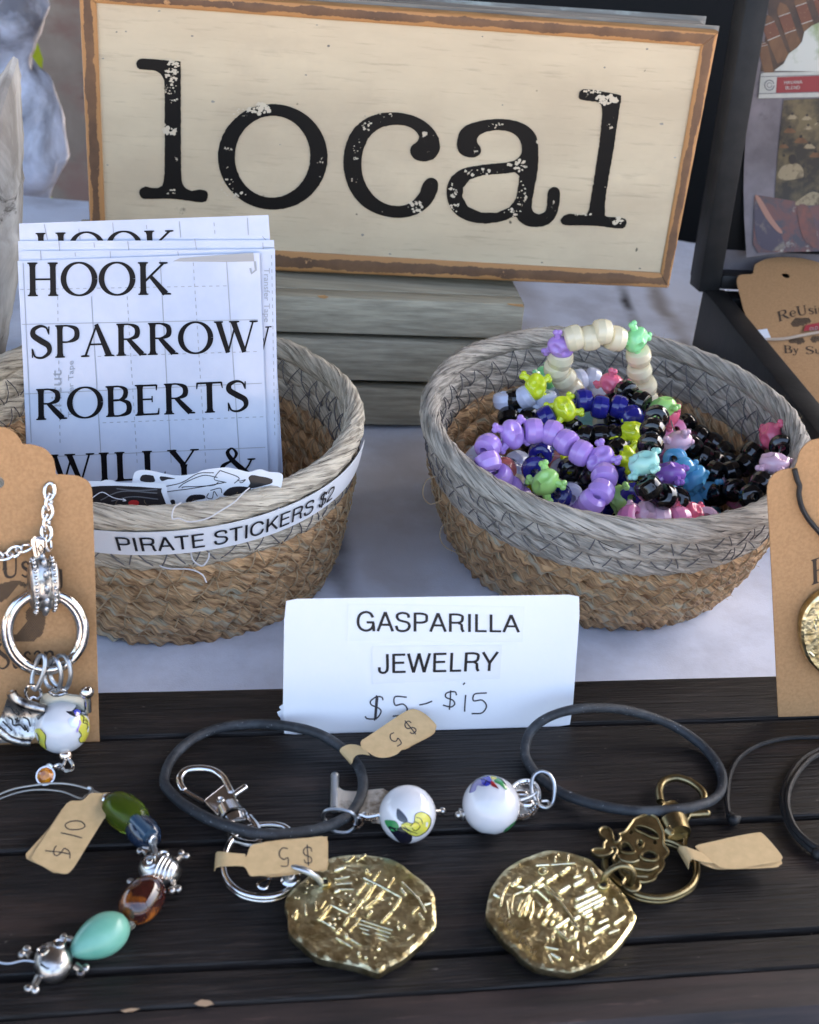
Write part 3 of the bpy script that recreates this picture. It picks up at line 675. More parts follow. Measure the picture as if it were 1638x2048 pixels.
for pts in (crop(2.925, 540, 540, [(275, 150), (320, 146), (345, 158), (320, 168), (290, 162)]), crop(2.925, 540, 540, [(1385, 195), (1480, 200), (1484, 218), (1440, 212), (1395, 204)])):
    mb = MB(); poly(mb, pts, lambda x, y, h: cpl.px(x, y, h), .0009); mb.build('bare_wood_scar', m_framee, crate, fixn=False)

# ================================================================== LOCAL SIGN
spl = Plane(P(790, 566, v[0] * 1.0), 3, 0)
sign = thing('local_sign', 'cream framed wooden box sign reading local in worn black letters, standing on the crate', 'sign', spl.o)
DEP = .034
outer = [(157, -28), (1437, 63), (1337, 576), (184, 525)]; inner = [(193, 5), (1401, 92), (1321, 545), (212, 481)]
U = [spl.uv(*p) for p in outer]; I = [spl.uv(*p) for p in inner]
FR = .0016   # the frame stands proud of the board
for k in range(4):
    a, b = k, (k + 1) % 4; q = [U[a], U[b], I[b], I[a]]
    cx = sum(p[0] for p in q) / 4; cy = sum(p[1] for p in q) / 4
    q = [(cx + (x - cx) * .9985, cy + (y - cy) * .9985) for x, y in q]
    # face strip: subdivided along its length so that the edges wobble
    mb = MB(); N = 40; rowz = [(0, -.006), (0, -.0002), (.10, FR - .0003), (.22, FR), (.85, FR), (1.0, FR - .0006), (1.0, -.006)]
    for i in range(N + 1):
        t = i / N; o_ = V(q[0]).lerp(V(q[1]), t); n_ = V(q[3]).lerp(V(q[2]), t)
        for r_, (s_, h_) in enumerate(rowz):
            p = o_.lerp(n_, s_); wb = noise.noise(V((t * 30, k * 7, s_ * 3))) * .0006 if r_ in (1, 2) else 0
            mb.v.append(spl.w(p.x, p.y, h_ + wb))
        if i:
            for r_ in range(6):
                A = (i - 1) * 7 + r_; mb.f.append([A, A + 1, A + 8, A + 7]); mb.mi.append(1 if r_ in (0, 5) else 0)
                sv = [rowz[r_][0], rowz[r_ + 1][0]]; mb.uv.append([((i - 1) / N, sv[0]), ((i - 1) / N, sv[1]), (i / N, sv[1]), (i / N, sv[0])])
    mb.f.append(list(range(7))); mb.f.append([N * 7 + z for z in range(7)]); mb.mi += [1, 1]; mb.uv += [None, None]
    mb.build('frame_strip', [m_frame, m_framee], sign)
ub = [(x * .997, (y - .06) * .994 + .06) for x, y in U]
mb = MB(); mb.prism([spl.w(x, y, -.0061) for x, y in ub], [spl.w(x, y, -DEP) for x, y in ub]); mb.build('box_body', m_greywood, sign, bevel=.002)
I2 = [(x * .998, (y - .06) * .997 + .06) for x, y in I]
mb = MB(); mb.prism([spl.w(x, y, 0) for x, y in I2], [spl.w(x, y, -.0055) for x, y in I2]); mb.build('board', m_signb, sign, bevel=.0004, bseg=1)
sm = lambda x, y, h: spl.px(x, y, h)
c1 = lambda pts: crop(1.9976, 0, 0, pts)
c2 = lambda pts: crop(2.0028, 820, 0, pts)
def letter(outl, holes=(), seed=0, nm='letter', lab=None):
    mb = MB(); o2 = rough_edge(S2(outl, 4, True), 3.2, 1.1, seed); hs = [rough_edge(h, 3.2, 1.1, seed + 3) for h in holes]
    loops = [o2] + hs; mb.holed([[spl.px(x, y, .00045) for x, y in l] for l in loops], spl.N * -.0004); mb.build(nm, m_signk, sign, smooth=False, label=lab)
def ellp(cx, cy, rx, ry, n=40, rot=0): return [(cx + rx * math.cos(2 * PI * i / n) * math.cos(rot) - ry * math.sin(2 * PI * i / n) * math.sin(rot), cy + rx * math.cos(2 * PI * i / n) * math.sin(rot) + ry * math.sin(2 * PI * i / n) * math.cos(rot)) for i in range(n)]
letter(c1([(600, 236), (560, 235), (545, 250), (550, 272), (570, 278), (612, 281), (637, 292), (652, 312), (657, 345), (658, 500), (658, 640), (655, 715), (642, 745), (612, 752), (580, 746), (560, 757), (557, 776), (570, 793), (600, 795), (680, 794), (760, 803), (800, 808), (822, 803), (830, 785), (825, 765), (800, 758), (765, 762), (742, 752), (730, 735), (724, 700), (722, 560), (722, 400), (721, 262), (719, 247), (700, 245), (640, 239)]), seed=1, lab='first letter l')
o_out = ellp(545.5, 313.8, 109.6, 105.6, 44, .06); letter(o_out, [ellp(545, 313.5, 75.5, 82, 44, .06)], seed=2, lab='letter o')
letter([(781, 225), (801, 226), (825, 231), (848, 242), (866, 258), (877, 276), (880, 295), (874, 311), (862, 320), (845, 323), (829, 318), (821, 306), (822, 293), (833, 285), (838, 275), (832, 263), (818, 254), (800, 250), (778, 251), (757, 258), (738, 275), (727, 300), (723, 325), (725, 350), (735, 375), (752, 396), (775, 409), (800, 412), (822, 405), (838, 388), (846, 368), (856, 357), (868, 357), (876, 366), (874, 384), (862, 407), (842, 424), (815, 434), (785, 435), (752, 427), (722, 409), (700, 380), (689, 347), (687, 318), (693, 285), (708, 257), (731, 238), (756, 228)], seed=3, lab='letter c')
letter(c2([(228, 629), (198, 612), (188, 580), (195, 540), (218, 508), (262, 490), (330, 478), (400, 480), (455, 496), (493, 525), (511, 565), (514, 640), (508, 705), (493, 780), (488, 830), (500, 853), (528, 856), (546, 838), (550, 800), (553, 768), (572, 750), (592, 754), (601, 775), (596, 830), (578, 876), (545, 902), (508, 909), (468, 905), (438, 886), (420, 868), (370, 886), (300, 895), (235, 886), (180, 855), (152, 808), (148, 755), (168, 708), (215, 676), (290, 661), (380, 652), (425, 640), (446, 615), (446, 580), (430, 548), (395, 527), (345, 522), (298, 531), (272, 550), (270, 572), (284, 594), (280, 617), (256, 630)]),
       [c2([(420, 690), (360, 697), (290, 702), (240, 719), (214, 752), (210, 790), (232, 828), (285, 852), (345, 853), (398, 832), (425, 795), (434, 745), (438, 705)])], seed=4, lab='letter a')
letter(c2([(720, 359), (690, 360), (677, 378), (680, 397), (720, 405), (752, 410), (768, 430), (767, 500), (755, 600), (740, 700), (722, 810), (713, 850), (692, 862), (640, 857), (612, 868), (605, 888), (622, 902), (690, 903), (760, 906), (830, 915), (856, 912), (868, 895), (860, 877), (820, 871), (790, 868), (780, 850), (788, 760), (815, 600), (840, 430), (846, 388), (836, 380), (790, 370)]), seed=5, lab='last letter l')
# flaked paint inside the letters, stuck on as cream chips
m_chip = mk('flaked_cream_paint', (.62, .54, .40), .6)
mb = MB(); rnd = random.Random(3)
def flakes(cx, cy, rx, ry, n, smin=1.2, smax=4.5):
    for _ in range(n):
        a = rnd.random() * 2 * PI; r_ = math.sqrt(rnd.random()); x, y = cx + math.cos(a) * rx * r_, cy + math.sin(a) * ry * r_; s = rnd.uniform(smin, smax); k = rnd.randint(6, 9)
        poly(mb, [(x + math.cos(2 * PI * i / k) * s * rnd.uniform(.5, 1.3), y + math.sin(2 * PI * i / k) * s * rnd.uniform(.4, 1.1)) for i in range(k)], sm, .00055 + rnd.random() * .0002)
flakes(345, 145, 14, 26, 46); flakes(347, 190, 12, 20, 16, .8, 2.6); flakes(340, 262, 17, 7, 22, 2, 6); flakes(342, 385, 9, 7, 7, 1, 3)
flakes(520, 217, 24, 10, 38, 1.5, 5.5); flakes(480, 225, 14, 10, 10, .8, 2); flakes(455, 370, 14, 22, 14, .8, 3); flakes(480, 392, 14, 8, 9, 1, 4)
flakes(735, 250, 14, 10, 12, 1, 3.5); flakes(712, 290, 10, 14, 7, .7, 2); flakes(830, 415, 17, 13, 26, 1, 4); flakes(770, 230, 20, 5, 7, .8, 2)
flakes(1040, 330, 11, 12, 20, 1, 4); flakes(905, 380, 10, 14, 16, 1, 4); flakes(960, 345, 36, 8, 18, .8, 4); flakes(1043, 385, 9, 40, 20, .7, 2.6); flakes(910, 415, 12, 8, 9, 1, 4); flakes(1022, 425, 14, 8, 12, 1, 4); flakes(985, 250, 22, 6, 12, .7, 2.4)
flakes(1213, 199, 21, 9, 40, 2, 6); flakes(1190, 183, 22, 2.4, 16, 1, 3); flakes(1236, 442, 11, 6, 14, 1.5, 5); flakes(1160, 428, 22, 3, 12, 1, 3)
mb.build('paint_flake', m_chip, sign, fixn=False, smooth=False)['kind'] = 'stuff'
mb = MB()
for x, y, s in [(318, 22, 2.5), (233, 64, 2), (252, 63, 2.2), (384, 72, 2.4), (634, 50, 1.8), (657, 92, 2.6), (612, 150, 2.2), (206, 117, 2), (215, 330, 2), (426, 203, 3), (1294, 98, 2.4), (1209, 135, 2), (965, 73, 1.6), (1323, 248, 3.4), (1350, 315, 2), (1084, 525, 2), (1280, 537, 2), (560, 289, 1.5), (725, 470, 3), (1005, 210, 1.6), (730, 232, 1.3), (780, 508, 2)]:
    poly(mb, [(x + math.cos(a) * s * rnd.uniform(.6, 1.2) * 1.3, y + math.sin(a) * s * rnd.uniform(.5, 1)) for a in [i * PI / 4 for i in range(8)]], sm, .0001)
mb.build('dent_mark', m_greywood, sign, fixn=False, smooth=False)['kind'] = 'stuff'

# ================================================================== BASKETS
def stretchp(cx, cy, a, b, ph, z):
    def f(t, off=0.0, zo=0.0):
        x = (a + off) * math.cos(t); y = (b + off) * math.sin(t)
        return V((cx + x * math.cos(ph) - y * math.sin(ph), cy + x * math.sin(ph) + y * math.cos(ph), z + zo))
    return f
def basket(label, top, base, ztop, ngray, ntan, mgray, mrim, seed, opx):
    (cx, cy, a, b, ph), (bx, by, ba, bb) = top, base
    bk = thing('woven_basket', label, 'basket', (bx, by, 0), 'stitched rope baskets')
    N = ngray + ntan; zs = [.0045 + (ztop - .0075) * k / N for k in range(N)] + [ztop - .0035]
    ring = []
    for k in range(N + 1):
        t = (zs[k] / ztop) ** .62
        ring.append(stretchp(bx + (cx - bx) * t, by + (cy - by) * t, ba + (a - .0045 - ba) * t, bb + (b - .0045 - bb) * t, ph, zs[k]))
    dz = (ztop - .0075) / N
    for k in range(N + 1):
        rim = k == N; gray = k >= ntan; seg = 300; rv_ = dz * .58 if not rim else .0047; rh = .0034 if not rim else .0042
        if gray and not rim: rv_ = dz * .64; rh = .0029
        M_ = 14; mb = MB(); per = 42
        for i in range(seg):
            t = 2 * PI * i / seg; c = ring[k](t); od = (ring[k](t, .001) - c).normalized()
            wob = noise.noise(V((math.cos(t) * 5, math.sin(t) * 5, k * 3 + seed))) * .0009
            for q in range(M_):
                al = 2 * PI * q / M_
                if rim: rr = 1 + .05 * math.sin(al * 3 + t * 44) + .035 * math.sin(al * 5 + t * 81 + 1) + .06 * noise.noise(V((math.cos(t) * 30, math.sin(t) * 30, al)))
                elif gray: rr = 1 + .05 * math.sin(al * 4 + t * 50) + .04 * math.sin(al * 6 + t * 93) + .16 * noise.noise(V((math.cos(t) * 22, math.sin(t) * 22, al * .8 + k)))
                else:
                    ph_ = (i / seg * per * 1.0 + k * .5) % 1
                    lump = .80 + .34 * abs(math.sin(PI * ph_)) ** .6
                    rr = lump * (1 + .13 * math.sin(al * 3 - t * 66) + .18 * noise.noise(V((math.cos(t) * 26, math.sin(t) * 26, al + k * 2))))
                mb.v.append(c + od * (math.cos(al) * rh * rr + wob) + V((0, 0, math.sin(al) * rv_ * rr + wob * .4)))
        for i in range(seg):
            for q in range(M_):
                i2 = (i + 1) % seg; q2 = (q + 1) % M_
                mb.f.append([i * M_ + q, i * M_ + q2, i2 * M_ + q2, i2 * M_ + q]); mb.mi.append(0)
                pit = 15 if (gray or rim) else 26
                g_ = lambda a_, b_: (a_ / seg * 2.2 + k * 1.37, b_ / M_ * 3 + a_ / seg * pit + k * .7)
                mb.uv.append([g_(i, q), g_(i, q + 1), g_(i + 1, q + 1), g_(i + 1, q)])
        mb.build('rim' if rim else 'coil', mrim if rim else (mgray if gray else m_tan_coil), bk, label=None if rim or not gray else 'grey paper-wrapped coil')
    # stitches, outside and inside
    for gray in (True, False):
        mb = MB()
        for k in range(0, N + 1):
            if (k >= ntan) != gray: continue
            if k == N: continue
            per = 42
            for side in (1, -1):
                pts = []; rnd2 = random.Random(seed * 100 + k * 3 + side)
                for i in range(per * 2):
                    t = 2 * PI * (i / 2 + k * .5 + .25) / per + rnd2.uniform(-.035, .035); hi = i % 2 == 0
                    kk = min(k + 1, N) if hi else k - 1 if k > 0 else k
                    kk2 = k
                    base_ = ring[k](t); up_ = ring[min(k + 1, N)](t); dn_ = ring[max(k - 1, 0)](t)
                    p = base_.lerp(up_, rnd2.uniform(.45, .75)) if hi else base_.lerp(dn_, rnd2.uniform(.40, .68))
                    od = (ring[k](t, .001) - ring[k](t)).normalized()
                    pts.append((p + od * side * (.0019 if gray else .0022), od, side))
                full = []
                n2 = len(pts)
                for i in range(n2):
                    p, od, s_ = pts[i]; q_, od2, _ = pts[(i + 1) % n2]
                    full.append(p); b_ = (od + od2).normalized() * s_
                    for w_, m_ in ((.25, .75), (.5, 1), (.75, .75)): full.append(p.lerp(q_, w_) + b_ * (.0021 if gray else .0026) * m_)
                mb.tube(full, 00.00026 if gray else .00030, 4, closed=True)
        o = mb.build('stitching', m_thread_g if gray else m_thread_t, bk); o['kind'] = 'stuff'
        o['label'] = 'grey zigzag stitching' if gray else 'tan zigzag stitching'
    # bottom
    mb = MB()
    for s_ in [1, .86, .72, .58, .44, .30, .16]:
        f = stretchp(bx, by, ba * s_, bb * s_, ph, .0035); mb.tube([f(2 * PI * i / 60) for i in range(60)], .0042 * (1 if s_ > .2 else 1.6), 6, closed=True, flat=1)
    mb.build('bottom', m_tan_coil, bk)
    # loose fibres
    mb = MB(); rnd2 = random.Random(seed)
    for _ in range(420):
        t = rnd2.uniform(0, 2 * PI); c = ring[N](t) + V((0, 0, .0045)); od = (ring[N](t, .001) - ring[N](t)).normalized(); tg = V((-od.y, od.x, 0))
        l = rnd2.uniform(.0008, .0028); d = (od * rnd2.uniform(-1, 1.2) + V((0, 0, rnd2.uniform(.1, 1))) + tg * rnd2.uniform(-1, 1)).normalized()
        s_ = c + od * rnd2.uniform(-.004, .004) - V((0, 0, .0012)); mb.tube([s_, s_ + d * l * .5, s_ + d * l + tg * l * .3], .00004, 3, caps=False)
    for _ in range(160):
        t = rnd2.uniform(0, 2 * PI); k = rnd2.randint(0, ntan); c = ring[k](t, .0028); od = (ring[k](t, .001) - ring[k](t)).normalized(); tg = V((-od.y, od.x, 0))
        l = rnd2.uniform(.002, .007); mb.tube([c, c + od * l * .35 + tg * l * .5, c + od * l * .4 + tg * l + V((0, 0, -l * .3))], .00008, 3, caps=False)
    o = mb.build('loose_fibre', m_thread_t, bk); o['kind'] = 'stuff'
    return bk, ring
RT = (.0805, .469, .0809, .096, -.1066); RBs = (.083, .486, .058, .061)
bkR, ringR = basket('round rope basket with a wide grey band, full of beaded bracelets, at the right', RT, RBs, .07, 2, 5, m_grey_coil, m_grey_coil, 11, None)
LT = (-.1012, .4395, .0812, .0878, -.0698); LBs = (-.093, .447, .058, .062)
bkL, ringL = basket('round rope basket with a pale rim and a PIRATE STICKERS label, holding sticker sheets', LT, LBs, .07, 2, 5, m_rim_coil, m_rim_coil, 5, None)

def in_basket_wall(ring, N):
    return ring
# paper label on the left basket, bent round the wall
def wallp(t, z, off):
    tt_ = (z / .07) ** .62; f = stretchp(LBs[0] + (LT[0] - LBs[0]) * tt_, LBs[1] + (LT[1] - LBs[1]) * tt_, LBs[2] + (LT[2] - .0045 - LBs[2]) * tt_, LBs[3] + (LT[3] - .0045 - LBs[3]) * tt_, LT[4], z)
    return f(t, off)
def PROJ(p):
    q = p - CAM; w_ = q.dot(fwd); return 819 + FPX * q.dot(rt) / w_, 1024 - FPX * q.dot(up) / w_
def tfind(px, z=.056):
    prev = None
    for i in range(1440):
        t = PI * 1.02 + PI * 1.25 * i / 1440; x, y = PROJ(wallp(t, z, .0045))
        if i > 150 and (x >= px or x < prev): return t
        prev = x
    return t
lab = thing('basket_label', 'curved white paper strip printed PIRATE STICKERS $2 round the left basket', 'label', wallp(tfind(450), .05, .005))
ta, tb2 = tfind(120), 2 * PI + .02
def zlab(t): return .0528, .0640
mb = MB(); N_ = 60
for i in range(N_ + 1):
    t = ta + (tb2 - ta) * i / N_; z0, z1 = zlab(t); mb.v += [wallp(t, z0, .0047), wallp(t, z1, .0054), wallp(t, z0, .0044), wallp(t, z1, .0051)]
    if i:
        A = (i - 1) * 4
        for f in ((A, A + 4, A + 5, A + 1), (A + 2, A + 3, A + 7, A + 6), (A + 1, A + 5, A + 7, A + 3), (A, A + 2, A + 6, A + 4)): mb.f.append(list(f)); mb.mi.append(0); mb.uv.append(None)
mb.build('paper_strip', m_paper, lab)
vs, fs = sans_geo('PIRATE STICKERS $2'); t0_, t1_ = tfind(233), tfind(662)
mb = MB(); mb.add([wallp(t0_ + (t1_ - t0_) * u, .0552 + .0066 * vv_, .0054 + .0004 * vv_) for u, vv_ in vs], fs); mb.build('lettering', m_ink, lab, smooth=False, fixn=False)

# loose threads by the label and by the right basket
mb = MB()
pl = Plane(P(450, 1150, .045), 0, 25)
def thread(pts, r=.00028, h=0): mb.tube(spline([pl.px(x, y, h) for x, y in pts], 6), r, 5)
thread(crop(2.845, 0, 840, [(870, 760), (885, 790), (930, 800), (985, 790), (995, 760)])); thread(crop(2.845, 0, 840, [(905, 755), (905, 820), (960, 845), (1080, 850), (1150, 880), (1175, 925)]), h=.0006)
thread(crop(2.845, 0, 840, [(1085, 750), (1100, 800), (1150, 830), (1185, 790), (1190, 755)]))
tag(mb.build('white_string', m_thread_w), 'loose white string dangling in loops below the pirate stickers label', 'string')
mb = MB(); pl = Plane((0, .352, .067), 0, 60)
thread(crop(2.845, 0, 840, [(1420, 385), (1380, 420), (1330, 470), (1250, 520), (1180, 560), (1080, 580), (1020, 560), (980, 560), (990, 500), (1030, 470)]), .00025, .0035)
tag(mb.build('white_string', m_thread_w), 'thin white string lying over the pale rim above the word stickers', 'string')
mb = MB(); pl = Plane((.0, .43, .03), 0, 0)
for pts in ([(872, 952), (852, 962), (846, 990), (860, 1008), (884, 1000)], [(905, 1045), (885, 1052), (880, 1075), (892, 1095), (925, 1110)], [(905, 1050), (925, 1066), (948, 1040), (940, 1085), (965, 1095)], [(890, 1010), (905, 1040), (925, 1072), (935, 1110), (958, 1130)]):
    thread(pts, .0002)
tag(mb.build('seagrass_strand', m_thread_t), 'frayed brown fibres curling off the left side of the bracelet basket', 'fibre')
# ================================================================== STICKER SHEETS
def lmap(pl): return lambda x, y, h: pl.px(x, y, h)
sp0 = Plane((-.1, .424, .03), -1, 9.5)
def sheet(label, corners, off, texts, grid, seed, extra=None):
    pl = Plane(sp0.o - sp0.N * off, -1, 9.5); t = thing('sticker_sheet', label, 'sticker sheet', pl.px((corners[2][0] + corners[3][0]) / 2, (corners[2][1] + corners[3][1]) / 2), 'pirate name sticker sheets in the left basket')
    f = quadmap(corners); mb = MB(); n = 14
    def hh(u, v_): return .0006 * noise.noise(V((u * 2.5, v_ * 2.5, seed))) + .0009 * math.sin(u * 2 + seed) * (v_ ** 2) * .6
    for s_ in (0, -.00035):
        for i in range(n + 1):
            for k in range(n + 1): mb.v.append(pl.px(*f(k / n, i / n), hh(k / n, i / n) + s_))
    m = n + 1; Q = m * m
    for i in range(n):
        for k in range(n):
            A = i * m + k; mb.f.append([A, A + 1, A + m + 1, A + m]); mb.f.append([Q + A, Q + A + m, Q + A + m + 1, Q + A + 1]); mb.mi += [0, 0]; mb.uv += [None, None]
    for i in range(n):
        for A, B in ((i, i + 1), (n * m + i, n * m + i + 1), (i * m, (i + 1) * m), (i * m + n, (i + 1) * m + n)): mb.f.append([A, B, Q + B, Q + A]); mb.mi.append(0); mb.uv.append(None)
    mb.build('film', m_sheet, t)
    # mapper that follows the curl of the sheet
    (tl, tr_, br, bl) = corners
    def mp(x, y, h):
        v_ = (y - (bl[1] + br[1]) / 2) / ((tl[1] + tr_[1]) / 2 - (bl[1] + br[1]) / 2); xl = bl[0] + (tl[0] - bl[0]) * v_; xr = br[0] + (tr_[0] - br[0]) * v_; u = (x - xl) / (xr - xl)
        u = min(max(u, 0), 1); v_ = min(max(v_, 0), 1)
        return pl.px(x, y, hh(u, v_) + h + .00015)
    if grid:
        mb = MB()
        for pts, dash in grid:
            (x0_, y0_), (x1_, y1_) = pts; L = math.hypot(x1_ - x0_, y1_ - y0_); n_ = int(L / 7) if dash else int(L / 14) + 1
            for i in range(n_):
                if dash and i % 2: continue
                a, b = i / n_, (i + 1) / n_; strip(mb, [(x0_ + (x1_ - x0_) * a, y0_ + (y1_ - y0_) * a), (x0_ + (x1_ - x0_) * b, y0_ + (y1_ - y0_) * b)], 1.5, mp, .00002)
        o = mb.build('grid_print', m_gridl, t, fixn=False); o['kind'] = 'stuff'
    for s_, q in texts:
        mb = MB(); put_run(mb, s_, q, mp, .00006, 1.25, .02); mb.build('lettering', m_vinyl, t, smooth=False, fixn=False)
    if extra: extra(t, mp)
c3 = lambda pts: crop(1.9976, 0, 420, pts)
gb = [(c3([(85, 52), (118, 900)]), 0)]
back_grid = [(c3([(176, 55), (190, 120)]), 0), (c3([(315, 75), (320, 118)]), 1), (c3([(450, 50), (456, 118)]), 0), (c3([(585, 60), (590, 110)]), 1), (c3([(716, 45), (722, 110)]), 0), (c3([(855, 50), (860, 110)]), 1), (c3([(988, 30), (992, 100)]), 0), (c3([(1048, 105), (1070, 128)]), 0)]
sheet('rearmost pirate name sheet, its clipped HOOK line showing above the others', [(38, 447), (537, 430), (566, 945), (60, 1030)], .0042, [('HOOK', c3([(135, 92), (705, 80), (712, 200), (142, 215)]))], back_grid, 1)
sheet('middle name sheet peeking up behind, with pale Transfer Tape print down its right edge', [(36, 482), (548, 480), (560, 945), (58, 1030)], .0028, [('Y', c3([(990, 468), (1082, 462), (1078, 570), (985, 575)]))] if False else [],
      [(c3([(235, 125), (240, 180)]), 0), (c3([(375, 130), (380, 170)]), 1), (c3([(510, 125), (516, 170)]), 0), (c3([(778, 115), (786, 165)]), 0), (c3([(1050, 150), (1095, 150)]), 0), (c3([(1080, 290), (1102, 290)]), 0), (c3([(1080, 425), (1108, 425)]), 0), (c3([(1070, 555), (1110, 553)]), 0), (c3([(1050, 130), (1095, 900)]), 0), (c3([(1075, 720), (1112, 716)]), 0), (c3([(1080, 858), (1114, 855)]), 0)], 2)
def ex3(t, mp):
    mb = MB(); put_text(mb, 'Transfer Tape', c3([(1078, 232), (1078, 448), (1048, 448), (1048, 232)]), mp, .00006); mb.build('lettering', m_gridl, t, smooth=False, fixn=False)
    mb = MB(); strip(mb, c3([(1072, 468), (1050, 560)]), 3, mp, .00007); strip(mb, c3([(1060, 468), (1085, 466)]), 2.5, mp, .00008); strip(mb, c3([(1048, 512), (1042, 550)]), 7, mp, .00009); mb.build('lettering', m_vinyl, t, smooth=False, fixn=False)
sheet('name sheet second from the front, sticking out past the W of SPARROW', [(42, 502), (550, 498), (556, 945), (56, 1030)], .0015, [], [(c3([(162, 162), (164, 200)]), 0), (c3([(300, 170), (302, 200)]), 1), (c3([(440, 165), (442, 200)]), 0), (c3([(710, 165), (715, 195)]), 0), (c3([(1085, 180), (1098, 900)]), 1)], 3, ex3)
g = []
for a, b, d in [((92, 210), (125, 930), 0), ((230, 345), (240, 930), 1), ((365, 345), (405, 1010), 0), ((508, 345), (548, 1010), 1), ((640, 200), (684, 1010), 0), ((772, 210), (822, 1010), 1), ((905, 205), (958, 1010), 0),
                ((80, 318), (905, 303), 1), ((88, 457), (1030, 438), 0), ((390, 585), (1040, 565), 1), ((100, 735), (1046, 692), 0), ((410, 850), (1052, 826), 1), ((210, 985), (1060, 948), 0)]:
    g.append((c3([a, b]), d))
def ex4(t, mp):
    mb = MB(); put_text(mb, 'cricut', c3([(205, 822), (205, 640), (246, 640), (246, 822)]), mp, .00003); mb.build('print', m_gridl, t, smooth=False, fixn=False)
    mb = MB(); put_text(mb, 'Transfer Tape', c3([(272, 828), (272, 605), (300, 600), (300, 826)]), mp, .00003); mb.build('print', m_gridl, t, smooth=False, fixn=False)
    mb = MB(); strip(mb, c3([(1018, 205), (1022, 240), (1005, 254), (1000, 232)]), 4.5, mp, .00004); mb.build('print', m_grid, t, smooth=False, fixn=False)
    mb = MB(); poly(mb, c3([(690, 205), (720, 192), (1012, 170), (1016, 205), (900, 207)]), mp, .00003); mb.build('tape_scrap', mk('grey_tape_edge', (.40, .39, .38), .4), t, smooth=False, fixn=False)
sheet('front name sheet reading HOOK SPARROW ROBERTS WILLY in black serif letters', [(35, 522), (519, 506), (537, 945), (62, 1030)], 0,
      [('HOOK', c3([(102, 210), (682, 208), (684, 338), (104, 345)])), ('SPARROW', c3([(116, 463), (1034, 441), (1036, 566), (118, 594)])), ('ROBERTS', c3([(136, 716), (994, 680), (998, 803), (138, 840)])), ('WILLY &', c3([(196, 978), (1022, 945), (1028, 1058), (200, 1096)]))], g, 4, ex4)

# die-cut stickers in front of the sheets
c7 = lambda pts: crop(2.8245, 180, 880, pts)
def diecut(label, pl, outl, parts):
    t = thing('pirate_sticker', label, 'sticker', pl.px(*outl[0])); o2 = S2(outl, 4, True); mb = MB()
    mb.prism([pl.px(x, y, 0) for x, y in o2], [pl.px(x, y, -.0003) for x, y in o2]); mb.build('sticker_base', m_sheet if False else m_paper, t)
    for nm, m, fn in parts:
        mb = MB(); fn(mb, lmap(pl)); mb.build(nm, m, t, smooth=False, fixn=False)
q1 = Plane((-.05, .378, .060), 2, 14)
m_pdark = mk('printed_charcoal', (.014, .012, .015), .3); m_pgrey = mk('printed_grey', (.14, .14, .15), .4); m_pred = mk('printed_red', (.45, .02, .02), .4)
def stroke_set(strs, wd, h=.00012):
    def f(mb, mp):
        for k, s_ in enumerate(strs): strip(mb, S2(s_, 5), wd, mp, h + k * 2e-6)
    return f
diecut('white edged sticker of a pirate in a black hat lying back, drawn in black outline', q1, c7([(245, 200), (275, 172), (340, 172), (480, 200), (590, 190), (640, 170), (760, 155), (830, 165), (900, 180), (960, 165), (1010, 180), (1070, 185), (1090, 215), (1060, 330), (1000, 460), (240, 470), (235, 300)]),
       [('black_shape', m_pdark, lambda mb, mp: [poly(mb, S2(c7(p), 3, True), mp, .0001 + i * 4e-6) for i, p in enumerate(([(895, 215), (915, 198), (960, 205), (1000, 212), (1030, 225), (1025, 245), (980, 258), (930, 270), (890, 272), (905, 245)], [(755, 300), (790, 270), (850, 262), (905, 270), (900, 290), (860, 305), (800, 315), (760, 315)], [(540, 345), (570, 312), (640, 310), (650, 330), (600, 340), (560, 352)], [(286, 232), (296, 198), (350, 200), (362, 212), (362, 238)], [(398, 205), (482, 218), (440, 222), (405, 232)], [(452, 345), (478, 340), (480, 380), (460, 390)]))]),
        ('outline_print', m_pdark, stroke_set([c7(p) for p in ([(430, 262), (520, 240), (610, 190), (700, 185)], [(435, 292), (600, 270), (760, 240)], [(500, 270), (540, 240), (640, 200), (720, 212)], [(520, 272), (530, 265), (620, 262), (700, 255), (725, 238)], [(735, 172), (712, 200), (705, 225), (770, 240)], [(735, 172), (840, 212), (815, 245)], [(832, 225), (850, 232), (878, 224), (860, 240), (845, 240)], [(680, 285), (735, 272), (745, 300)], [(670, 300), (660, 325), (690, 330), (700, 290), (720, 318)], [(970, 250), (1010, 240), (1030, 222)])], 1.6, .00014))])
q2 = Plane((-.08, .372, .060), 2, 16)
diecut('white edged sticker with a dark picture panel and a red spot', q2, c7([(-70, 240), (-10, 232), (60, 232), (90, 225), (130, 228), (170, 240), (400, 245), (430, 262), (436, 300), (436, 460), (-80, 460)]),
       [('picture_panel', m_pdark, lambda mb, mp: poly(mb, S2(c7([(-50, 275), (0, 264), (150, 258), (380, 272), (402, 290), (400, 440), (-60, 440)]), 2, True), mp, .0001)),
        ('red_spot', m_pred, lambda mb, mp: poly(mb, ellp(*c7([(247, 356)])[0], 11, 6, 16), mp, .00016)),
        ('light_streak', m_paper, stroke_set([c7(p) for p in ([(20, 320), (70, 295), (130, 325), (200, 340)], [(185, 330), (203, 342), (185, 345)], [(10, 330), (50, 300)])], 1.6, .00015)),
        ('grey_swirl', m_pgrey, stroke_set([c7(p) for p in ([(60, 340), (180, 290), (380, 300)], [(120, 345), (240, 320), (385, 335)], [(150, 275), (260, 285), (380, 280)])], 2.2, .00013))])

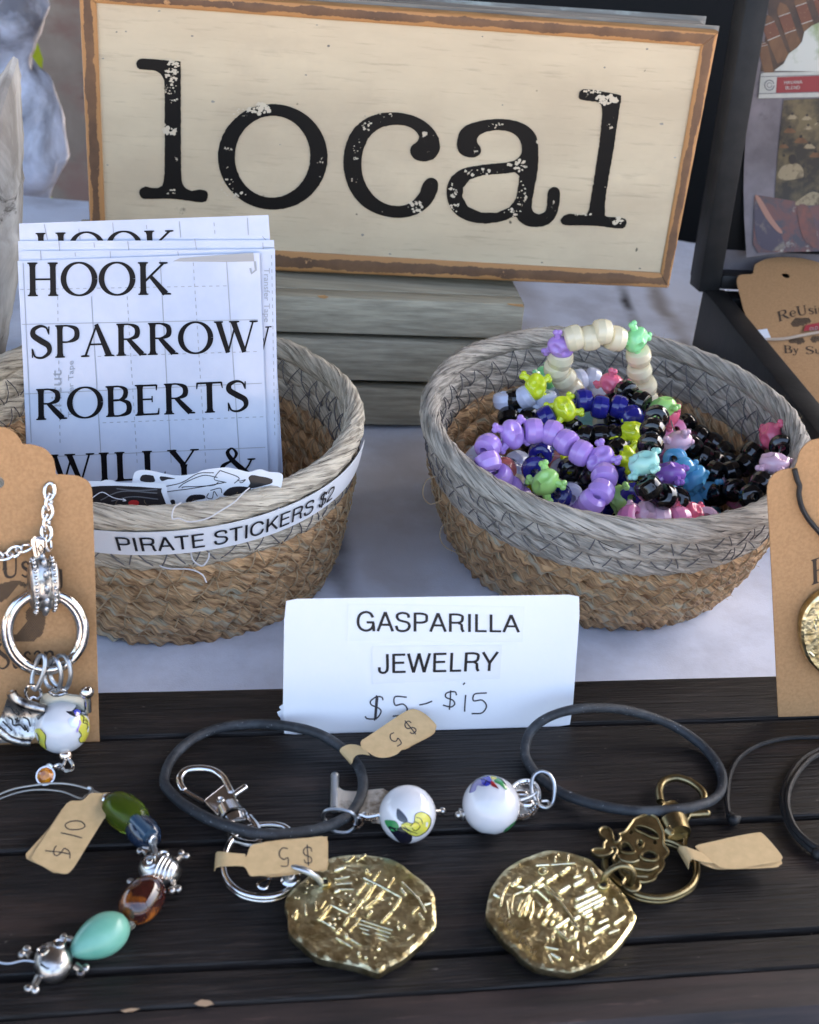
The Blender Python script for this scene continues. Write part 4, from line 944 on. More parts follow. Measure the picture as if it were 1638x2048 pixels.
# ================================================================== WHITE PRICE CARD
wp = Plane(TR(850, 1455), 10.4, 12)
pc = thing('price_card', 'white card reading GASPARILLA JEWELRY with a handwritten price range, slotted in the tray', 'price card', TR(850, 1455))
mb = MB(); cc = [(568, 1201), (575, 1196), (1156, 1189), (1162, 1191), (1143, 1452), (565, 1472)]
def bow(x, y): return .0016 * math.sin(PI * min(1, max(0, (x - 565) / 590))) * (.3 + .7 * (1455 - y) / 260) + .0012 * max(0, (x - 1080) / 80) ** 2 * max(0, (1455 - y) / 260)
def wpm(x, y, h): return wp.px(x, y, h + bow(x, y))
fcc = quadmap([(569, 1198), (1162, 1189), (1143, 1452), (565, 1470)]); NX, NY = 24, 6
for s_ in (0, -.0006):
    for i in range(NY + 1):
        for k in range(NX + 1):
            u, v_ = k / NX, i / NY
            if i in (0, NY) and k in (0, NX): u = .006 if k == 0 else .994; v_ = .01 if i == 0 else .985
            mb.v.append(wpm(*fcc(u, v_), s_))
m_ = NX + 1; Q = m_ * (NY + 1)
for i in range(NY):
    for k in range(NX): A_ = i * m_ + k; mb.f += [[A_, A_ + 1, A_ + m_ + 1, A_ + m_], [Q + A_, Q + A_ + m_, Q + A_ + m_ + 1, Q + A_ + 1]]; mb.mi += [0, 0]; mb.uv += [None, None]
for k in range(NX):
    for A_ in (k, NY * m_ + k): mb.f.append([A_, A_ + 1, Q + A_ + 1, Q + A_]); mb.mi.append(0); mb.uv.append(None)
for i in range(NY):
    for A_ in (i * m_, i * m_ + NX): mb.f.append([A_, A_ + m_, Q + A_ + m_, Q + A_]); mb.mi.append(0); mb.uv.append(None)
mb.build('card', m_paper, pc)
tp = [(566, 1408), (558, 1414), (562, 1420), (554, 1424), (557, 1432), (561, 1436), (563, 1462), (600, 1464), (600, 1400)]
mb = MB(); mb.prism([wp.px(x, y, -.001) for x, y in tp], [wp.px(x, y, -.0013) for x, y in tp]); mb.build('torn_backing', m_paper, pc, smooth=False, label='torn paper behind the lower left edge')
c6 = lambda pts: crop(2.559, 540, 1160, pts)
for s_, q, bx_ in (('GASPARILLA', [(440, 160), (1280, 180), (1280, 268), (440, 262)], [(400, 120), (1302, 135), (1292, 318), (394, 312)]), ('JEWELRY', [(548, 380), (1172, 368), (1164, 465), (550, 478)], [(524, 338), (1188, 332), (1176, 505), (522, 532)])):
    b2 = c6(bx_); mb = MB(); 
    q_b = quadmap(b2)
    for s3 in (.00022, .00003):
        for k in range(17):
            for v_ in (0, 1): mb.v.append(wpm(*q_b(k / 16, v_), s3))
    for k in range(16): mb.f += [[2 * k, 2 * k + 2, 2 * k + 3, 2 * k + 1], [34 + 2 * k, 34 + 2 * k + 1, 34 + 2 * k + 3, 34 + 2 * k + 2], [2 * k, 34 + 2 * k, 36 + 2 * k, 2 * k + 2], [2 * k + 1, 2 * k + 3, 37 + 2 * k, 35 + 2 * k]]; mb.mi += [0] * 4; mb.uv += [None] * 4
    mb.f += [[0, 1, 35, 34], [32, 66, 67, 33]]; mb.mi += [0, 0]; mb.uv += [None, None]
    tpo = mb.build('tape_label', m_tape, pc)
    mb = MB(); put_sans(mb, s_, c6(q), wpm, .00036); mb.build('lettering', m_ink, tpo, smooth=False, fixn=False)
hand = [[(578, 615), (572, 600), (545, 598), (515, 620), (520, 640), (555, 655), (568, 675), (545, 708), (500, 710), (486, 698)], [(545, 590), (540, 650), (535, 720)], [(552, 600), (546, 660), (542, 715)], [(700, 600), (640, 598), (640, 640), (680, 635), (702, 660), (685, 690), (628, 697)], [(764, 640), (800, 632), (830, 620)],
        [(955, 590), (945, 572), (905, 578), (900, 600), (935, 615), (945, 635), (925, 650), (885, 640)], [(925, 565), (922, 620), (918, 665)], [(1002, 588), (998, 630), (996, 674)], [(1110, 578), (1048, 584), (1042, 618), (1085, 615), (1108, 645), (1085, 680), (1032, 684)], [(988, 536), (998, 526)]]
mb = MB()
for k, s_ in enumerate(hand): strip(mb, S2(c6(s_), 6), 2.8, wpm, .0001 + k * 4e-6)
o = mb.build('handwriting', m_pen, pc, smooth=False, fixn=False)

# ================================================================== KRAFT CARDS
def scallop_card(name, label, pl, half, cx, bottom, loc, hole, cat='jewelry card', hr=13, m=None, skew=True):
    """half: outline of one side from top centre to the bottom corner (pixels), mirrored about the vertical through cx in card space"""
    uvs = [pl.uv(*p) for p in half]; c = pl.uv(cx, half[0][1])[0]; sl = (uvs[-1][0] - uvs[-2][0]) / (uvs[-1][1] - uvs[-2][1]) if skew else 0; full = uvs + [(2 * (c + sl * (v_ - uvs[0][1])) - u, v_ + 0) for u, v_ in reversed(uvs)]
    hc = pl.uv(*hole); rr = hr * SC(pl.px(*hole)); hl = [(hc[0] + rr * math.cos(2 * PI * i / 18), hc[1] + rr * math.sin(2 * PI * i / 18)) for i in range(18)]
    t = thing(name, label, cat, loc); mb = MB(); mb.holed([[pl.w(u, v_, 0) for u, v_ in full], [pl.w(u, v_, 0) for u, v_ in hl]], pl.N * -.0005)
    mb.build('card', m or m_kraft, t, smooth=False); return t
lk = Plane(TR(100, 1482), 10.4, 13)
c5 = lambda pts: crop(3.939, 0, 840, pts)
half = [(-5, 853), (8, 855)] + S2(c5([(40, 60), (100, 90), (140, 130), (170, 178)]), 4) + S2(c5([(178, 192), (250, 195), (350, 228), (410, 290), (432, 360), (438, 425)]), 4) + S2(c5([(448, 432), (480, 430), (600, 440), (680, 475), (715, 520), (728, 590)]), 4) + [c5([(742, 1000)])[0], (199, 1487)]
lc = scallop_card('jewelry_card', 'scalloped brown kraft card carrying the silver ring pendant necklace, at the left edge', lk, half, -5, 1490, TR(100, 1482), (-5, 965))
rng2 = random.Random(5)
mb = MB(); put_run(mb, 'ReUsing', [(-66, 1106), (128, 1104), (128, 1152), (-66, 1156)], lmap(lk), .00012, 1.3, 0, lambda u: -1.1 * (u - .5) ** 2 * 1.3); mb.build('lettering', m_stamp, lc, smooth=False, fixn=False)
mb = MB(); put_run(mb, 'By', [(-95, 1300), (-20, 1298), (-20, 1340), (-95, 1344)], lmap(lk), .00012); put_run(mb, 'Susan', [(-8, 1286), (110, 1284), (112, 1334), (-8, 1338)], lmap(lk), .00012); mb.build('lettering', m_stamp, lc, smooth=False, fixn=False)
def stamp_pattern(mb, mp, blobs, cell, h=.0001):
    for pts in blobs:
        xs = [p[0] for p in pts]; ys = [p[1] for p in pts]; y = min(ys); r_ = 0
        def inside(x, y):
            c_ = False; j_ = len(pts) - 1
            for i in range(len(pts)):
                if (pts[i][1] > y) != (pts[j_][1] > y) and x < (pts[j_][0] - pts[i][0]) * (y - pts[i][1]) / (pts[j_][1] - pts[i][1]) + pts[i][0]: c_ = not c_
                j_ = i
            return c_
        while y < max(ys):
            x = min(xs) + (cell / 2 if r_ % 2 else 0)
            while x < max(xs):
                if inside(x, y):
                    s_ = cell * .52; poly(mb, [(x - s_, y), (x, y - s_ * .8), (x + s_, y), (x, y + s_ * .8)], mp, h)
                x += cell
            y += cell * .62; r_ += 1
mb = MB(); stamp_pattern(mb, lmap(lk), [c5([(-160, 1290), (0, 1290), (120, 1260), (220, 1290), (200, 1330), (150, 1300), (60, 1400), (0, 1440), (-80, 1430)]), c5([(130, 1690), (210, 1600), (200, 1500), (250, 1470), (340, 1500), (362, 1570), (340, 1680), (270, 1740), (160, 1750), (100, 1740), (-100, 1750), (-100, 1690)])], 4.6)
o = mb.build('stamped_motif', m_stamp, lc, smooth=False, fixn=False); o['kind'] = 'stuff'
rk = Plane(TR(1590, 1430), 10.4, 8)
cr = lambda pts: crop(3.413, 1500, 860, pts)
half = [(1740, 858)] + [(1690, 864)] + S2(cr([(471, 60), (400, 82), (345, 145), (325, 215), (305, 262)]), 4)[0:] + S2(cr([(290, 262), (200, 280), (150, 318), (124, 372), (118, 430)]), 4) + [cr([(140, 800)])[0], (1557, 1434)]
rc = scallop_card('jewelry_card', 'scalloped brown kraft card with a gold coin pendant on black cord, at the right edge', rk, half, 1740, 1430, TR(1600, 1430), (1740, 960))
mb = MB(); put_run(mb, 'ReUsing', [(1619, 1120), (1840, 1108), (1840, 1160), (1621, 1170)], lmap(rk), .00012, 1.1, 0, lambda u: -1.0 * (u - .5) ** 2 * 1.3 + .3); mb.build('lettering', m_stamp, rc, smooth=False, fixn=False)

# ---- gold pendant on the right card
def coin(name, label, cat, mapper, outl, nrm, th, hole, relief, loc, group=None, mrel=None, bumpk=1.0, seed=0, thin=1.0):
    """hammered coin with irregular outline: polar grid displaced by the striking, raised bars on top"""
    t = thing(name, label, cat, loc, group) if isinstance(name, str) else name
    o2 = S2(outl, 5, True); n = len(o2); cx = sum(p[0] for p in o2) / n; cy = sum(p[1] for p in o2) / n
    mb = MB(); R_ = 15; nrm = V(nrm)
    def H_(x, y, s_):
        return (noise.noise(V((x * .045, y * .045, seed))) * .00035 + noise.noise(V((x * .14, y * .14, seed + 4))) * .00012 * bumpk) * min(1, (1 - s_) * 6 + .15)
    for k in range(R_ + 1):
        s_ = 1 - (k / R_) ** 1.1 if k < R_ else .0001
        for i in range(n):
            x, y = cx + (o2[i][0] - cx) * s_, cy + (o2[i][1] - cy) * s_
            e = (.00016 + .00016 * noise.noise(V((x * .1, y * .1, 3)))) if k == 1 else 0
            mb.v.append(mapper(x, y, 0) + nrm * (H_(x, y, s_) + e + (-.0004 if k == 0 else 0)))
    for k in range(R_):
        for i in range(n): mb.f.append([k * n + i, k * n + (i + 1) % n, (k + 1) * n + (i + 1) % n, (k + 1) * n + i]); mb.mi.append(0); mb.uv.append(None)
    b0 = len(mb.v)
    for s_, d in ((1.0, -th + .0004), (.985, -th)):
        for i in range(n): mb.v.append(mapper(cx + (o2[i][0] - cx) * s_, cy + (o2[i][1] - cy) * s_, 0) - nrm * -d)
    for i in range(n):
        i2 = (i + 1) % n; mb.f.append([i2, i, b0 + i, b0 + i2]); mb.f.append([b0 + i2, b0 + i, b0 + n + i, b0 + n + i2]); mb.mi += [0, 0]; mb.uv += [None, None]
    mb.f.append([b0 + n + i for i in range(n)]); mb.mi.append(0); mb.uv.append(None)
    mb.build('coin_disc', m_gold, t)
    if hole:
        hx, hy, hr = hole; mb = MB(); pts = [mapper(hx + hr * math.cos(2 * PI * i / 20), hy + hr * .8 * math.sin(2 * PI * i / 20), 0) + nrm * .0005 for i in range(20)]
        mb.tube(pts, .0004, 6, closed=True); rim_ = mb.build('hole_rim', m_gold, t)
        mb = MB(); q = [mapper(hx + hr * .85 * math.cos(2 * PI * i / 20), hy + hr * .68 * math.sin(2 * PI * i / 20), 0) for i in range(20)]
        mb.prism([p + nrm * .00048 for p in q], [p - nrm * .0003 for p in q]); mb.build('hole', m_oxdark, t)
    if relief:
        mb = MB()
        for pts, wd in relief:
            P_ = [mapper(x, y, 0) + nrm * (H_(x, y, .3) + .0001) for x, y in pts]; r_ = wd * SC(P_[0]) / 2
            if len(P_) == 1: mb.ball(P_[0], (r_, r_, r_ * .6), 8, 5); continue
            mb.tube(P_, r_, 6)
            mb.ball(P_[0], r_, 6, 4); mb.ball(P_[-1], r_, 6, 4)
        o = mb.build('struck_design', mrel or m_goldr, t); o['kind'] = 'stuff'
    return t
rr_ = random.Random(21)
pen_o = []
for i in range(11):
    a = 2 * PI * i / 11 + .2; pen_o.append((1692 + 93 * math.cos(a) * rr_.uniform(.95, 1.02), 1268 + 95 * math.sin(a) * rr_.uniform(.95, 1.02)))
rel = [([(1692 + math.cos(a) * r_ * 70, 1268 + math.sin(a) * r_ * 70), (1692 + math.cos(a + .15) * r_ * 74, 1268 + math.sin(a + .15) * r_ * 74)], rr_.uniform(3, 6)) for a, r_ in [(rr_.uniform(0, 6.28), rr_.uniform(.2, 1.15)) for _ in range(60)]]
coin('coin_pendant', 'gold hammered coin pendant hanging against the right kraft card, mostly out of frame', 'pendant', lambda x, y, h: rk.px(x, y, .0042 + h), pen_o, rk.N, .0035, None, rel, rk.px(1692, 1360, .004), bumpk=2.4, seed=3)
mb = MB(); mb.tube(spline([rk.px(x, y, h) for x, y, h in ((1589, 938, .0006), (1594, 958, .0012), (1599, 972, .0015), (1598, 990, .0016), (1604, 1015, .0016), (1618, 1040, .0018), (1640, 1066, .0022), (1670, 1105, .003), (1690, 1150, .0045), (1694, 1178, .0048))], 6), .00085, 8)
mb.tube(spline([rk.px(x, y, h) for x, y, h in ((1700, 1178, .0048), (1712, 1150, .0045), (1740, 1090, .003), (1790, 1020, .0018), (1850, 975, .0015), (1890, 938, .0008))], 6), .00085, 8)
tag(mb.build('pendant_cord', m_cord), 'black waxed cord hooked in the notch of the right kraft card', 'cord')

# ================================================================== BLACK BOX AT THE RIGHT
bxC = P(1404, 700, 0); hz = .0398; A0 = V((bxC.x, bxC.y, 0)); A0.x = P(1406, 576, hz).x; A0.y = P(1406, 576, hz).y
A1 = P(1626, 853, hz); A1 = V((A1.x, A1.y, 0)); dirS = (A1 - A0).normalized(); dirW = V((-dirS.y, dirS.x, 0)); Ls = (A1 - A0).length + .03
box_ = thing('display_box', 'black hinged display box standing open behind the bracelet basket, lid lined with a paper collage', 'box', A0)
th_ = .0135; W_ = .21; EZ = V((0, 0, 1))
def bxp(name, o_, X, Y, Z, m=m_black, bv=.0012): mb = MB(); mb.box(o_, X, Y, Z); return mb.build(name, m, box_, bevel=bv)
A0b = A0 - dirS * 0
bxp('side_wall', A0b + EZ * .003, dirS * Ls, dirW * th_, EZ * (hz - .003))
bxp('side_wall', A0b + dirW * (W_ - th_) + EZ * .003, dirS * Ls, dirW * th_, EZ * (hz - .003))
bxp('front_wall', A0b + dirS * (Ls - th_ ) + dirW * (th_ + .0002) + EZ * .003, dirS * (th_ - .0003), dirW * (W_ - 2 * th_ - .0004), EZ * (hz - .006))
bxp('back_wall', A0b + dirS * .0003 + dirW * (th_ + .0002) + EZ * .003, dirS * th_, dirW * (W_ - 2 * th_ - .0004), EZ * (hz - .0035))
bxp('floor', A0b + dirS * .001 + dirW * .001 + EZ * .0012, dirS * (Ls - .002), dirW * (W_ - .002), EZ * .0016, m_blackp, .0002)
# lid: plane through the back edge, leaning back a little
yawL = math.degrees(math.atan2(dirW.y, dirW.x)); lid = Plane(A0 + EZ * hz, yawL, 6)
# traced left member: outer side edge, arris, inner edge
HL = lid.uv(1484, -40)[1]; LT_ = .028
def L(px_, py_): return lid.uv(px_, py_)
u_in = L(1482, 317)[0]; u_ar = L(1443, 281)[0]
def lb(name, u0, u1, v0, v1, h0, h1, m=m_black, bv=.0012): mb = MB(); mb.box(lid.w(u0, v0, h0), lid.X * (u1 - u0), lid.Y * (v1 - v0), lid.N * (h1 - h0)); return mb.build(name, m, box_, bevel=bv)
LH = .200; vb = max(L(1450, 528)[1], .006)
lb('lid_side', u_ar, u_in, -.002, LH, -.0165, .003)
lb('lid_side', u_ar + W_ - (u_in - u_ar), u_ar + W_, .002, LH, -.0165, .003)
lb('lid_rail', u_in + .0002, u_ar + W_ - (u_in - u_ar) - .0002, .0002, .002 + (u_in - u_ar) * .5, -.0165, .002)
lb('lid_rail', u_in + .0002, u_ar + W_ - (u_in - u_ar) - .0002, LH - .012, LH, -.0165, .002)
lb('lid_panel', u_ar + .001, u_ar + W_ - .001, .003, LH - .001, -.020, -.0168, m_blackp, .0003)
m_mauve = mk('mauve_lace_print', (.13, .11, .113), .6, var=(.25, .215, .225), scale=26, lo_=.35, hi_=.65, bump=.0001)
layer(m_mauve, (.10, .085, .085), 45, .58, .68)
mb = MB(); mb.box(lid.w(u_in + .0006, .0085, -.0150), lid.X * .11, lid.Y * .012, lid.N * .0004); mb.build('mauve_strip', m_mauve, box_)
# collage sheet bulging in front of the lid
cg = thing('collage_print', 'picture collage of cigars, HAVANA BLEND band and old workshop photo in the box lid', 'print', lid.px(1500, 515, -.004))
def hb(x, y):
    t = max(0, min(1, (y - 330) / 190)); s_ = max(0, min(1, (1530 - x) / 60)); return -.013 + .009 * t * t + .002 * math.sin((y + 40) / 90)
def cm(x, y, h): return lid.px(x, y, hb(x, y) + h)
outl = [(1528, -20), (1524, 20), (1519, 80), (1513, 130), (1505, 180), (1497, 235), (1491, 280), (1488, 330), (1487, 380), (1488, 430), (1491, 480), (1493, 515), (1520, 511), (1560, 506), (1600, 500), (1640, 494), (1760, 480), (1760, -20)]
def sheetpoly(nm, m, pts, h, sub=5, par=cg):
    mb = MB(); poly(mb, pts, cm, h, sub=sub); return mb.build(nm, m, par, smooth=True, fixn=False)
sheetpoly('backing_sheet', m_mauve, outl, 0, 6)
cx4 = lambda pts: crop(4.097, 1360, 0, pts)
m_bk = mk('printed_dark_brown', (.035, .018, .010), .45, var=(.08, .04, .02), scale=80)
m_cig = mk('printed_cigar_brown', (.085, .034, .012), .45, var=(.17, .08, .03), scale=130, stretch=(1, 1, .4), lo_=.35, hi_=.7)
m_cigband = mk('printed_cigar_band', (.13, .040, .014), .4, var=(.36, .2, .09), scale=900, lo_=.62, hi_=.68)
m_cream = mk('printed_cream', (.50, .48, .42), .5, var=(.38, .38, .33), scale=90)
m_red = mk('printed_band_red', (.22, .012, .018), .4)
m_map = mk('printed_watercolour', (.50, .50, .44), .5, var=(.22, .27, .13), scale=60, lo_=.5, hi_=.66)
m_sep = mk('printed_sepia_photo', (.026, .02, .013), .5, var=(.15, .11, .05), scale=85, lo_=.42, hi_=.66)
m_shirt = mk('printed_shirt', (.30, .23, .13), .5, var=(.10, .07, .035), scale=260, lo_=.48, hi_=.66)
m_tank = mk('printed_red_bottle', (.16, .06, .045), .4, var=(.07, .055, .06), scale=60, lo_=.42, hi_=.6, dist=1.5)
layer(m_tank, (.42, .38, .30), 90, .60, .68)
sheetpoly('cigar_photo', m_bk, cx4([(720, -40), (720, 130), (700, 300), (680, 450), (660, 585), (1139, 590), (1500, 590), (1500, -40)]), .0003)
def cigar(p0, p1, wpx, bands=((.22, .45),)):
    (x0_, y0_), (x1_, y1_) = p0, p1; dx, dy = x1_ - x0_, y1_ - y0_; l = math.hypot(dx, dy); nx, ny = -dy / l, dx / l; mb = MB(); n = 14
    hgt = lambda a: .0003 + .0012 * math.sqrt(max(0, 1 - a * a))
    def rows(t0, t1, extra, m, nm, par):
        mb = MB(); k = 9; N2 = 12
        for i in range(N2 + 1):
            t = t0 + (t1 - t0) * i / N2; rad = wpx / 2 * (min(1, (t / .12) ** .5) if t < .12 else 1)
            for j_ in range(k):
                a = -1 + 2 * j_ / (k - 1); mb.v.append(cm(x0_ + dx * t + nx * rad * a, y0_ + dy * t + ny * rad * a, .0004 + extra))
        for i in range(N2):
            for j_ in range(k - 1): A = i * k + j_; mb.f.append([A, A + 1, A + k + 1, A + k]); mb.mi.append(0); mb.uv.append(None)
        return mb.build(nm, m, par, fixn=False)
    c_ = rows(0.001, 1, 0, m_cig, 'printed_cigar', cg)
    for a, b in bands:
        rows(a, b, .00008, m_cigband, 'cigar_band', c_)
        for e in (a, b): rows(e - .006, e + .006, .00014, m_cream, 'band_edge', c_)
for p0, p1, w_, bd in (((690, 120), (850, 500), 150, (.2, .5)), ((820, 20), (960, 420), 135, (.25, .6)), ((960, -60), (1090, 330), 130, (.25, .62)), ((1110, -80), (1230, 250), 120, (.2, .6)), ((670, 340), (740, 640), 110, (.06, .12))):
    q = cx4([p0, p1]); cigar(q[0], q[1], w_ * .74 / 4.097, (bd,))
sheetpoly('painted_map', m_map, cx4([(770, 580), (850, 520), (890, 440), (960, 390), (1000, 340), (1020, 260), (1080, 210), (1139, 185), (1500, 150), (1500, 590)]), .0008)
sheetpoly('cream_band', m_cream, cx4([(662, 606), (690, 596), (1139, 585), (1500, 575), (1500, 780), (1139, 795), (640, 806), (650, 740), (655, 680)]), .0009)
sheetpoly('red_band', m_red, cx4([(796, 632), (1139, 620), (1500, 610), (1500, 740), (1139, 752), (786, 764)]), .0011)
mb = MB(); strip(mb, cx4([(662, 628), (1139, 616), (1500, 606)]), 1.6, cm, .0010); strip(mb, cx4([(645, 768), (1139, 756), (1500, 745)]), 1.6, cm, .0012); strip(mb, ellp(*cx4([(733, 698)])[0], 9.5, 10, 24) + [(0, 0)][:0], 2.2, cm, .00115); strip(mb, ellp(*cx4([(733, 698)])[0], 4.5, 5, 14), 1.5, cm, .00118)
mb.build('band_rules', m_pgrey, cg, smooth=False, fixn=False)
mb = MB(); put_sans(mb, 'HAVANA', cx4([(852, 664), (1002, 658), (1002, 684), (852, 690)]), cm, .0013); put_sans(mb, 'BLEND', cx4([(862, 707), (984, 703), (984, 729), (862, 732)]), cm, .0013); mb.build('lettering', m_cream, cg, smooth=False, fixn=False)
sheetpoly('workshop_photo', m_sep, cx4([(850, 820), (1139, 805), (1500, 790), (1500, 1650), (1139, 1680), (770, 1700), (800, 1300), (830, 1000)]), .0006, 3)
def blob(m, pts, h, nm='printed_figure'): sheetpoly(nm, m, S2(cx4(pts), 3, True), h, 1)
m_hair = mk('printed_dark_hair', (.02, .014, .01), .5)
blob(m_shirt, [(800, 1440), (830, 1370), (890, 1345), (960, 1340), (1005, 1380), (1010, 1450), (960, 1465), (880, 1478), (830, 1470)], .0009)
blob(m_hair, [(890, 1290), (915, 1265), (945, 1275), (950, 1320), (925, 1345), (900, 1335)], .00105, 'printed_head')
blob(m_shirt, [(945, 1680), (1010, 1610), (1090, 1570), (1160, 1600), (1180, 1670)], .00095)
for x, y, s_, mm in ((920, 950, 45, m_shirt), (1040, 960, 42, m_shirt), (900, 1060, 50, m_cig), (990, 1140, 55, m_cig), (1060, 1190, 48, m_shirt), (1050, 1040, 38, m_shirt), (850, 1190, 40, m_cig), (850, 1290, 44, m_sep), (1110, 1260, 50, m_cig), (1130, 1010, 30, m_shirt)):
    blob(mm, [(x - s_, y + s_ * .5), (x - s_ * .5, y - s_ * .1), (x, y - s_ * .3), (x + s_ * .6, y), (x + s_, y + s_ * .5), (x, y + s_ * .6)], .0008 + rr_.random() * .0001)
    blob(m_hair, [(x - s_ * .2, y - s_ * .2), (x - s_ * .15, y - s_ * .6), (x + s_ * .2, y - s_ * .6), (x + s_ * .2, y - s_ * .2)], .00098, 'printed_head')
sheetpoly('bottle_picture', m_tank, cx4([(610, 1610), (650, 1600), (1139, 1680), (1500, 1640), (1500, 2110), (1139, 2060), (640, 2070), (600, 2000)]), .0007, 4)
blob(mk('printed_orange', (.20, .06, .035), .4, var=(.09, .05, .04), scale=150), [(960, 1700), (1050, 1690), (1110, 1850), (1120, 2030), (1010, 1950)], .001, 'printed_bottle')
blob(mk('printed_purple', (.06, .04, .055), .4, var=(.22, .17, .12), scale=110, lo_=.5, hi_=.66), [(620, 1640), (700, 1720), (800, 1880), (860, 2010), (760, 2060), (640, 2000), (610, 1800)], .0009, 'printed_bottle')
blob(mk('printed_orange_streak', (.36, .17, .11), .4), [(615, 1610), (660, 1625), (760, 1790), (840, 1900), (800, 1900), (700, 1780)], .00105, 'printed_streak')
# kraft card lying in the box
kd = Plane(P(1560, 850, .008), yawL, 70)
ck = lambda pts: crop(4.097, 1360, 450, pts)
half = [ck([(870, 262)])[0]] + S2(ck([(800, 262), (700, 280), (620, 320), (606, 355), (600, 395)]), 4) + S2(ck([(590, 402), (500, 408), (472, 430), (465, 470)]), 4) + ck([(520, 690), (640, 1010), (820, 1400), (920, 1650)])
kc = scallop_card('jewelry_card', 'scalloped brown kraft card lying in the open black box, stamped ReUsing By Susan', kd, half, 1572 + 8, 850, P(1570, 760, .012), ck([(868, 413)])[0], hr=8, skew=False)
mb = MB(); put_run(mb, 'ReUsing', ck([(785, 690), (1250, 640), (1262, 715), (800, 770)]), lmap(kd), .0002, 1.1, 0, lambda u: -1.4 * (u - .5) ** 2 * 1.2 + .1); mb.build('lettering', m_stamp, kc, smooth=False, fixn=False)
mb = MB(); put_run(mb, 'By', ck([(845, 985), (975, 990), (978, 1050), (850, 1050)]), lmap(kd), .0002, 1.2); put_run(mb, 'Susan', ck([(1025, 995), (1330, 985), (1332, 1050), (1028, 1058)]), lmap(kd), .0002, 1.2); mb.build('lettering', m_stamp, kc, smooth=False, fixn=False)
mb = MB(); stamp_pattern(mb, lmap(kd), [ck([(905, 800), (940, 765), (1000, 755), (1080, 770), (1060, 800), (980, 830), (930, 835)]), ck([(890, 935), (1010, 920), (1035, 960), (980, 975), (905, 970)]), ck([(1065, 920), (1130, 905), (1180, 930), (1110, 965), (1075, 955)])], 4.2, .0002)
o = mb.build('stamped_motif', m_stamp, kc, smooth=False, fixn=False); o['kind'] = 'stuff'
fb = thing('fabric_label_band', 'beige elastic with white end clip and red label across the card in the box', 'band', kd.px(1560, 670, .001))
mb = MB(); mb.tube(spline([kd.px(x, y, h) for x, y, h in ck_ ] if False else [kd.px(*ck([(700, 938)])[0], .001), kd.px(*ck([(850, 932)])[0], .0012), kd.px(*ck([(980, 908)])[0], .0014), kd.px(*ck([(1139, 878)])[0], .0016), kd.px(*ck([(1300, 850)])[0], .0012)], 6), .0009, 8); mb.build('elastic', mk('beige_elastic', (.50, .38, .28), .7), fb)
mb = MB(); q = ck([(640, 862), (712, 852), (745, 930), (695, 942)]); mb.prism([kd.px(*p, .0016) for p in q], [kd.px(*p, .0006) for p in q]); mb.build('end_clip', m_paper, fb, bevel=.0002)
mb = MB(); q = ck([(1030, 820), (1250, 780), (1262, 850), (1010, 870)]); mb.prism([kd.px(*p, .0010) for p in q], [kd.px(*p, .0005) for p in q]); rl = mb.build('red_label', mk('red_fabric', (.36, .03, .04), .7), fb)
mb = MB(); put_text(mb, 'OLD', ck([(1060, 840), (1130, 828), (1132, 856), (1062, 866)]), lmap(kd), .0012); mb.build('lettering', m_cream, rl, smooth=False, fixn=False)
# ================================================================== BEADED BRACELETS IN THE RIGHT BASKET
def bead_mesh():
    mb = MB(); prof = [(0, -.5), (.30, -.5), (.34, -.50), (.62, -.47), (.86, -.34), (.97, -.16), (1.0, 0), (.97, .16), (.86, .34), (.62, .47), (.34, .50), (.30, .30), (0, .3)]
    prof = [(.34, -.49), (.66, -.48), (.89, -.38), (.98, -.20), (1.0, -.02), (1.012, 0), (1.0, .02), (.98, .20), (.89, .38), (.66, .48), (.34, .49), (.30, .40), (.30, -.40)]
    seg = 20; n = len(prof)
    for r_, z in prof:
        for j_ in range(seg):
            a = 2 * PI * j_ / seg; mb.v.append(V((math.cos(a) * r_ * .0050, math.sin(a) * r_ * .0050, z * .0074)))
    for i in range(n):
        for j_ in range(seg): mb.f.append([i * seg + j_, i * seg + (j_ + 1) % seg, ((i + 1) % n) * seg + (j_ + 1) % seg, ((i + 1) % n) * seg + j_]); mb.mi.append(0); mb.uv.append(None)
    return mb
def skull_mesh():
    """skull-and-crossbones pony bead: round skull, jaw, eye dents, four knobbed bone ends; string runs along z"""
    mb = MB(); seg, rg = 36, 24
    for i in range(rg + 1):
        th = PI * i / rg
        for j_ in range(seg):
            ph = 2 * PI * j_ / seg; d = V((math.sin(th) * math.cos(ph), math.sin(th) * math.sin(ph), math.cos(th)))
            r_ = V((.0060 * d.x, .0046 * d.y, .0050 * d.z)); k = 1.0
            for ex, ez in ((-.45, .12), (.45, .12)):
                e = V((ex, -.85, ez)).normalized(); c_ = d.dot(e)
                if c_ > .90: k -= (c_ - .90) * 3.2
            e = V((0, -.9, -.38)).normalized(); c_ = d.dot(e)
            if c_ > .96: k -= (c_ - .96) * 4
            if d.z < -.3: r_.x *= 1 - (-.3 - d.z) * .35
            mb.v.append(r_ * k)
    for i in range(rg):
        for j_ in range(seg): mb.f.append([i * seg + j_, (i + 1) * seg + j_, (i + 1) * seg + (j_ + 1) % seg, i * seg + (j_ + 1) % seg]); mb.mi.append(0); mb.uv.append(None)
    for sx in (-1, 1):
        for sz in (-1, 1):
            a = V((sx * .0028, .0004, sz * .0030)); b = V((sx * .0043, .0004, sz * .0058)); mb.tube([a, b], [.0019, .0013], 8)
            t = (b - a).normalized(); n_ = V((t.z, 0, -t.x)); mb.ball(b + n_ * .0008 + t * .0003, .00135, 8, 6); mb.ball(b - n_ * .0008 + t * .0003, .00135, 8, 6)
    return mb
class Shared: pass
_me = {}
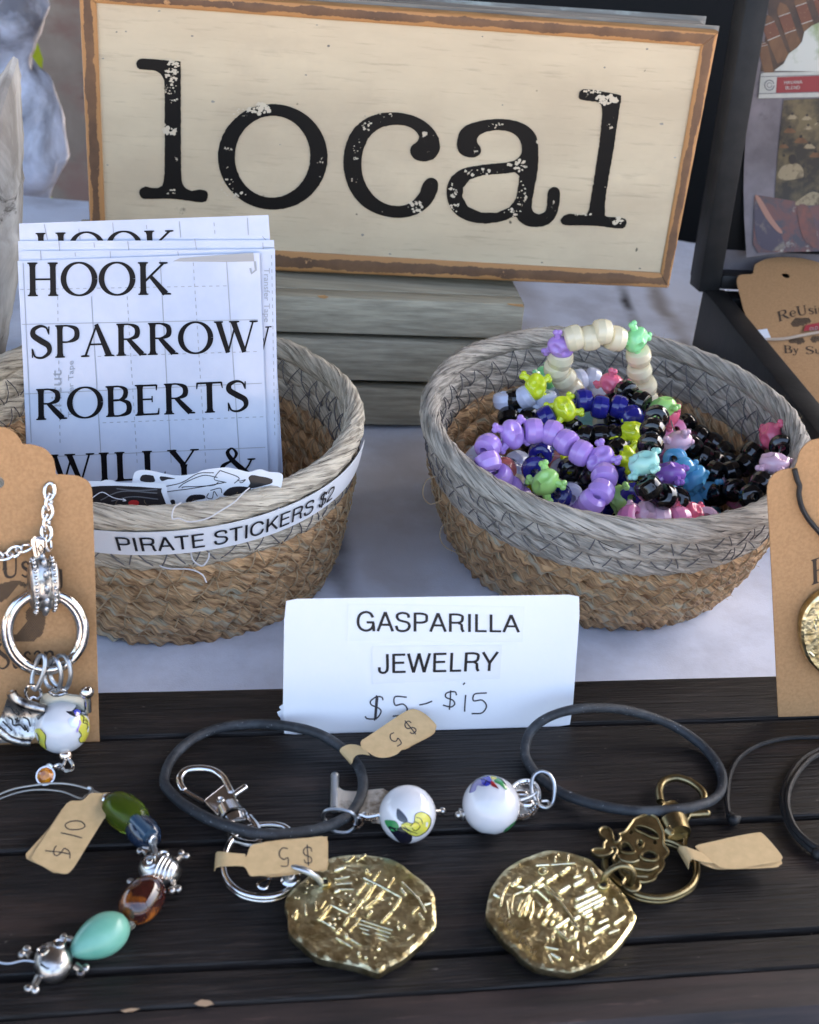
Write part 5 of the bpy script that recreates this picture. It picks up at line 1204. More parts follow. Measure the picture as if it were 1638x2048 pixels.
def mesh_of(kind, color):
    k = (kind, color)
    if k not in _me:
        mb = bead_mesh() if kind == 'b' else skull_mesh(); o = mb.build('pony_bead' if kind == 'b' else 'skull_bead', PL[color], org=(0, 0, 0)); _me[k] = o.data; bpy.data.objects.remove(o)
    return _me[k]
def orient(t, view=None, twist=0):
    t = t.normalized(); vw = (CAM - view).normalized() if view is not None else V((0, -1, .3))
    y = -(vw - t * vw.dot(t))
    if y.length < .05: y = t.orthogonal()
    y.normalize(); x = y.cross(t); m = Matrix((x, y, t)).transposed()
    return m @ Matrix.Rotation(twist, 3, 'Z')
bk_rng = random.Random(77)
CB = V((.083, .472, 0))
def bracelet(label, beads, close=None, dflt=None, sag=.022, sk_twist=.5, grp='beaded bracelets in the basket', nmax=16):
    """beads: (px, py, z, colour, kind); the hidden rest of the loop is closed with beads of colour `close` lying lower in the basket"""
    pts = [(P(x, y, z), c, k) for x, y, z, c, k in beads]
    seq = list(pts)
    if close:
        a, b = pts[-1][0], pts[0][0]; mid = (a + b) / 2; mid = mid.lerp(CB, .45); mid.z = max(.014, min(a.z, b.z) - sag)
        L_ = (a - mid).length + (mid - b).length; n = min(nmax, max(1, int(L_ / .0078)))
        for i in range(1, n + 1):
            t = i / (n + 1); q = a * (1 - t) ** 2 + mid * 2 * t * (1 - t) + b * t * t; q.z = max(q.z, .012); seq.append((q, close, 'b'))
    t = thing('beaded_bracelet', label, 'bracelet', pts[0][0], grp); N = len(seq)
    for i, (p, c, k) in enumerate(seq):
        a = seq[(i - 1) % N][0] if (close or i) else p; b = seq[(i + 1) % N][0] if (close or i < N - 1) else p
        if not close and i == 0: a = p
        d = b - a
        if d.length < 1e-6: d = V((1, 0, 0))
        o = bpy.data.objects.new('pony_bead' if k == 'b' else 'skull_bead', mesh_of(k if k != 's2' else 's', c)); col.objects.link(o); o.parent = t
        tw = 0 if k == 'b' else bk_rng.uniform(-sk_twist, sk_twist)
        m = orient(d, p, tw).to_4x4(); m.translation = p - ORG[t]; o.matrix_local = m; ORG[o] = ORG[t]
        o.scale = (1.0, 1.0, .95) if k != 'b' else ((1.12, 1.12, 1.12) if c == 'cream' else (1.02, 1.02, 1.0))
    mb = MB(); mb.tube([s_[0] for s_ in seq], .0004, 5, closed=bool(close)); mb.build('elastic_string', m_elast, t)
    return t
c61 = lambda x, y: (740 + x / 1.824, 500 + y / 1.824)
def zup(y, yref, a=1.0): return 0
def Zc(py, Y0=.512): # upright loop leaning at distance Y0
    d = ray(1200, py); return CAM.z + d.z * (Y0 / d.y)
A = [(1143, 779, 'b', 'cream'), (1129, 758, 'b', 'cream'), (1113, 738, 'b', 'cream'), (1121, 717, 'b', 'cream'), (1121, 694, 's', 'lilac'), (1148, 676, 'b', 'cream'), (1180, 676, 'b', 'cream'), (1204, 664, 'b', 'cream'), (1231, 677, 'b', 'cream'), (1272, 679, 's', 'green'), (1277, 711, 'b', 'cream'), (1279, 742, 'b', 'cream'), (1289, 772, 'b', 'cream'), (1291, 797, 'b', 'cream')]
bracelet('cream bead bracelet standing up in a loop above the others, with one pastel green skull', [(x, y, Zc(y, .500 + (y - 664) * .0001), c, k) for x, y, k, c in A], 'cream', sag=.012, nmax=8)
bracelet('white bead bracelet with one black ring bead and a yellow skull, back left', [(1009, 801, .060, 'white', 'b'), (1030, 800, .061, 'black', 'b'), (1050, 795, .063, 'white', 'b'), (1071, 773, .068, 'yellow', 's'), (1092, 800, .062, 'white', 'b'), (1071, 820, .057, 'white', 'b')], 'white', sag=.02, nmax=9)
bracelet('pale blue-white bead bracelet behind the cream loop with a pastel green skull', [(1091, 757, .062, 'green', 's'), (1130, 775, .056, 'white', 'b'), (1157, 760, .059, 'white', 'b'), (1184, 757, .059, 'white', 'b'), (1200, 776, .056, 'white', 'b'), (1222, 800, .050, 'white', 'b')], 'white', sag=.02, nmax=8)
bracelet('navy bead bracelet with neon yellow skulls arching across the middle', [(1094, 835, .064, 'navy', 'b'), (1128, 818, .068, 'yellow', 's'), (1167, 801, .070, 'navy', 'b'), (1200, 814, .069, 'navy', 'b'), (1237, 814, .069, 'navy', 'b'), (1263, 834, .067, 'navy', 'b'), (1268, 865, .064, 'yellow', 's'), (1244, 910, .058, 'yellow', 's'), (1250, 945, .05, 'navy', 'b'), (1264, 990, .056, 'navy', 'b'), (1242, 1000, .053, 'lime', 's'), (1205, 1010, .040, 'navy', 'b'), (1150, 1005, .04, 'navy', 'b'), (1118, 992, .056, 'navy', 'b'), (1091, 965, .064, 'lime', 's'), (1069, 938, .062, 'navy', 'b'), (1082, 907, .062, 'navy', 'b'), (1085, 870, .060, 'navy', 'b')], None)
bracelet('lilac bead bracelet with lilac skulls in front at the left', [(976, 925, .069, 'lilac', 'b'), (976, 893, .070, 'lilac', 'b'), (1024, 869, .073, 'lilac', 's'), (1067, 862, .074, 'lilac', 'b'), (1104, 866, .074, 'lilac', 'b'), (1133, 885, .073, 'lilac', 'b'), (1162, 906, .072, 'lilac', 'b'), (1200, 918, .071, 'lilac', 's'), (1209, 953, .069, 'lilac', 'b'), (1202, 984, .067, 'lilac', 'b'), (1183, 1004, .064, 'lilac', 'b')], 'lilac', sag=.045, nmax=12)
bracelet('black bead bracelet with a hot pink skull curving down beside the navy beads', [(1225, 769, .070, 'pink', 's'), (1253, 784, .071, 'black', 'b'), (1281, 805, .071, 'black', 'b'), (1325, 815, .070, 'lime', 's'), (1313, 835, .076, 'black', 'b'), (1305, 861, .076, 'black', 'b'), (1301, 890, .075, 'black', 'b'), (1288, 926, .076, 'mint', 's'), (1297, 976, .070, 'black', 'b'), (1329, 993, .064, 'black', 'b'), (1354, 1000, .058, 'black', 'b')], 'black', sag=.03, nmax=12)
bracelet('black bead bracelet lying deep in the middle right of the basket', [(1372, 850, .050, 'black', 'b'), (1398, 873, .048, 'black', 'b'), (1424, 887, .046, 'black', 'b'), (1447, 905, .044, 'black', 'b'), (1453, 926, .042, 'black', 'b'), (1430, 925, .046, 'black', 'b'), (1406, 915, .048, 'black', 'b'), (1382, 893, .052, 'black', 'b')], None)
bracelet('black bead bracelet against the right wall with bright pink and pale pink skulls', [(1398, 925, .046, 'black', 'b'), (1430, 945, .046, 'black', 'b'), (1462, 945, .047, 'black', 'b'), (1490, 930, .049, 'black', 'b'), (1506, 906, .053, 'black', 'b'), (1541, 872, .060, 'pink', 's'), (1563, 893, .063, 'black', 'b'), (1549, 927, .067, 'pale', 's'), (1524, 968, .062, 'black', 'b'), (1503, 994, .058, 'black', 'b'), (1469, 980, .045, 'black', 'b')], 'black', sag=.02, nmax=8)
bracelet('black bead bracelet under the lilac one with neon yellow skulls', [(1018, 836, .055, 'black', 'b'), (1040, 840, .053, 'yellow', 's'), (1060, 838, .056, 'black', 'b'), (1143, 860, .060, 'black', 'b'), (1172, 874, .060, 'black', 'b'), (1200, 872, .061, 'black', 'b'), (1229, 872, .061, 'black', 'b'), (1234, 900, .059, 'black', 'b'), (1160, 925, .055, 'yellow', 's'), (1140, 940, .058, 'black', 'b'), (1173, 946, .058, 'black', 'b'), (1196, 975, .05, 'black', 'b')], 'black', sag=.02, nmax=10)
bracelet('sky blue bead bracelet with violet and aqua skulls low beside the black beads', [(1341, 947, .064, 'violet', 's'), (1352, 925, .054, 'sky', 'b'), (1361, 938, .056, 'sky', 'b'), (1387, 955, .052, 'sky', 's'), (1180, 850, .05, 'sky', 'b'), (1150, 845, .052, 'sky', 'b')], None) if False else None
bracelet('sky blue bead bracelet with violet and blue skulls low beside the black beads', [(1341, 947, .064, 'violet', 's'), (1350, 918, .056, 'sky', 'b'), (1366, 938, .056, 'sky', 'b'), (1389, 957, .052, 'sky', 's'), (1417, 985, .040, 'sky', 's')], 'sky', sag=.02, nmax=7)
bracelet('pink bead bracelet with pale pink skulls standing beside the bright green skull', [(1338, 829, .064, 'pink', 's'), (1356, 884, .062, 'pale', 's'), (1350, 860, .052, 'rose', 'b')], 'rose', sag=.02, nmax=8)
bracelet('pink and pale pink bracelet showing as a row of tops along the front rim', [(1262, 1036, .056, 'rose', 'b'), (1290, 1032, .056, 'pale', 's'), (1320, 1038, .055, 'pale', 'b'), (1358, 1039, .055, 'rose', 'b'), (1384, 1034, .054, 'pink', 's'), (1413, 1040, .053, 'pale', 'b')], 'rose', sag=.02, nmax=9)
bracelet('bracelet of salmon and white beads buried at the left under the lilac one', [(1008, 940, .055, 'salmon', 'b'), (1035, 925, .052, 'white', 'b'), (1058, 935, .050, 'white', 'b'), (1060, 955, .045, 'yellow', 's'), (1020, 960, .05, 'cream', 'b'), (951, 914, .058, 'white', 'b')], 'white', sag=.015, nmax=8)
bracelet('white bead bracelet showing through the gaps under the lime skull', [(1125, 940, .05, 'white', 'b'), (1130, 970, .048, 'white', 'b'), (1140, 990, .052, 'white', 'b'), (1110, 925, .046, 'salmon', 'b')], 'white', sag=.012, nmax=7)
bracelet('pale mint and cream bracelet half hidden beneath the navy arch', [(1175, 835, .055, 'mint', 'b'), (1200, 842, .055, 'cream', 'b'), (1225, 840, .054, 'cream', 'b'), (1150, 832, .054, 'pale', 'b')], 'mint', sag=.012, nmax=7)
bracelet('dusky pink skull bracelet in the dark bottom of the basket at the right', [(1450, 980, .040, 'pale', 's'), (1474, 995, .038, 'rose', 'b'), (1422, 955, .038, 'cream', 'b')], 'pale', sag=.01, nmax=7)
for i, (cx_, cy_, z_, c_, lab_) in enumerate(((.058, .452, .022, 'black', 'buried black bead bracelet lying flat at the bottom left of the basket'), (.100, .450, .018, 'black', 'buried black bead bracelet lying flat at the bottom middle of the basket'), (.070, .490, .026, 'white', 'buried white bead bracelet lying at the bottom back of the basket'), (.108, .490, .016, 'black', 'buried black bead bracelet lying at the bottom back right'), (.084, .462, .032, 'navy', 'buried navy bead bracelet in the middle layer of the pile'), (.070, .442, .036, 'black', 'buried black bead bracelet in the middle layer near the front'))):
    t = thing('beaded_bracelet', lab_, 'bracelet', (cx_, cy_, z_), 'beaded bracelets in the basket'); n = 20; R_ = .0265; tl = bk_rng.uniform(-.15, .15)
    pts = [V((cx_ + R_ * math.cos(2 * PI * k / n), cy_ + R_ * math.sin(2 * PI * k / n) * .92, z_ + tl * R_ * math.cos(2 * PI * k / n + i) + .002 * math.sin(k * 2.1))) for k in range(n)]
    for k in range(n):
        o = bpy.data.objects.new('pony_bead' if k % 6 else 'skull_bead', mesh_of('b' if k % 6 else 's', c_ if k % 6 else ('yellow', 'pale', 'lime', 'sky', 'rose')[(k + i) % 5])); col.objects.link(o); o.parent = t
        m = orient(pts[(k + 1) % n] - pts[k - 1], pts[k], bk_rng.uniform(-1, 1)).to_4x4(); m.translation = pts[k] - ORG[t]; o.matrix_local = m; ORG[o] = ORG[t]
    mb = MB(); mb.tube(pts, .0004, 5, closed=True); mb.build('elastic_string', m_elast, t)
# ================================================================== JEWELRY ON THE TRAY
def TRc(pts, h): return [TR(x, y, h) for x, y in pts]
def rubber_band(label, path, hs):
    n = len(path); cp = spline([TR(x, y, h) for (x, y), h in zip(path, hs)], 8, True); mb = MB(); mb.tube(cp, [.00158 * (1 + .05 * noise.noise(p * 160) + .05 * noise.noise(p * 45)) for p in cp], 14, closed=True)
    return tag(mb.build('rubber_cord', m_rubber), label, 'bracelet', 'black rubber cord bracelets')
pL = [(329, 1560), (343, 1519), (384, 1479), (440, 1456), (510, 1448), (580, 1453), (640, 1469), (688, 1500), (718, 1535), (726, 1572), (715, 1608), (690, 1636), (640, 1657), (580, 1667), (520, 1667), (470, 1656), (420, 1639), (370, 1611), (340, 1584)]
rubber_band('left black rubber cord bracelet, with a $5 tag hooked on its upper right', pL, [.0022, .0022, .0022, .002, .0026, .0062, .0068, .0036, .0024, .003, .0040, .0052, .0062, .0072, .0082, .0078, .0060, .004, .0028])
pR = [(1050, 1500), (1062, 1462), (1100, 1433), (1160, 1417), (1230, 1417), (1300, 1433), (1360, 1459), (1408, 1495), (1438, 1535), (1445, 1570), (1430, 1596), (1390, 1613), (1330, 1621), (1260, 1621), (1190, 1609), (1130, 1589), (1085, 1560), (1058, 1528)]
rubber_band('right black rubber cord bracelet, joined to a white bead by a silver jump ring', pR, [.003, .006, .0105, .0125, .0105, .0070, .004, .002, .002, .002] + [.0030, .005, .0062, .0058, .0040, .0026, .002, .002])

# ---- small price tags: folded kraft label with a strap looped round a cord
c4 = lambda pts: crop(2.73, 300, 1400, pts)
cb = lambda pts: crop(3.9, 0, 1540, pts)
cg5 = lambda pts: crop(2.1054, 860, 1380, pts)
def price_tag(label, body, h, back, strap, strap_hs, writing=(), sw=None, hfun=None):
    t = thing('price_tag', label, 'price tag', TR(body[0][0], body[0][1], h)); hf = hfun or (lambda x, y: 0)
    b2 = S2(body, 4, True); mp = lambda x, y, hh: TR(x, y, h + hf(x, y) + hh)
    mb = MB(); mb.prism([mp(x, y, 0) for x, y in b2], [mp(x, y, -.00022) for x, y in b2]); mb.build('tag_front', m_kraft2, t)
    if back:
        k2 = S2(back, 4, True); mb = MB(); mb.prism([mp(x, y, -.0006) for x, y in k2], [mp(x, y, -.0008) for x, y in k2]); mb.build('tag_back', m_kraft2, t)
    if strap:
        Lf, Rt = strap; n = len(Lf); A_ = spline([TR(x, y, hh) for (x, y), hh in zip(Lf, strap_hs)], 6); B_ = spline([TR(x, y, hh) for (x, y), hh in zip(Rt, strap_hs)], 6); mb = MB(); m_ = len(A_)
        vs = []
        for i in range(m_):
            a, b = A_[i], B_[i]; tn = (A_[min(i + 1, m_ - 1)] - A_[max(i - 1, 0)]); nn = tn.cross(b - a).normalized() * .0001
            vs += [a + nn, b + nn, b - nn, a - nn]
        fs = [(i * 4 + k, i * 4 + (k + 1) % 4, (i + 1) * 4 + (k + 1) % 4, (i + 1) * 4 + k) for i in range(m_ - 1) for k in range(4)]
        mb.add(vs, fs); mb.build('strap', m_kraft2, t)
    if writing:
        mb = MB()
        for k, s_ in enumerate(writing): strip(mb, S2(s_, 6), 2.0, mp, .00008 + k * 3e-6)
        mb.build('handwriting', m_pen, t, smooth=False, fixn=False)
    return t
price_tag('kraft $5 tag on the left rubber cord, overlapping the white card', c4([(1150, 236), (1158, 218), (1180, 205), (1290, 130), (1395, 62), (1440, 52), (1470, 62), (1545, 125), (1556, 150), (1545, 180), (1470, 225), (1385, 265), (1345, 298), (1285, 315), (1235, 310), (1195, 288), (1160, 265)]), .0085, c4([(1400, 66), (1480, 62), (1557, 128), (1560, 160), (1540, 192), (1440, 245), (1380, 272), (1300, 250)]),
          (c4([(1172, 262), (1130, 246), (1085, 244), (1046, 262), (1040, 285), (1080, 330)]), c4([(1200, 302), (1160, 296), (1130, 300), (1112, 318), (1102, 345), (1096, 352)])), [.0085, .0078, .0070, .0062, .0050, .0030],
          rot_glyph('$', *c4([(1422, 150)])[0], 30, (-.75, .60)) + rot_glyph('5', *c4([(1340, 214)])[0], 30, (-.75, .60)))
price_tag('kraft $5 tag lying over the left key ring, its writing upside down', c4([(528, 850), (538, 822), (552, 798), (580, 786), (760, 765), (920, 745), (950, 748), (962, 765), (968, 840), (966, 905), (945, 925), (880, 933), (700, 950), (570, 962), (545, 957), (532, 935), (520, 915), (505, 905), (495, 870)]), .0105, c4([(560, 795), (930, 748), (968, 760), (972, 840), (970, 912), (950, 934), (900, 938), (600, 960)]),
          (c4([(520, 842), (470, 838), (400, 830), (372, 828), (360, 838)]), c4([(520, 908), (470, 905), (400, 908), (362, 915), (352, 935)])), [.0105, .0105, .0102, .0085, .0050],
          rot_glyph('$', *c4([(862, 848)])[0], 36, (-1, .06)) + rot_glyph('5', *c4([(733, 856)])[0], 40, (-1, .06)))
price_tag('kraft $10 tag looped on the beaded wire bracelet at the left', cb([(800, 180), (735, 178), (700, 186), (668, 215), (640, 236), (600, 240), (560, 240), (528, 256), (505, 280), (380, 470), (255, 660), (248, 690), (262, 712), (360, 765), (440, 800), (510, 810), (545, 795), (590, 740), (700, 560), (800, 400), (822, 370), (822, 345), (800, 310), (795, 275), (830, 215), (850, 185)]), .0062, cb([(510, 280), (380, 455), (215, 640), (205, 675), (220, 700), (330, 750), (440, 805), (500, 700), (560, 400)]),
          (cb([(800, 180), (860, 176), (890, 190)]), cb([(795, 285), (790, 300), (800, 320)])), [.0062, .0058, .0040],
          [cb(s_) for s_ in ([(352, 628), (400, 634), (470, 640), (552, 658)], [(442, 590), (425, 612), (420, 650), (445, 668), (480, 640), (500, 612), (530, 625), (545, 650), (545, 690)], [(475, 490), (550, 505), (640, 530)], [(660, 425), (635, 402), (590, 396), (540, 405), (508, 428), (530, 458), (580, 466), (635, 458), (662, 440), (655, 418)])])
price_tag('blank kraft tag looped on the right brass key ring', cg5([(1118, 662), (1128, 652), (1180, 640), (1290, 615), (1378, 600), (1400, 604), (1440, 645), (1480, 695), (1482, 712), (1460, 725), (1380, 738), (1310, 752), (1240, 752), (1215, 742), (1180, 722), (1145, 712), (1130, 700), (1135, 680)]), .0060, cg5([(1130, 655), (1300, 620), (1400, 612), (1478, 715), (1472, 738), (1440, 748), (1240, 756), (1190, 750), (1150, 735), (1135, 720)]),
          (cg5([(1150, 685), (1110, 672), (1070, 658), (1050, 660), (1042, 675)]), cg5([(1190, 728), (1140, 722), (1105, 712), (1092, 725), (1088, 754)])), [.0062, .0066, .0066, .0055, .0025])

# ---- ceramic ball beads
def on_ball(c, r, k=1.012):
    def f(x, y, h):
        d = ray(x, y); oc = CAM - c; A_ = d.dot(d); B_ = 2 * oc.dot(d); R_ = r * k + h; C_ = oc.dot(oc) - R_ * R_; D_ = B_ * B_ - 4 * A_ * C_
        if D_ < 0:
            t = -B_ / (2 * A_); q = CAM + d * t; return c + (q - c).normalized() * R_
        return CAM + d * ((-B_ - math.sqrt(D_)) / (2 * A_))
    return f
def ball_at(px, py, rpx, base_h=0.0):
    r = .008
    for _ in range(6): c = TR(px, py, base_h + r); r = rpx * SC(c)
    return TR(px, py, base_h + r), r
def decals(t, c, r, lst, par):
    for i, (m, pts) in enumerate(lst):
        mb = MB(); poly(mb, S2(pts, 3, True), on_ball(c, r, 1.0), .00006 + i * .000012, sub=3); mb.build('glaze_motif', m, par, fixn=False)
def lines_on(c, r, lst, par, wd=1.2):
    mb = MB()
    for i, s_ in enumerate(lst): strip(mb, S2(s_, 4), wd, on_ball(c, r, 1.0), .00022 + i * 2e-6)
    mb.build('glaze_outline', m_blk, par, fixn=False)
cL, rL = ball_at(815, 1628, 57.5)
t = thing('bead_charm', 'white ball bead with a yellow and black flower, beside the left rubber cord', 'charm', cL - V((0, 0, rL)))
mb = MB(); mb.ball(cL, rL, 40, 28); b1 = mb.build('ball_bead', m_pearl, t)
decals(t, cL, rL, [(m_greeng, c4([(1280, 660), (1310, 655), (1345, 665), (1360, 700), (1330, 718), (1300, 700)])), (m_blk, c4([(1352, 592), (1385, 620), (1408, 655), (1400, 670), (1372, 665), (1352, 650), (1345, 620)])), (m_blk, c4([(1300, 690), (1350, 702), (1375, 690), (1420, 720), (1432, 762), (1405, 786), (1370, 782), (1330, 740)])),
                   (m_yel, c4([(1372, 680), (1400, 668), (1440, 672), (1450, 625), (1490, 612), (1530, 640), (1532, 680), (1505, 722), (1460, 745), (1420, 735), (1385, 710)]))], b1)
lines_on(cL, rL, [c4(s_) for s_ in ([(1372, 680), (1400, 668), (1440, 672), (1450, 625), (1490, 612), (1530, 640), (1532, 680), (1505, 722), (1460, 745), (1420, 735), (1385, 710)], [(1420, 690), (1450, 665), (1475, 690), (1450, 715), (1430, 700)], [(1455, 640), (1480, 650), (1490, 680)], [(1390, 690), (1420, 715), (1460, 730)])], b1)
mb = MB(); e = TR(885, 1622, rL * .55)
mb.ball(cL + (e - cL).normalized() * rL * 1.04, .0013, 12, 8); mb.tube(ring_pts(cL + (e - cL).normalized() * rL * 1.02, .0014, (e - cL), 14), .0004, 6, closed=True); mb.ball(e, .0011, 10, 6); mb.tube([cL + (e - cL).normalized() * rL * .95, e], .0006, 8); mb.build('end_spacer', m_oxid, t)
mb = MB(); q0 = TR(700, 1632, .0035); mb.tube(spline([cL + (q0 - cL).normalized() * rL * .98, TR(735, 1634, .005), TR(718, 1630, .0052), TR(708, 1645, .0048), TR(715, 1655, .0044), TR(725, 1648, .0044), TR(722, 1636, .0050)], 6), .00042, 6); mb.tube(spline([TR(702, 1622, .0045), TR(712, 1636, .005), TR(730, 1626, .0048)], 5), .0004, 6); mb.build('wire_loop', m_silver, t)
# jump ring round the cord + flag charm
mb = MB(); mb.tube(spline([TR(x, y, h) for (x, y), h in zip(c4([(952, 650), (946, 628), (960, 605), (1000, 597), (1060, 602), (1105, 620), (1125, 650), (1120, 690), (1080, 722), (1020, 722), (985, 700)]), [.004, .0055, .0075, .0085, .0092, .0085, .006, .003, .001, .0012, .002])], 5, True), .00055, 8, closed=True)
tag(mb.build('jump_ring', m_steel), 'steel jump ring round the left rubber cord by the flag charm', 'ring')
t = thing('flag_charm', 'flat beige metal flag charm on its pole lying under the left rubber cord', 'charm', TR(680, 1600))
mb = MB(); q = c4([(1024, 482), (1060, 494), (1120, 497), (1200, 490), (1300, 498), (1300, 660), (1235, 672), (1200, 660), (1120, 600), (1060, 608), (1018, 600)]); q2_ = S2(q, 3, True)
mb.prism([TR(x, y, .0026 + .0006 * math.sin(x * .05)) for x, y in q2_], [TR(x, y, .0012 + .0006 * math.sin(x * .05)) for x, y in q2_]); mb.build('flag_plate', mk('beige_flag_metal', (.62, .56, .48), .42, .75, var=(.22, .17, .12), scale=120, lo_=.55, hi_=.68, bump=.0001), t, bevel=.0002, bseg=1)
mb = MB(); mb.tube([TR(*c4([(1010, 420)])[0], .002), TR(*c4([(1006, 600)])[0], .002)], .0014, 10); mb.ball(TR(*c4([(1010, 418)])[0], .002), .0015, 10, 6); mb.build('flag_pole', m_steel, t)
mb = MB()
for k in range(5): mb.tube([TR(*c4([(1180 + k * 14, 620)])[0], .0034), TR(*c4([(1176 + k * 14, 662)])[0], .0030)], .0003, 5)
mb.build('flag_ribs', m_silver, t)
# right bead
cR, rR = ball_at(982, 1610, 58)
t = thing('bead_charm', 'pearly white ball bead with red, green and blue flowers, by the right rubber cord', 'charm', cR - V((0, 0, rR)))
mb = MB(); mb.ball(cR, rR, 40, 28); b1 = mb.build('ball_bead', m_pearl, t)
decals(t, cR, rR, [(mk('mauve_glaze', (.22, .20, .42), .1, coat=.8), cg5([(165, 432), (178, 395), (205, 372), (235, 380), (225, 405), (200, 402), (190, 425)])), (m_blue, cg5([(215, 372), (245, 360), (262, 385), (240, 405), (220, 395)])), (m_greeng, cg5([(282, 368), (310, 385), (328, 412), (318, 420), (296, 400), (270, 385)])), (m_redg, cg5([(258, 382), (272, 392), (290, 415), (278, 412), (262, 405), (256, 395)])), (m_yel, cg5([(255, 362), (275, 362), (280, 372), (262, 376)])), (m_blk, cg5([(215, 603), (250, 606), (270, 610), (240, 612), (222, 609)])), (m_greeng, cg5([(310, 595), (350, 560), (362, 552), (340, 590)]))], b1)
lines_on(cR, rR, [cg5(s_) for s_ in ([(165, 432), (178, 395), (205, 372), (235, 380), (225, 405)], [(205, 372), (240, 360), (285, 365), (310, 385), (328, 412)], [(235, 380), (260, 395), (290, 415)])], b1)
mb = MB(); e = TR(924, 1628, rR * .75); u_ = (e - cR).normalized(); mb.ball(cR + u_ * rR * 1.03, .0015, 12, 8); mb.tube(ring_pts(cR + u_ * rR * 1.08, .0014, u_, 14), .0005, 6, closed=True); mb.ball(cR + u_ * rR * 1.18, .0012, 10, 6); mb.build('end_spacer', m_oxid, t)
mb = MB(); mb.tube(spline([TR(*p, h) for p, h in zip(cg5([(380, 465), (420, 450), (445, 435), (455, 430), (452, 455), (462, 485), (485, 495), (502, 485), (495, 468), (470, 468)]), [.006, .0058, .0060, .0064, .0055, .0048, .0045, .0045, .005, .0055])], 6), .00042, 6); mb.build('wire_loop', m_steel, t)
mb = MB(); mb.tube(spline([TR(*p, h) for p, h in zip(cg5([(428, 400), (436, 362), (465, 343), (498, 352), (520, 385), (524, 430), (515, 475), (490, 495), (458, 480), (432, 440)]), [.0060, .0078, .0088, .0085, .007, .0045, .0018, .0012, .0022, .0042])], 6, True), .00058, 8, closed=True)
tag(mb.build('jump_ring', m_steel), 'bright jump ring round the left end of the right rubber cord', 'ring')
t = thing('oval_charm', 'oval silver charm with a beaded border half behind the right white bead', 'charm', TR(1050, 1610))
cc_ = cg5([(392, 462)])[0]
mb = MB(); ov = [(cc_[0] + math.cos(a) * 32 * math.cos(.5) - math.sin(a) * 40 * math.sin(.5), cc_[1] + math.cos(a) * 32 * math.sin(.5) + math.sin(a) * 40 * math.cos(.5)) for a in [2 * PI * i / 30 for i in range(30)]]
mb.prism([TR(x, y, .0030) for x, y in ov], [TR(x, y, .0018) for x, y in ov]); mb.build('charm_plate', m_oxid, t)
mb = MB(); mb.tube([TR(x, y, .0031) for x, y in ov], .0006, 6, closed=True); mb.build('border', m_silver, t)
mb = MB()
for i in range(0, 30, 1): x, y = ov[i]; mb.ball(TR(cc_[0] + (x - cc_[0]) * .82, cc_[1] + (y - cc_[1]) * .82, .0032), .0004, 6, 4)
mb.build('bead_border', m_silver, t)['kind'] = 'stuff'
mb = MB(); mb.ball(TR(*cg5([(405, 475)])[0], .0034), (.0028, .0022, .0014), 12, 8); mb.ball(TR(*cg5([(385, 435)])[0], .0034), (.0022, .0014, .001), 12, 8); mb.build('figure', m_silver, t)

# ---- trigger clasps
def clasp(label, m, mp, hook, plate, gate, lever, pivot, swivel, cat='clasp'):
    t = thing('trigger_clasp', label, cat, mp(*plate[0], 0)); mb = MB()
    mb.tube(spline([mp(x, y, h) for x, y, h in hook], 8), .00125, 10); mb.build('hook', m, t)
    pp = S2(plate, 4, True); mb = MB(); mb.prism([mp(x, y, .0046) for x, y in pp], [mp(x, y, .0016) for x, y in pp]); mb.build('body', m, t, bevel=.0004)
    mb = MB(); mb.tube([mp(*g_) for g_ in gate], .0009, 8); mb.build('gate', m, t)
    mb = MB(); mb.tube([mp(*g_) for g_ in lever], [.0012] * len(lever), 10); mb.ball(mp(*lever[-1]), .0013, 10, 6); mb.build('thumb_lever', m, t)
    mb = MB(); p = mp(*pivot); mb.tube(ring_pts(p, .0008, (0, 0, 1), 14), .00035, 6, closed=True); mb.build('rivet', m, t)
    mb = MB()
    for a, b, r0, r1 in swivel: mb.tube([mp(*a), mp(*b)], [r0, r1], 14)
    mb.build('swivel', m, t); return t
mpT = lambda x, y, h: TR(x, y, h)
def c4h(lst): return [(*c4([(x, y)])[0], h) for x, y, h in lst]
clasp('shiny silver trigger clasp under the left rubber cord', m_silver, mpT, c4h([(186, 498, .003), (166, 462, .0032), (164, 425, .0034), (190, 390, .0036), (240, 376, .0038), (300, 376, .004), (355, 390, .004), (400, 425, .004), (425, 470, .004), (445, 510, .004)]),
      c4([(300, 548), (345, 510), (395, 470), (420, 455), (440, 478), (465, 540), (488, 598), (440, 625), (390, 640), (345, 605), (312, 572)]), c4h([(186, 498, .003), (300, 562, .0034)]), c4h([(455, 520, .0035), (515, 480, .0035)]), c4h([(385, 542, .0048)])[0],
      [(c4h([(430, 600, .0035)])[0], c4h([(455, 650, .0038)])[0], .0040, .0044), (c4h([(455, 650, .0038)])[0], c4h([(470, 680, .0036)])[0], .0034, .0030)])
mb = MB(); mb.tube(spline([TR(*p, h) for p, h in zip(c4([(440, 630), (450, 690), (440, 730), (470, 765), (540, 785), (595, 775), (585, 700), (540, 640)]), [.004, .003, .0026, .0026, .003, .0034, .003, .003])], 6), .0011, 8); tag(mb.build('swivel_loop', m_silver), 'silver swivel loop linking the left clasp to its split ring', 'loop')
def split_ring(label, m, pts, hs, r=.00115):
    cp = spline([TR(x, y, h) for (x, y), h in zip(pts, hs)], 8, True); t = thing('key_ring', label, 'key ring', cp[0]); mb = MB(); mb.tube([p + V((0, 0, .0006)) for p in cp], r * .85, 10, closed=True); mb.build('upper_coil', m, t)
    mb = MB(); mb.tube([p - V((0, 0, .0006)) for p in cp], r * .85, 10, closed=True); mb.build('lower_coil', m, t); return t
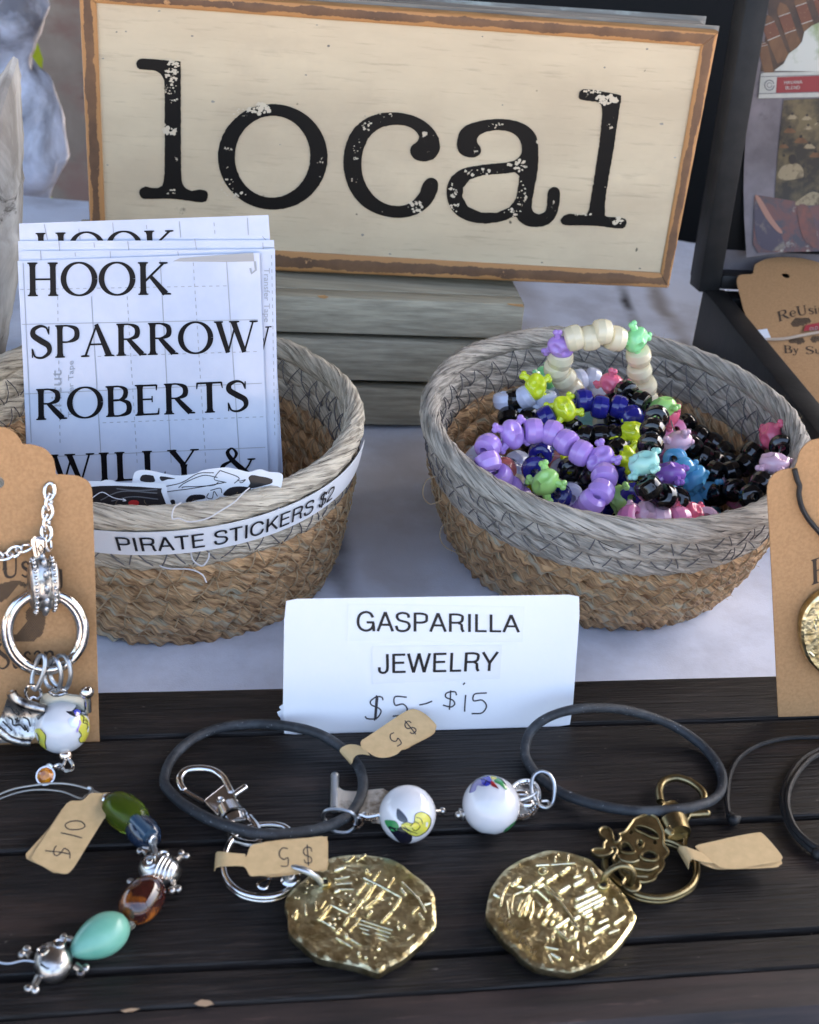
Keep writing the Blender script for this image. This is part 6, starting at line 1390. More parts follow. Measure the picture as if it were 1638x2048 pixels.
split_ring('silver split key ring under the upside-down $5 tag', m_silver, c4([(402, 900), (420, 820), (455, 762), (520, 715), (600, 692), (690, 690), (750, 712), (795, 770), (815, 850), (815, 930), (785, 1010), (730, 1060), (660, 1082), (580, 1082), (500, 1060), (440, 1015), (408, 960)]), [.002] * 5 + [.0022] * 3 + [.002] * 9)
c5b = cg5
clasp('antique brass trigger clasp beneath the right rubber cord', m_bronze, mpT, [(*c5b([(x, y)])[0], h) for x, y, h in ((970, 470, .0028), (966, 420, .0030), (985, 385, .0032), (1030, 370, .0034), (1080, 380, .0036), (1120, 402, .0036), (1150, 435, .0034), (1150, 470, .003), (1110, 500, .003))],
      c5b([(985, 475), (1030, 468), (1075, 500), (1092, 520), (1080, 545), (1060, 570), (1035, 590), (1000, 585), (978, 560), (972, 510)]), [(*c5b([(972, 480)])[0], .003), (*c5b([(985, 475)])[0], .003)], [(*c5b([(1065, 560)])[0], .003), (*c5b([(1090, 525)])[0], .0034), (*c5b([(1165, 520)])[0], .0036)], (*c5b([(1012, 600)])[0], .0052),
      [((*c5b([(1020, 555)])[0], .004), (*c5b([(1045, 610)])[0], .0036), .0045, .0040), ((*c5b([(1000, 595)])[0], .0045), (*c5b([(1020, 610)])[0], .0045), .0024, .0018)])
mb = MB(); q = c5b([(1035, 590), (1062, 605), (1084, 598), (1082, 650), (1070, 652), (1068, 625), (1040, 630), (1000, 625), (990, 600)]); mb.prism([TR(x, y, .0042) for x, y in q], [TR(x, y, .0022) for x, y in q]); tag(mb.build('swivel_bracket', m_bronze, bevel=.0003), 'antique brass swivel bracket between the right clasp and its key ring', 'bracket')
split_ring('antique brass key ring carrying the skull charm and the MADE IN CHINA coin', m_bronze, c5b([(735, 735), (745, 690), (800, 650), (880, 632), (960, 632), (1030, 650), (1085, 685), (1118, 730), (1120, 785), (1100, 828), (1050, 862), (980, 882), (910, 878), (850, 858), (790, 815), (750, 775)]), [.002] * 16)

# ---- coins
ng = lambda pts: crop(4.3105, 940, 1660, pts)
n4 = lambda pts: crop(4.68, 550, 1680, pts)
oL = n4([(510, 165), (620, 140), (800, 130), (950, 145), (1080, 170), (1190, 225), (1280, 300), (1380, 375), (1450, 440), (1490, 510), (1505, 650), (1503, 800), (1440, 870), (1380, 950), (1290, 1030), (1180, 1120), (1060, 1180), (985, 1230), (930, 1225), (760, 1170), (560, 1130), (420, 1100), (350, 1060), (240, 960), (150, 880), (128, 800), (120, 690), (95, 610), (110, 530), (180, 440), (280, 360), (400, 240)])
relL = [(n4(p), w_) for p, w_ in (([(850, 400), (770, 505)], 7), ([(930, 430), (845, 560)], 7), ([(1010, 480), (950, 555)], 7), ([(980, 295), (925, 375)], 4), ([(815, 570), (710, 710)], 7), ([(935, 580), (850, 640)], 6), ([(515, 625), (415, 745)], 8), ([(1170, 560), (1110, 650)], 6), ([(1085, 680), (1000, 770)], 7), ([(680, 740), (650, 790)], 7), ([(610, 840), (585, 865)], 7), ([(560, 290), (650, 262)], 5), ([(840, 145), (770, 190)], 6), ([(730, 160), (690, 195)], 6), ([(650, 190), (668, 200)], 5), ([(1340, 630), (1290, 680)], 5), ([(1190, 400), (1350, 560), (1410, 670)], 4), ([(1110, 360), (1060, 440)], 5), ([(1180, 460), (1220, 510)], 6), ([(560, 490), (600, 480)], 5), ([(470, 570), (430, 640)], 4), ([(285, 600), (290, 690)], 5), ([(200, 660), (165, 720)], 6), ([(215, 690), (195, 745)], 4), ([(375, 590), (385, 660)], 4), ([(890, 690), (870, 705)], 6), ([(800, 735), (700, 850)], 3.5), ([(520, 610), (680, 690), (830, 580)], 2.5), ([(420, 750), (560, 830)], 2.5), ([(830, 360), (1000, 440), (1180, 540)], 3), ([(860, 400), (900, 430)], 3), ([(575, 920), (720, 1010)], 2.5), ([(710, 930), (800, 990)], 2.5), ([(785, 1060), (790, 1090)], 6), ([(845, 1100), (860, 1108)], 4), ([(1210, 800), (1205, 820)], 5), ([(1150, 820), (1160, 840)], 4), ([(1350, 690), (1390, 740)], 4), ([(1400, 610), (1460, 595)], 4), ([(665, 890), (680, 920)], 7), ([(1240, 930), (1300, 890)], 2.5), ([(960, 1030), (980, 1020)], 4), ([(880, 300), (890, 320)], 6), ([(860, 280), (852, 310)], 5))]
relL += [(n4([p]), w_) for p, w_ in (((550, 740), 8), ((510, 790), 7), ((560, 790), 6), ((600, 735), 6), ((595, 695), 5), ((700, 520), 6), ((730, 560), 6), ((660, 500), 5), ((700, 605), 6), ((680, 635), 6), ((605, 610), 5), ((620, 570), 4), ((1060, 780), 6), ((1075, 600), 5), ((1095, 550), 4), ((1030, 375), 4), ((755, 795), 4), ((725, 820), 4), ((700, 850), 4), ((770, 765), 4), ((530, 540), 5), ((760, 370), 4), ((620, 340), 3), ((560, 400), 4), ((300, 450), 4), ((340, 420), 4), ((190, 540), 5), ((220, 545), 5), ((290, 490), 5), ((1410, 600), 5), ((1150, 770), 4), ((935, 1100), 4), ((670, 1090), 3), ((1345, 530), 4), ((900, 670), 7), ((810, 640), 5), ((1000, 560), 5))]
for k in range(0, 9, 3): relL.append((n4([(560 + k * 4, 370 + k * 16), (700 + k * 6, 350 + k * 19)]), 1.3))
for k in range(0, 10, 3): relL.append((n4([(820 + k * 6 - 60, 740 + k * 14), (1100 - k * 6, 850 + k * 10)]), 1.2))
coin('coin_charm', 'left hammered gold coin with a cross design, joined by a dull steel ring', 'coin', TR if False else (lambda x, y, h: TR(x, y, .0050 + h)), oL, (0, 0, 1), .0030, (*n4([(468, 400)])[0], 8.5), relL, TR(720, 1830), 'hammered gold coins', seed=1, bumpk=.8)
oR = ng([(640, 175), (720, 168), (840, 185), (950, 215), (1040, 250), (1100, 310), (1180, 380), (1230, 440), (1300, 510), (1370, 610), (1400, 680), (1435, 740), (1400, 830), (1340, 920), (1270, 1010), (1180, 1090), (1080, 1150), (960, 1195), (860, 1220), (760, 1210), (640, 1190), (540, 1160), (440, 1090), (380, 1020), (290, 950), (220, 850), (150, 760), (142, 680), (170, 540), (200, 470), (290, 350), (400, 270), (500, 225)])
relR = [(ng(p), w_) for p, w_ in (([(850, 330), (785, 380)], 8), ([(745, 395), (665, 455)], 8), ([(625, 420), (555, 475)], 8), ([(425, 425), (365, 480)], 8), ([(525, 490), (460, 535)], 6), ([(630, 475), (590, 495)], 7), ([(980, 435), (900, 480)], 8), ([(855, 490), (770, 540)], 7), ([(1060, 500), (1000, 530)], 7), ([(1090, 530), (915, 605)], 7), ([(1120, 565), (910, 665)], 7), ([(1155, 590), (930, 705)], 7), ([(1135, 640), (1070, 670)], 7), ([(1040, 690), (970, 730)], 7), ([(1045, 730), (1000, 755)], 6), ([(1060, 770), (1030, 800)], 7), ([(1190, 830), (1070, 900)], 6), ([(1330, 750), (1245, 810)], 6), ([(1185, 770), (1110, 805)], 5), ([(545, 525), (580, 520), (680, 615)], 6), ([(610, 470), (790, 630), (930, 830)], 4), ([(650, 480), (800, 600)], 3), ([(510, 570), (480, 640), (430, 740)], 6), ([(525, 590), (500, 660), (475, 740)], 5), ([(450, 610), (415, 690)], 5), ([(550, 620), (545, 700), (520, 770)], 4), ([(570, 610), (620, 660)], 4), ([(690, 640), (650, 690)], 7), ([(700, 690), (665, 740)], 7), ([(620, 690), (590, 750)], 6), ([(750, 720), (720, 750)], 7), ([(660, 780), (635, 810)], 8), ([(780, 750), (760, 770)], 8), ([(850, 770), (735, 850)], 6), ([(740, 850), (850, 955)], 4), ([(850, 770), (940, 870)], 3.5), ([(720, 790), (700, 820)], 6), ([(940, 750), (900, 770)], 8), ([(865, 940), (885, 920)], 7), ([(920, 880), (905, 935)], 7), ([(830, 820), (815, 840)], 6), ([(880, 840), (865, 860)], 6), ([(810, 880), (820, 900)], 6), ([(340, 460), (290, 540), (265, 650)], 5), ([(205, 560), (250, 580)], 6), ([(380, 560), (360, 680), (370, 720)], 2.5), ([(380, 560), (450, 530), (520, 530)], 2.5), ([(320, 620), (340, 750)], 2.5), ([(700, 1070), (770, 1110)], 5), ([(680, 1080), (710, 1140)], 4), ([(650, 1010), (760, 1030)], 2.5), ([(930, 970), (930, 1030)], 5), ([(1020, 980), (1100, 930)], 3), ([(1240, 600), (1260, 650)], 7), ([(1200, 890), (1280, 860)], 4), ([(720, 920), (715, 940)], 6), ([(665, 935), (670, 945)], 5), ([(880, 1100), (870, 1125)], 5), ([(1010, 1040), (1015, 1060)], 4), ([(570, 310), (680, 300)], 3), ([(700, 300), (900, 290)], 2), ([(740, 230), (735, 270)], 4), ([(850, 220), (845, 270)], 4), ([(1000, 320), (985, 345)], 6), ([(1050, 340), (1080, 400)], 8), ([(900, 410), (950, 395)], 5), ([(410, 490), (460, 495)], 4))]
relR += [(ellp(*ng([(628, 352)])[0], 9, 7, 14) + [ellp(*ng([(628, 352)])[0], 9, 7, 14)[0]], 2.5), (ng([(640, 355)]), 6), (ng([(1010, 850), (990, 860), (990, 840), (1010, 830), (1035, 845), (1040, 860)]), 3.5)]
cnR = coin('coin_charm', 'right hammered gold coin struck MADE IN CHINA, joined by a brass ring', 'coin', lambda x, y, h: TR(x, y, .0050 + h), oR, (0, 0, 1), .0030, (*ng([(1150, 478)])[0], 9), relR, TR(1125, 1820), 'hammered gold coins', seed=2, bumpk=.9)
# raised lettering
def struck(text, a, b, size, mp, par):
    vs, fs = text_geo(text); (x0_, y0_), (x1_, y1_) = a, b; dx, dy = x1_ - x0_, y1_ - y0_; l = math.hypot(dx, dy); ux, uy = dx / l, dy / l; nx, ny = uy, -ux
    mb = MB(); mb.add([mp(x0_ + dx * u + nx * size * v_, y0_ + dy * u + ny * size * v_, .0007) for u, v_ in vs], fs); o = mb.build('struck_lettering', m_goldr, par, smooth=False, fixn=False); return o
struck('MADE IN CHINA', ng([(235, 755)])[0], ng([(545, 1095)])[0], 14, lambda x, y, h: TR(x, y, .0050 + h), cnR)
def link_ring(label, m, pts, hs, r=.0009):
    mb = MB(); mb.tube(spline([TR(x, y, h) for (x, y), h in zip(pts, hs)], 6), r, 10); return tag(mb.build('link_ring', m), label, 'ring')
link_ring('dull steel jump ring joining the left coin to its key ring', m_steel, n4([(445, 425), (400, 360), (340, 315), (260, 280), (180, 262), (120, 275), (100, 320), (120, 375), (160, 350), (150, 315)]), [.0045, .0075, .0095, .0105, .0100, .0085, .006, .004, .0036, .004])
link_ring('aged brass jump ring joining the right coin to its key ring', m_bronze, ng([(1140, 465), (1165, 395), (1220, 340), (1290, 310), (1360, 315), (1400, 350), (1410, 400), (1390, 460), (1370, 450)]), [.0045, .0078, .0098, .0108, .0108, .0095, .0075, .0045, .004])
# small skull charm end under the left tag
mb = MB(); cc2 = c4([(655, 965), (650, 1030)])
mb.tube(spline([TR(*p, .0036) for p in c4([(655, 965), (628, 985), (592, 1000), (600, 1025), (628, 1030), (648, 1005), (660, 968)])], 5), .0004, 6); mb.build
mb.tube(spline([TR(*p, .0036) for p in c4([(735, 960), (728, 985), (745, 1005), (785, 1005), (808, 985), (800, 955)])], 5), .0008, 6)
tag(mb.build('bone_charm', m_silver), 'tiny silver bone-end charm peeking out below the left $5 tag', 'charm')

# ---- skull pirate charm (pierced brass plate)
sk5 = lambda pts: crop(5.46, 1160, 1500, pts)
t = thing('skull_charm', 'pierced antique brass pirate skull charm with a knotted bandana', 'charm', TR(1270, 1700))
body = sk5([(735, 700), (800, 715), (850, 760), (885, 830), (910, 900), (915, 960), (915, 1030), (950, 1080), (965, 1120), (935, 1160), (905, 1190), (915, 1240), (880, 1310), (835, 1350), (815, 1400), (750, 1430), (680, 1440), (640, 1430), (652, 1490), (620, 1535), (560, 1540), (495, 1510), (465, 1455), (490, 1400), (440, 1340), (420, 1270), (370, 1220), (362, 1180), (395, 1130), (400, 1075), (340, 1070), (350, 1110), (300, 1145), (200, 1155), (135, 1120), (140, 1090), (200, 1075), (255, 1075), (262, 1020), (285, 985), (225, 930), (210, 880), (250, 845), (305, 850), (345, 900), (370, 1000), (420, 1000), (440, 960), (430, 920), (490, 890), (560, 800), (600, 750)])
holes = [sk5([(436, 1040), (470, 1010), (520, 1010), (560, 1050), (592, 1110), (540, 1125), (470, 1115), (438, 1080)]), sk5([(668, 1160), (690, 1125), (740, 1100), (800, 1108), (840, 1140), (840, 1185), (800, 1205), (730, 1200), (690, 1185)]), sk5([(622, 1030), (632, 985), (668, 980), (690, 1010), (680, 1050), (645, 1062)]), sk5([(595, 840), (650, 820), (750, 845), (830, 890), (860, 935), (850, 962), (780, 950), (700, 910), (630, 880)]), sk5([(540, 890), (565, 880), (578, 900), (560, 920), (542, 912)]), sk5([(800, 1000), (825, 985), (842, 1005), (830, 1030), (808, 1028)]), sk5([(510, 1450), (525, 1415), (560, 1420), (575, 1460), (560, 1490), (525, 1490)])]
hsk = lambda x, y: .0052 + (1700 - y) * .00001
mb = MB(); b2 = S2(body, 3, True); h2 = [S2(h_, 3, True) for h_ in holes]
mb.holed([[TR(x, y, hsk(x, y)) for x, y in l] for l in [b2] + h2], V((0, 0, -.0011))); mb.build('skull_plate', m_bronze, t)
for nm, lps, rr2 in (('plate_edge', [b2], .00042), ('eye_rim', [h2[0]], .0005), ('eye_rim', [h2[1]], .0005), ('nose_rim', [h2[2]], .0004), ('bandana_rim', [h2[3]], .00035)):
    mb = MB()
    for l in lps: mb.tube([TR(x, y, hsk(x, y) + .0001) for x, y in l], rr2, 6, closed=True)
    mb.build(nm, m_bronze, t)
mb = MB()
for s_ in ([(420, 1220), (520, 1270), (640, 1300), (760, 1310), (850, 1270)], [(450, 1290), (540, 1350), (640, 1380), (740, 1385)], [(400, 1140), (450, 1200), (560, 1225), (640, 1200)]): mb.tube(spline([TR(*p, .0054) for p in sk5(s_)], 5), .0004, 6)
mb.build('jaw_line', m_bronze, t)['kind'] = 'stuff'

# ---- beaded wire bracelet at the left
wt = thing('wire_bracelet', 'beaded wire bracelet with glass, turquoise and pirate skull beads at the lower left', 'bracelet', TR(150, 1800))
wire = [(0, 1925), (50, 1921), (90, 1925), (150, 1910), (200, 1870), (260, 1845), (285, 1805), (315, 1760), (325, 1735), (310, 1695), (300, 1665), (270, 1635), (225, 1605), (205, 1590), (178, 1578), (130, 1567), (70, 1570), (0, 1588), (-90, 1650), (-130, 1760), (-80, 1880)]
mb = MB(); mb.tube(spline([TR(x, y, .0045) for x, y in wire], 8, True), .00030, 6, closed=True); mb.build('wire', m_steel, wt)
mb = MB(); mb.tube(spline([TR(x, y, .0035) for x, y in [(182, 1582), (165, 1597), (120, 1582), (60, 1580), (0, 1597), (-60, 1630)]], 8), .00028, 6); mb.tube(spline([TR(x, y, .005) for x, y in [(168, 1598), (172, 1592), (182, 1588), (184, 1578), (176, 1575)]], 5), .0005, 6); mb.build('wire_end', m_steel, wt)
def lozenge(a, b, rpx, name, m, pw=.5, h=None, seg=24):
    """bead between two points (pixels) with the fullest radius rpx"""
    c0 = TR((a[0] + b[0]) / 2, (a[1] + b[1]) / 2, .004); r = rpx * SC(c0); hh = h or r; A_, B_ = TR(a[0], a[1], hh), TR(b[0], b[1], hh); N = 16; mb = MB()
    pts = [A_.lerp(B_, i / N) for i in range(N + 1)]; R_ = [max(.0002, r * (1 - abs(2 * i / N - 1) ** 2.2) ** pw) for i in range(N + 1)]
    mb.tube(pts, R_, seg); return mb.build(name, m, wt)
q = TR(216, 1601, .0045)
mb = MB(); mb.ball(q, .0023, 14, 10); mb.tube(ring_pts(q + V((.0006, -.0006, .0006)), .0021, (1, -1, .2), 18), .0005, 6, closed=True); mb.build('silver_spacer', m_silver, wt)
lozenge((214, 1598), (290, 1655), 36, 'green_glass_bead', m_glass_gr); mb = MB(); mb.tube([TR(226, 1607, .0049), TR(276, 1645, .0049)], [.0030, .0034], 16); mb.build('bead_core', m_core_gr, wt)
lozenge((262, 1640), (312, 1688), 31, 'dark_blue_glass_bead', m_glass_bl); mb = MB(); mb.tube([TR(268, 1638, .0070), TR(300, 1672, .0070)], [.0020, .0022], 12); mb.build('blue_stripe', m_core_bl, wt)
mb = MB(); mb.tube(spline([TR(303, 1676, .006), TR(310, 1680, .0065), TR(306, 1688, .006), TR(310, 1700, .0055), TR(313, 1710, .0055)], 5), .0007, 6); mb.tube(ring_pts(TR(306, 1682, .0068), .0012, (1, -.4, .4), 14), .00045, 6, closed=True); mb.build('hook_bail', m_steel, wt)
lozenge((314, 1762), (254, 1838), 41, 'amber_glass_bead', m_amber, .45)
q = TR(259, 1848, .0035); mb = MB(); mb.ball(q, .0017, 14, 10); mb.build('clear_bead', m_clear, wt)
# turquoise drop
A_, B_ = TR(256, 1842, .0052), TR(140, 1908, .0052); mb = MB(); N = 20; r = 42 * SC(A_)
mb.tube([A_.lerp(B_, i / N) for i in range(N + 1)], [max(.0002, r * math.sin(PI * (i / N) ** .80) ** .62) for i in range(N + 1)], 28); mb.build('turquoise_bead', m_turq, wt)
def bone(mb, a, b, r=.0009, h=.0045):
    a, b = TR(*a, h), TR(*b, h); t_ = (b - a).normalized(); n_ = V((-t_.y, t_.x, 0)); mb.tube([a, b], [r * 1.2, r * .8], 8); mb.ball(b + n_ * .0009 + t_ * .0004, (.0011, .0012, .0010), 10, 7); mb.ball(b - n_ * .0009 + t_ * .0004, (.0012, .0011, .0010), 10, 7)
# skull charm bead with ribbed back
def skullbead(nm, c, rx, ry, rz, rot, bones, lab_):
    C0 = TR(c[0], c[1], rz * .95); mt = Matrix.Rotation(rot, 3, 'Z'); mb = MB(); mb.ball(C0, (rx, ry, rz), 28, 18, mt); o = mb.build('skull_bead', m_oxid, wt, label=lab_)
    mb = MB()
    for a, b in bones: bone(mb, a, b, h=rz * .8)
    mb.build('crossbones', m_oxid, wt); return C0, mt
cb1 = lambda pts: crop(3.9, 0, 1540, pts)
C0, mt = skullbead('a', cb1([(1245, 780)])[0], .0060, .0046, .0042, -.25, [(cb1([(1160, 660)])[0], cb1([(1120, 625)])[0]), (cb1([(1180, 640)])[0], cb1([(1168, 608)])[0]), (cb1([(1375, 710)])[0], cb1([(1425, 668)])[0]), (cb1([(1345, 860)])[0], cb1([(1362, 925)])[0]), (cb1([(1100, 860)])[0], cb1([(1040, 885)])[0])], 'ribbed silver skull bead')
onb = lambda pts, k=1.04: [C0 + mt @ V((x * .0060 * k, y * .0046 * k, z * .0042 * k)) for x, y, z in pts]
mb = MB(); mb.tube(ring_pts(C0 + mt @ V((-.0022, -.0012, .0036)), .0019, (-.3, -.3, 1), 18), .0005, 6, closed=True); mb.build('eye_rim', m_silver, wt)
mb = MB(); mb.ball(C0 + mt @ V((-.0022, -.0012, .0032)), .0012, 10, 7); mb.build('eye_boss', m_silver, wt)
mb = MB(); mb.tube(ring_pts(C0 + mt @ V((-.0002, .0030, .0032)), .0013, (0, .4, 1), 18), .00045, 6, closed=True); mb.build('eye_rim', m_silver, wt)
mb = MB()
for k in range(5):
    xx = .10 + k * .17; s_ = math.sqrt(max(.02, 1 - xx * xx)); mb.tube([C0 + mt @ V((xx * .0060 + .0008 * math.cos(a) * 0, math.sin(a) * s_ * .0047, math.cos(a) * s_ * .0043)) for a in [-1.15 + 2.3 * i / 12 for i in range(13)]], .00026, 5)
mb.build('rib', m_silver, wt)['kind'] = 'stuff'
C0, mt = skullbead('b', cb1([(415, 1500)])[0], .0048, .0054, .0044, .35, [(cb1([(245, 1450)])[0], cb1([(200, 1425)])[0]), (cb1([(480, 1370)])[0], cb1([(515, 1325)])[0]), (cb1([(300, 1620)])[0], cb1([(255, 1700)])[0]), (cb1([(590, 1530)])[0], cb1([(640, 1560)])[0])], 'smooth silver skull bead with eye hollows')
for ex, ey in ((-.0021, .0008), (.0018, .0020)):
    mb = MB(); mb.tube(ring_pts(C0 + mt @ V((ex, ey, .0040)), .0012, (ex * 60, ey * 40, 1), 18), .0004, 6, closed=True); mb.build('eye_rim', m_silver, wt)
    mb = MB(); mb.ball(C0 + mt @ V((ex, ey, .0036)), .0010, 12, 8); mb.build('eye_hollow', m_oxdark, wt)
mb = MB(); rg_ = random.Random(4)
for k in range(40):
    a = rg_.uniform(.2, PI - .2); e = rg_.uniform(.2, .95); d = V((math.cos(a) * math.sin(e), math.sin(a) * math.sin(e) * 1, math.cos(e))).normalized(); mb.ball(C0 + mt @ V((d.x * .0048, d.y * .0054 + .0, d.z * .0044)), .0003, 6, 4)
mb.build('hair_stipple', m_oxid, wt)['kind'] = 'stuff'
mb = MB(); mb.tube(spline([C0 + mt @ V((x, y, z)) for x, y, z in ((-.0030, -.0024, .0030), (-.0012, -.0038, .0026), (.0014, -.0034, .0028), (.0030, -.0020, .0028))], 5), .0003, 6); mb.build('mouth_line', m_oxdark, wt)

# ---- cord necklace at the right
mb = MB(); mb.tube(spline([TR(x, y, .0016) for x, y in [(1700, 1468), (1638, 1474), (1575, 1476), (1520, 1489), (1482, 1512), (1461, 1545), (1454, 1590), (1456, 1622), (1462, 1640)]], 8), .00085, 8)
mb.ball(TR(1467, 1640, .0018), .0019, 12, 8); mb.ball(TR(1461, 1633, .0016), .0015, 10, 8); mb.ball(TR(1474, 1637, .0018), .0013, 10, 8)
tag(mb.build('necklace_cord', m_cord), 'thin black cord ending in a small knot beside the right rubber cord', 'cord')
mb = MB(); mb.tube(spline([TR(x, y, .0016) for x, y in [(1720, 1470), (1638, 1500), (1600, 1524), (1574, 1566), (1567, 1610), (1582, 1655), (1612, 1690), (1638, 1706), (1700, 1730)]], 8), .0012, 8)
mb.tube(spline([TR(x, y, .0030) for x, y in [(1720, 1480), (1638, 1508), (1606, 1532), (1581, 1570), (1575, 1612), (1590, 1655), (1618, 1684), (1640, 1698)]], 8), .0009, 8)
mb.ball(TR(1636, 1708, .002), .002, 12, 8); mb.ball(TR(1645, 1712, .002), .002, 12, 8)
tag(mb.build('necklace_cord', m_cord), 'doubled black cord curving out of the right edge of the photo', 'cord')

# ================================================================== PENDANT NECKLACE ON THE LEFT CARD
nk = thing('ring_necklace', 'silver necklace with large ring, map scroll and painted white ball on the kraft card', 'necklace', lk.px(95, 1480, .004))
LK = lambda x, y, h: lk.px(x, y, h)
def chain(path, hs, n, name='chain_link'):
    cp = spline([LK(x, y, h) for (x, y), h in zip(path, hs)], 10); L_ = [0]
    for i in range(1, len(cp)): L_.append(L_[-1] + (cp[i] - cp[i - 1]).length)
    for k in range(n):
        s_ = L_[-1] * (k + .5) / n; i = max(j_ for j_ in range(len(L_)) if L_[j_] <= s_); i = min(i, len(cp) - 2); c = cp[i].lerp(cp[i + 1], (s_ - L_[i]) / max(1e-9, L_[i + 1] - L_[i])); t_ = (cp[i + 1] - cp[i]).normalized()
        nn = lk.N if k % 2 == 0 else (lk.N.cross(t_) * .9 + lk.N * .45).normalized(); nn = (nn - t_ * nn.dot(t_)).normalized(); l2 = L_[-1] / n * .78
        mb = MB(); mb.tube(ring_pts(c, l2, nn, 18, .0014, t_), .00052, 8, closed=True); mb.build(name, m_chain, nk)
chain([(100, 972), (98, 1000), (93, 1050), (94, 1075), (98, 1096)], [.0006, .0016, .0022, .0028, .003], 6)
chain([(-60, 1090), (-20, 1108), (10, 1112), (35, 1100), (58, 1094)], [.0018, .002, .002, .0022, .0026], 6)
c3b = lambda pts: crop(3.939, 0, 840, pts)
mb = MB(); q = c3b([(245, 935), (345, 935), (362, 1000), (345, 1060), (335, 1100), (280, 1105), (262, 1040)]); mb.prism([LK(x, y, .0052) for x, y in S2(q, 3, True)], [LK(x, y, .0036) for x, y in S2(q, 3, True)]); bl = mb.build('bail', m_silver, nk, bevel=.0003)
mb = MB()
for s_ in ([(320, 980), (300, 1015), (320, 1050), (342, 1015), (320, 980)], [(275, 950), (285, 1010), (295, 1070)], [(350, 955), (352, 1010), (335, 1070)], [(320, 1050), (318, 1090)]): mb.tube([LK(*p, .0053) for p in c3b(s_)], .00018, 5)
mb.build('engraving', m_oxdark, bl)['kind'] = 'stuff'
# beaded barrel
cen = LK(*c3b([(345, 1300)])[0], .0062); ax = (lk.X * 1.0 - lk.N * .35).normalized()
mb = MB(); N = 12
def barrel(c, ax, w0, rad):
    mb = MB(); prof = [(-.5, .80), (-.42, .98), (-.30, .92), (-.12, 1.0), (.12, 1.0), (.30, .92), (.42, .98), (.5, .80)]; pts = [c + ax * (w0 * p) for p, r_ in prof]; R_ = [rad * r_ for p, r_ in prof]; mb.tube(pts, R_, 34); return mb
up_ = lk.Y
def ov_tube(c, ax, prof, rx, ry, seg=30):
    mb = MB(); b_ = (up_ - ax * up_.dot(ax)).normalized(); a_ = ax.cross(b_)
    for off, s_ in prof:
        for j_ in range(seg):
            th = 2 * PI * j_ / seg; mb.v.append(c + ax * off + a_ * math.cos(th) * rx * s_ + b_ * math.sin(th) * ry * s_)
    for i in range(len(prof) - 1):
        for j_ in range(seg): mb.f.append([i * seg + j_, i * seg + (j_ + 1) % seg, (i + 1) * seg + (j_ + 1) % seg, (i + 1) * seg + j_]); mb.mi.append(0); mb.uv.append(None)
    mb.f.append(list(range(seg))[::-1]); mb.f.append([(len(prof) - 1) * seg + j_ for j_ in range(seg)]); mb.mi += [0, 0]; mb.uv += [None, None]
    return mb, a_, b_
mb, a_, b_ = ov_tube(cen, ax, [(-.0042, .70), (-.0036, .9), (-.0026, .95), (-.0018, .9), (-.0010, 1.0), (.0012, 1.0), (.0018, .9), (.0028, .95), (.0036, .9), (.0042, .7)], .0040, .0083)
br = mb.build('barrel_bead', m_oxid, nk)
for off in (-.0028, .0026):
    mb = MB()
    for j_ in range(26):
        th = 2 * PI * j_ / 26; mb.ball(cen + ax * off + a_ * math.cos(th) * .0041 + b_ * math.sin(th) * .0084, .00062, 8, 6)
    mb.build('granulation', m_silver, br)['kind'] = 'stuff'
mb = MB()
for j_ in range(12):
    th = 2 * PI * j_ / 12; mb.ball(cen + a_ * math.cos(th) * .0041 + b_ * math.sin(th) * .0083, (.0009, .0009, .0017), 8, 6)
mb.build('raised_petals', m_steel, br)['kind'] = 'stuff'
# big ring (double band)
rc0 = [(95 + math.cos(a) * 76, 1262 + math.sin(a) * 76 * 1.02) for a in [2 * PI * i / 40 for i in range(40)]]
mb = MB(); mb.tube([LK(x, y, .0062) for x, y in rc0], .00115, 10, closed=True); mb.build('large_ring', m_silver, nk)
mb = MB(); mb.tube([LK(x - 7, y + 1, .0036) for x, y in rc0], .0018, 10, closed=True); mb.build('large_ring', m_silver, nk, label='wider rear band of the ring')
cj = lambda pts: crop(3.723, 0, 1300, pts)
def jr(pts, h0, h1, r=.0007, m=m_steel, nm='jump_ring'):
    n = len(pts); mb = MB(); mb.tube(spline([LK(x, y, h0 + (h1 - h0) * (math.sin(2 * PI * i / n) * .5 + .5)) for i, (x, y) in enumerate(pts)], 6, True), r, 8, closed=True); return mb.build(nm, m, nk)
jr(cj([(330, 50), (335, 120), (310, 210), (270, 290), (242, 270), (240, 200), (262, 120), (290, 50)]), .0066, .0095)
jr(cj([(395, 60), (430, 90), (455, 180), (445, 270), (415, 300), (350, 260), (335, 190), (360, 110)]), .0045, .0092)
jr(cj([(470, 40), (510, 90), (526, 180), (508, 260), (475, 290), (400, 240), (375, 170), (420, 60)]), .0042, .0088)
jr(cj([(190, 320), (200, 275), (240, 262), (290, 285), (305, 330), (285, 365), (250, 350), (215, 365)]), .0062, .0085, .0005, m_silver)
jr(cj([(370, 310), (395, 285), (440, 290), (480, 300), (495, 315), (450, 335), (400, 335)]), .0062, .0080, .0005, m_silver)
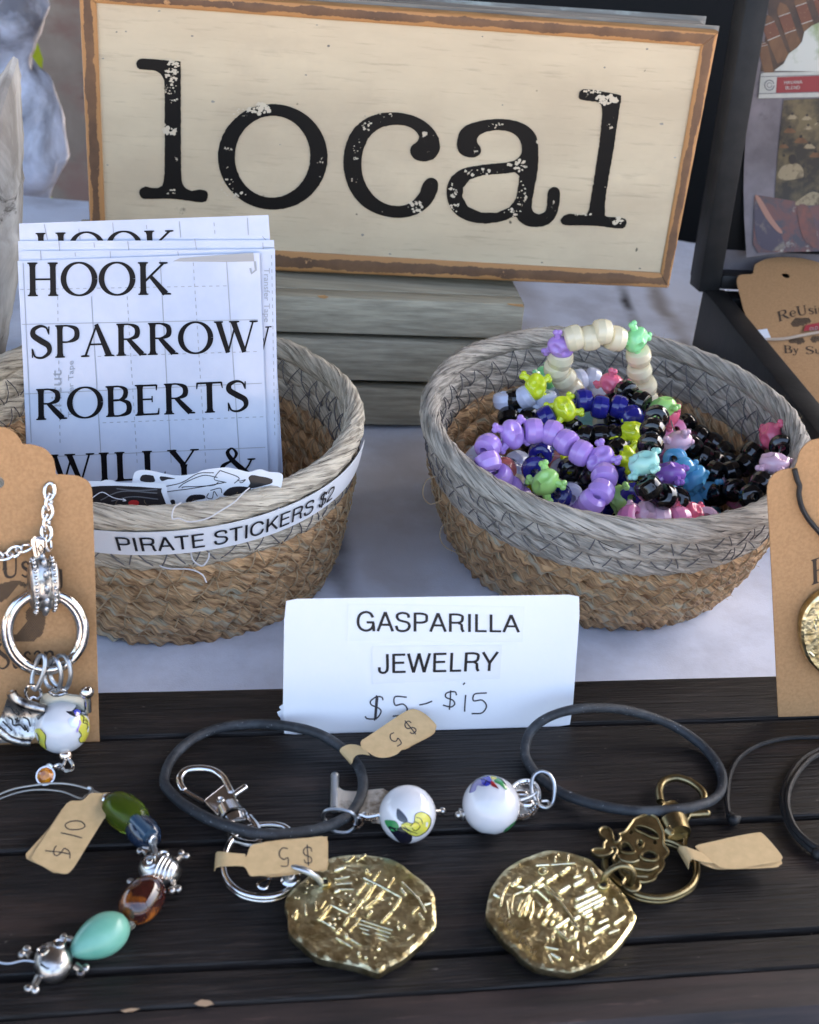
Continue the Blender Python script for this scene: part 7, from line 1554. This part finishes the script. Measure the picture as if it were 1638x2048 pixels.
# map scroll plate
mb = MB(); sc_o = cj([(85, 300), (60, 340), (20, 460), (-30, 600), (-40, 690), (60, 690), (200, 690), (245, 665), (300, 580), (330, 480), (345, 415), (260, 400), (170, 370), (110, 310)])
def sch(x, y): return .0052 + .0022 * abs(math.sin((y - 1375) / 105 * PI * 1.0 + PI / 2)) ** 2
o2 = S2(sc_o, 3, True); mb.prism([LK(x, y, sch(x, y)) for x, y in o2], [LK(x, y, sch(x, y) - .0014) for x, y in o2]); sp_ = mb.build('map_scroll_plate', m_oxid, nk)
mb = MB(); mb.tube(spline([LK(*p, .0078) for p in cj([(82, 312), (110, 360), (180, 400), (260, 425), (335, 440)])], 5), .0016, 12); mb.tube(spline([LK(*p, .0068) for p in cj([(-60, 560), (-10, 600), (60, 650), (150, 680), (230, 685)])], 5), .0014, 12); mb.build('rolled_edge', m_oxid, sp_)
mb = MB()
for s_ in ([(40, 420), (80, 430), (110, 470), (140, 480), (120, 440)], [(60, 500), (90, 520), (100, 560), (150, 560), (190, 600)], [(110, 515), (145, 530)], [(130, 505), (122, 540)], [(160, 430), (200, 440), (230, 480)], [(170, 500), (210, 520), (225, 570)], [(20, 530), (50, 560), (90, 600)], [(180, 560), (210, 610)], [(150, 420), (180, 460)]): mb.tube(spline([LK(*p, .0080) for p in cj(s_)], 4), .00028, 5)
mb.build('map_lines', m_oxdark, sp_)['kind'] = 'stuff'
# second scroll behind the ball
mb = MB(); s2o = cj([(310, 330), (380, 320), (520, 335), (655, 345), (655, 460), (640, 560), (300, 560), (280, 440)]); mb.prism([LK(x, y, .0050) for x, y in s2o], [LK(x, y, .0036) for x, y in s2o]); s2_ = mb.build('scroll_plate', mk('pale_silver_plate', (.62, .60, .50), .35, .8), nk, bevel=.0004)
mb = MB(); mb.tube([LK(*cj([(650, 345)])[0], .005), LK(*cj([(655, 460)])[0], .005)], .0011, 10); mb.ball(LK(*cj([(645, 315)])[0], .0058), .0022, 16, 10); mb.build('scroll_knob', m_silver, s2_)
# white ball
cB, rB = ball_at(124, 1453, 54, .0003)
mb = MB(); mb.ball(cB, rB, 40, 28); bb = mb.build('ball_bead', m_pearl, nk)
decals(nk, cB, rB, [(m_yel, cj([(262, 590), (300, 585), (322, 610), (345, 640), (338, 700), (345, 735), (310, 730), (275, 680), (258, 630)])), (m_yel, cj([(600, 480), (640, 500), (664, 540), (668, 590), (650, 650), (620, 690), (598, 690), (588, 670), (605, 640), (585, 600), (600, 550)])), (m_blk, cj([(490, 455), (530, 455), (560, 430), (575, 402), (610, 430), (645, 475), (640, 490), (600, 480), (570, 498), (530, 485)])), (m_blue, cj([(550, 455), (575, 440), (600, 455), (590, 480), (565, 485)])), (mk('iris_glaze', (.62, .70, .95), .08, coat=1), cj([(515, 510), (560, 500), (590, 530), (580, 570), (540, 575), (515, 550)])), (mk('violet_glaze', (.35, .22, .65), .1, coat=.8), cj([(590, 520), (606, 540), (590, 575), (575, 615), (570, 600), (585, 560)])), (m_blk, cj([(272, 485), (300, 478), (340, 462), (300, 505), (280, 520)]))], bb)
lines_on(cB, rB, [cj(s_) for s_ in ([(600, 480), (625, 500), (620, 540), (650, 550), (655, 580), (640, 590)], [(605, 640), (588, 665), (600, 690), (625, 685)], [(585, 600), (605, 625), (605, 645)], [(300, 585), (322, 610), (340, 640), (335, 690), (345, 735)], [(620, 530), (640, 520), (655, 540)], [(270, 620), (290, 650), (285, 690)])], bb)
dn_ = -lk.Y
mb = MB(); q0 = TR(*cj([(488, 788)])[0], .0030); mb.ball(q0, .0021, 14, 10); mb.build('silver_spacer', mk('rose_silver', (.85, .70, .58), .15, 1.), nk)
mb = MB(); mb.tube(spline([TR(*p, .0028) for p in cj([(495, 800), (480, 840), (465, 880), (490, 900), (535, 890), (542, 860), (515, 815)])], 5), .0006, 7); mb.tube(spline([TR(*p, .0030) for p in cj([(470, 860), (430, 855), (400, 875), (440, 885), (475, 870)])], 5), .0005, 7); mb.tube(spline([TR(*p, .0026) for p in cj([(400, 875), (365, 855), (335, 880), (350, 905)])], 5), .0005, 7); mb.build('wire_loop', m_silver, nk)
cq = TR(*cj([(342, 938)])[0], .0034); nq = (CAM - cq).normalized() + V((-.25, 0, .1)); nq.normalize()
mb = MB(); mb.tube([cq - nq * .0016, cq - nq * .0006, cq + nq * .0006], [.0020, .0029, .0029], 22); mb.build('crystal_cup', m_silver, nk)
mb = MB(); a_ = nq.orthogonal().normalized(); b_ = nq.cross(a_); k = 10
ri = [cq + nq * .0007 + a_ * math.cos(2 * PI * i / k) * .0025 + b_ * math.sin(2 * PI * i / k) * .0025 for i in range(k)]; rm = [cq + nq * .0016 + a_ * math.cos(2 * PI * (i + .5) / k) * .0014 + b_ * math.sin(2 * PI * (i + .5) / k) * .0014 for i in range(k)]
mb.add(ri + rm, [(i, (i + 1) % k, k + i) for i in range(k)] + [(k + i, (i + 1) % k, k + (i + 1) % k) for i in range(k)] + [tuple(k + i for i in range(k))]); mb.build('orange_crystal', m_crys, nk, smooth=False)
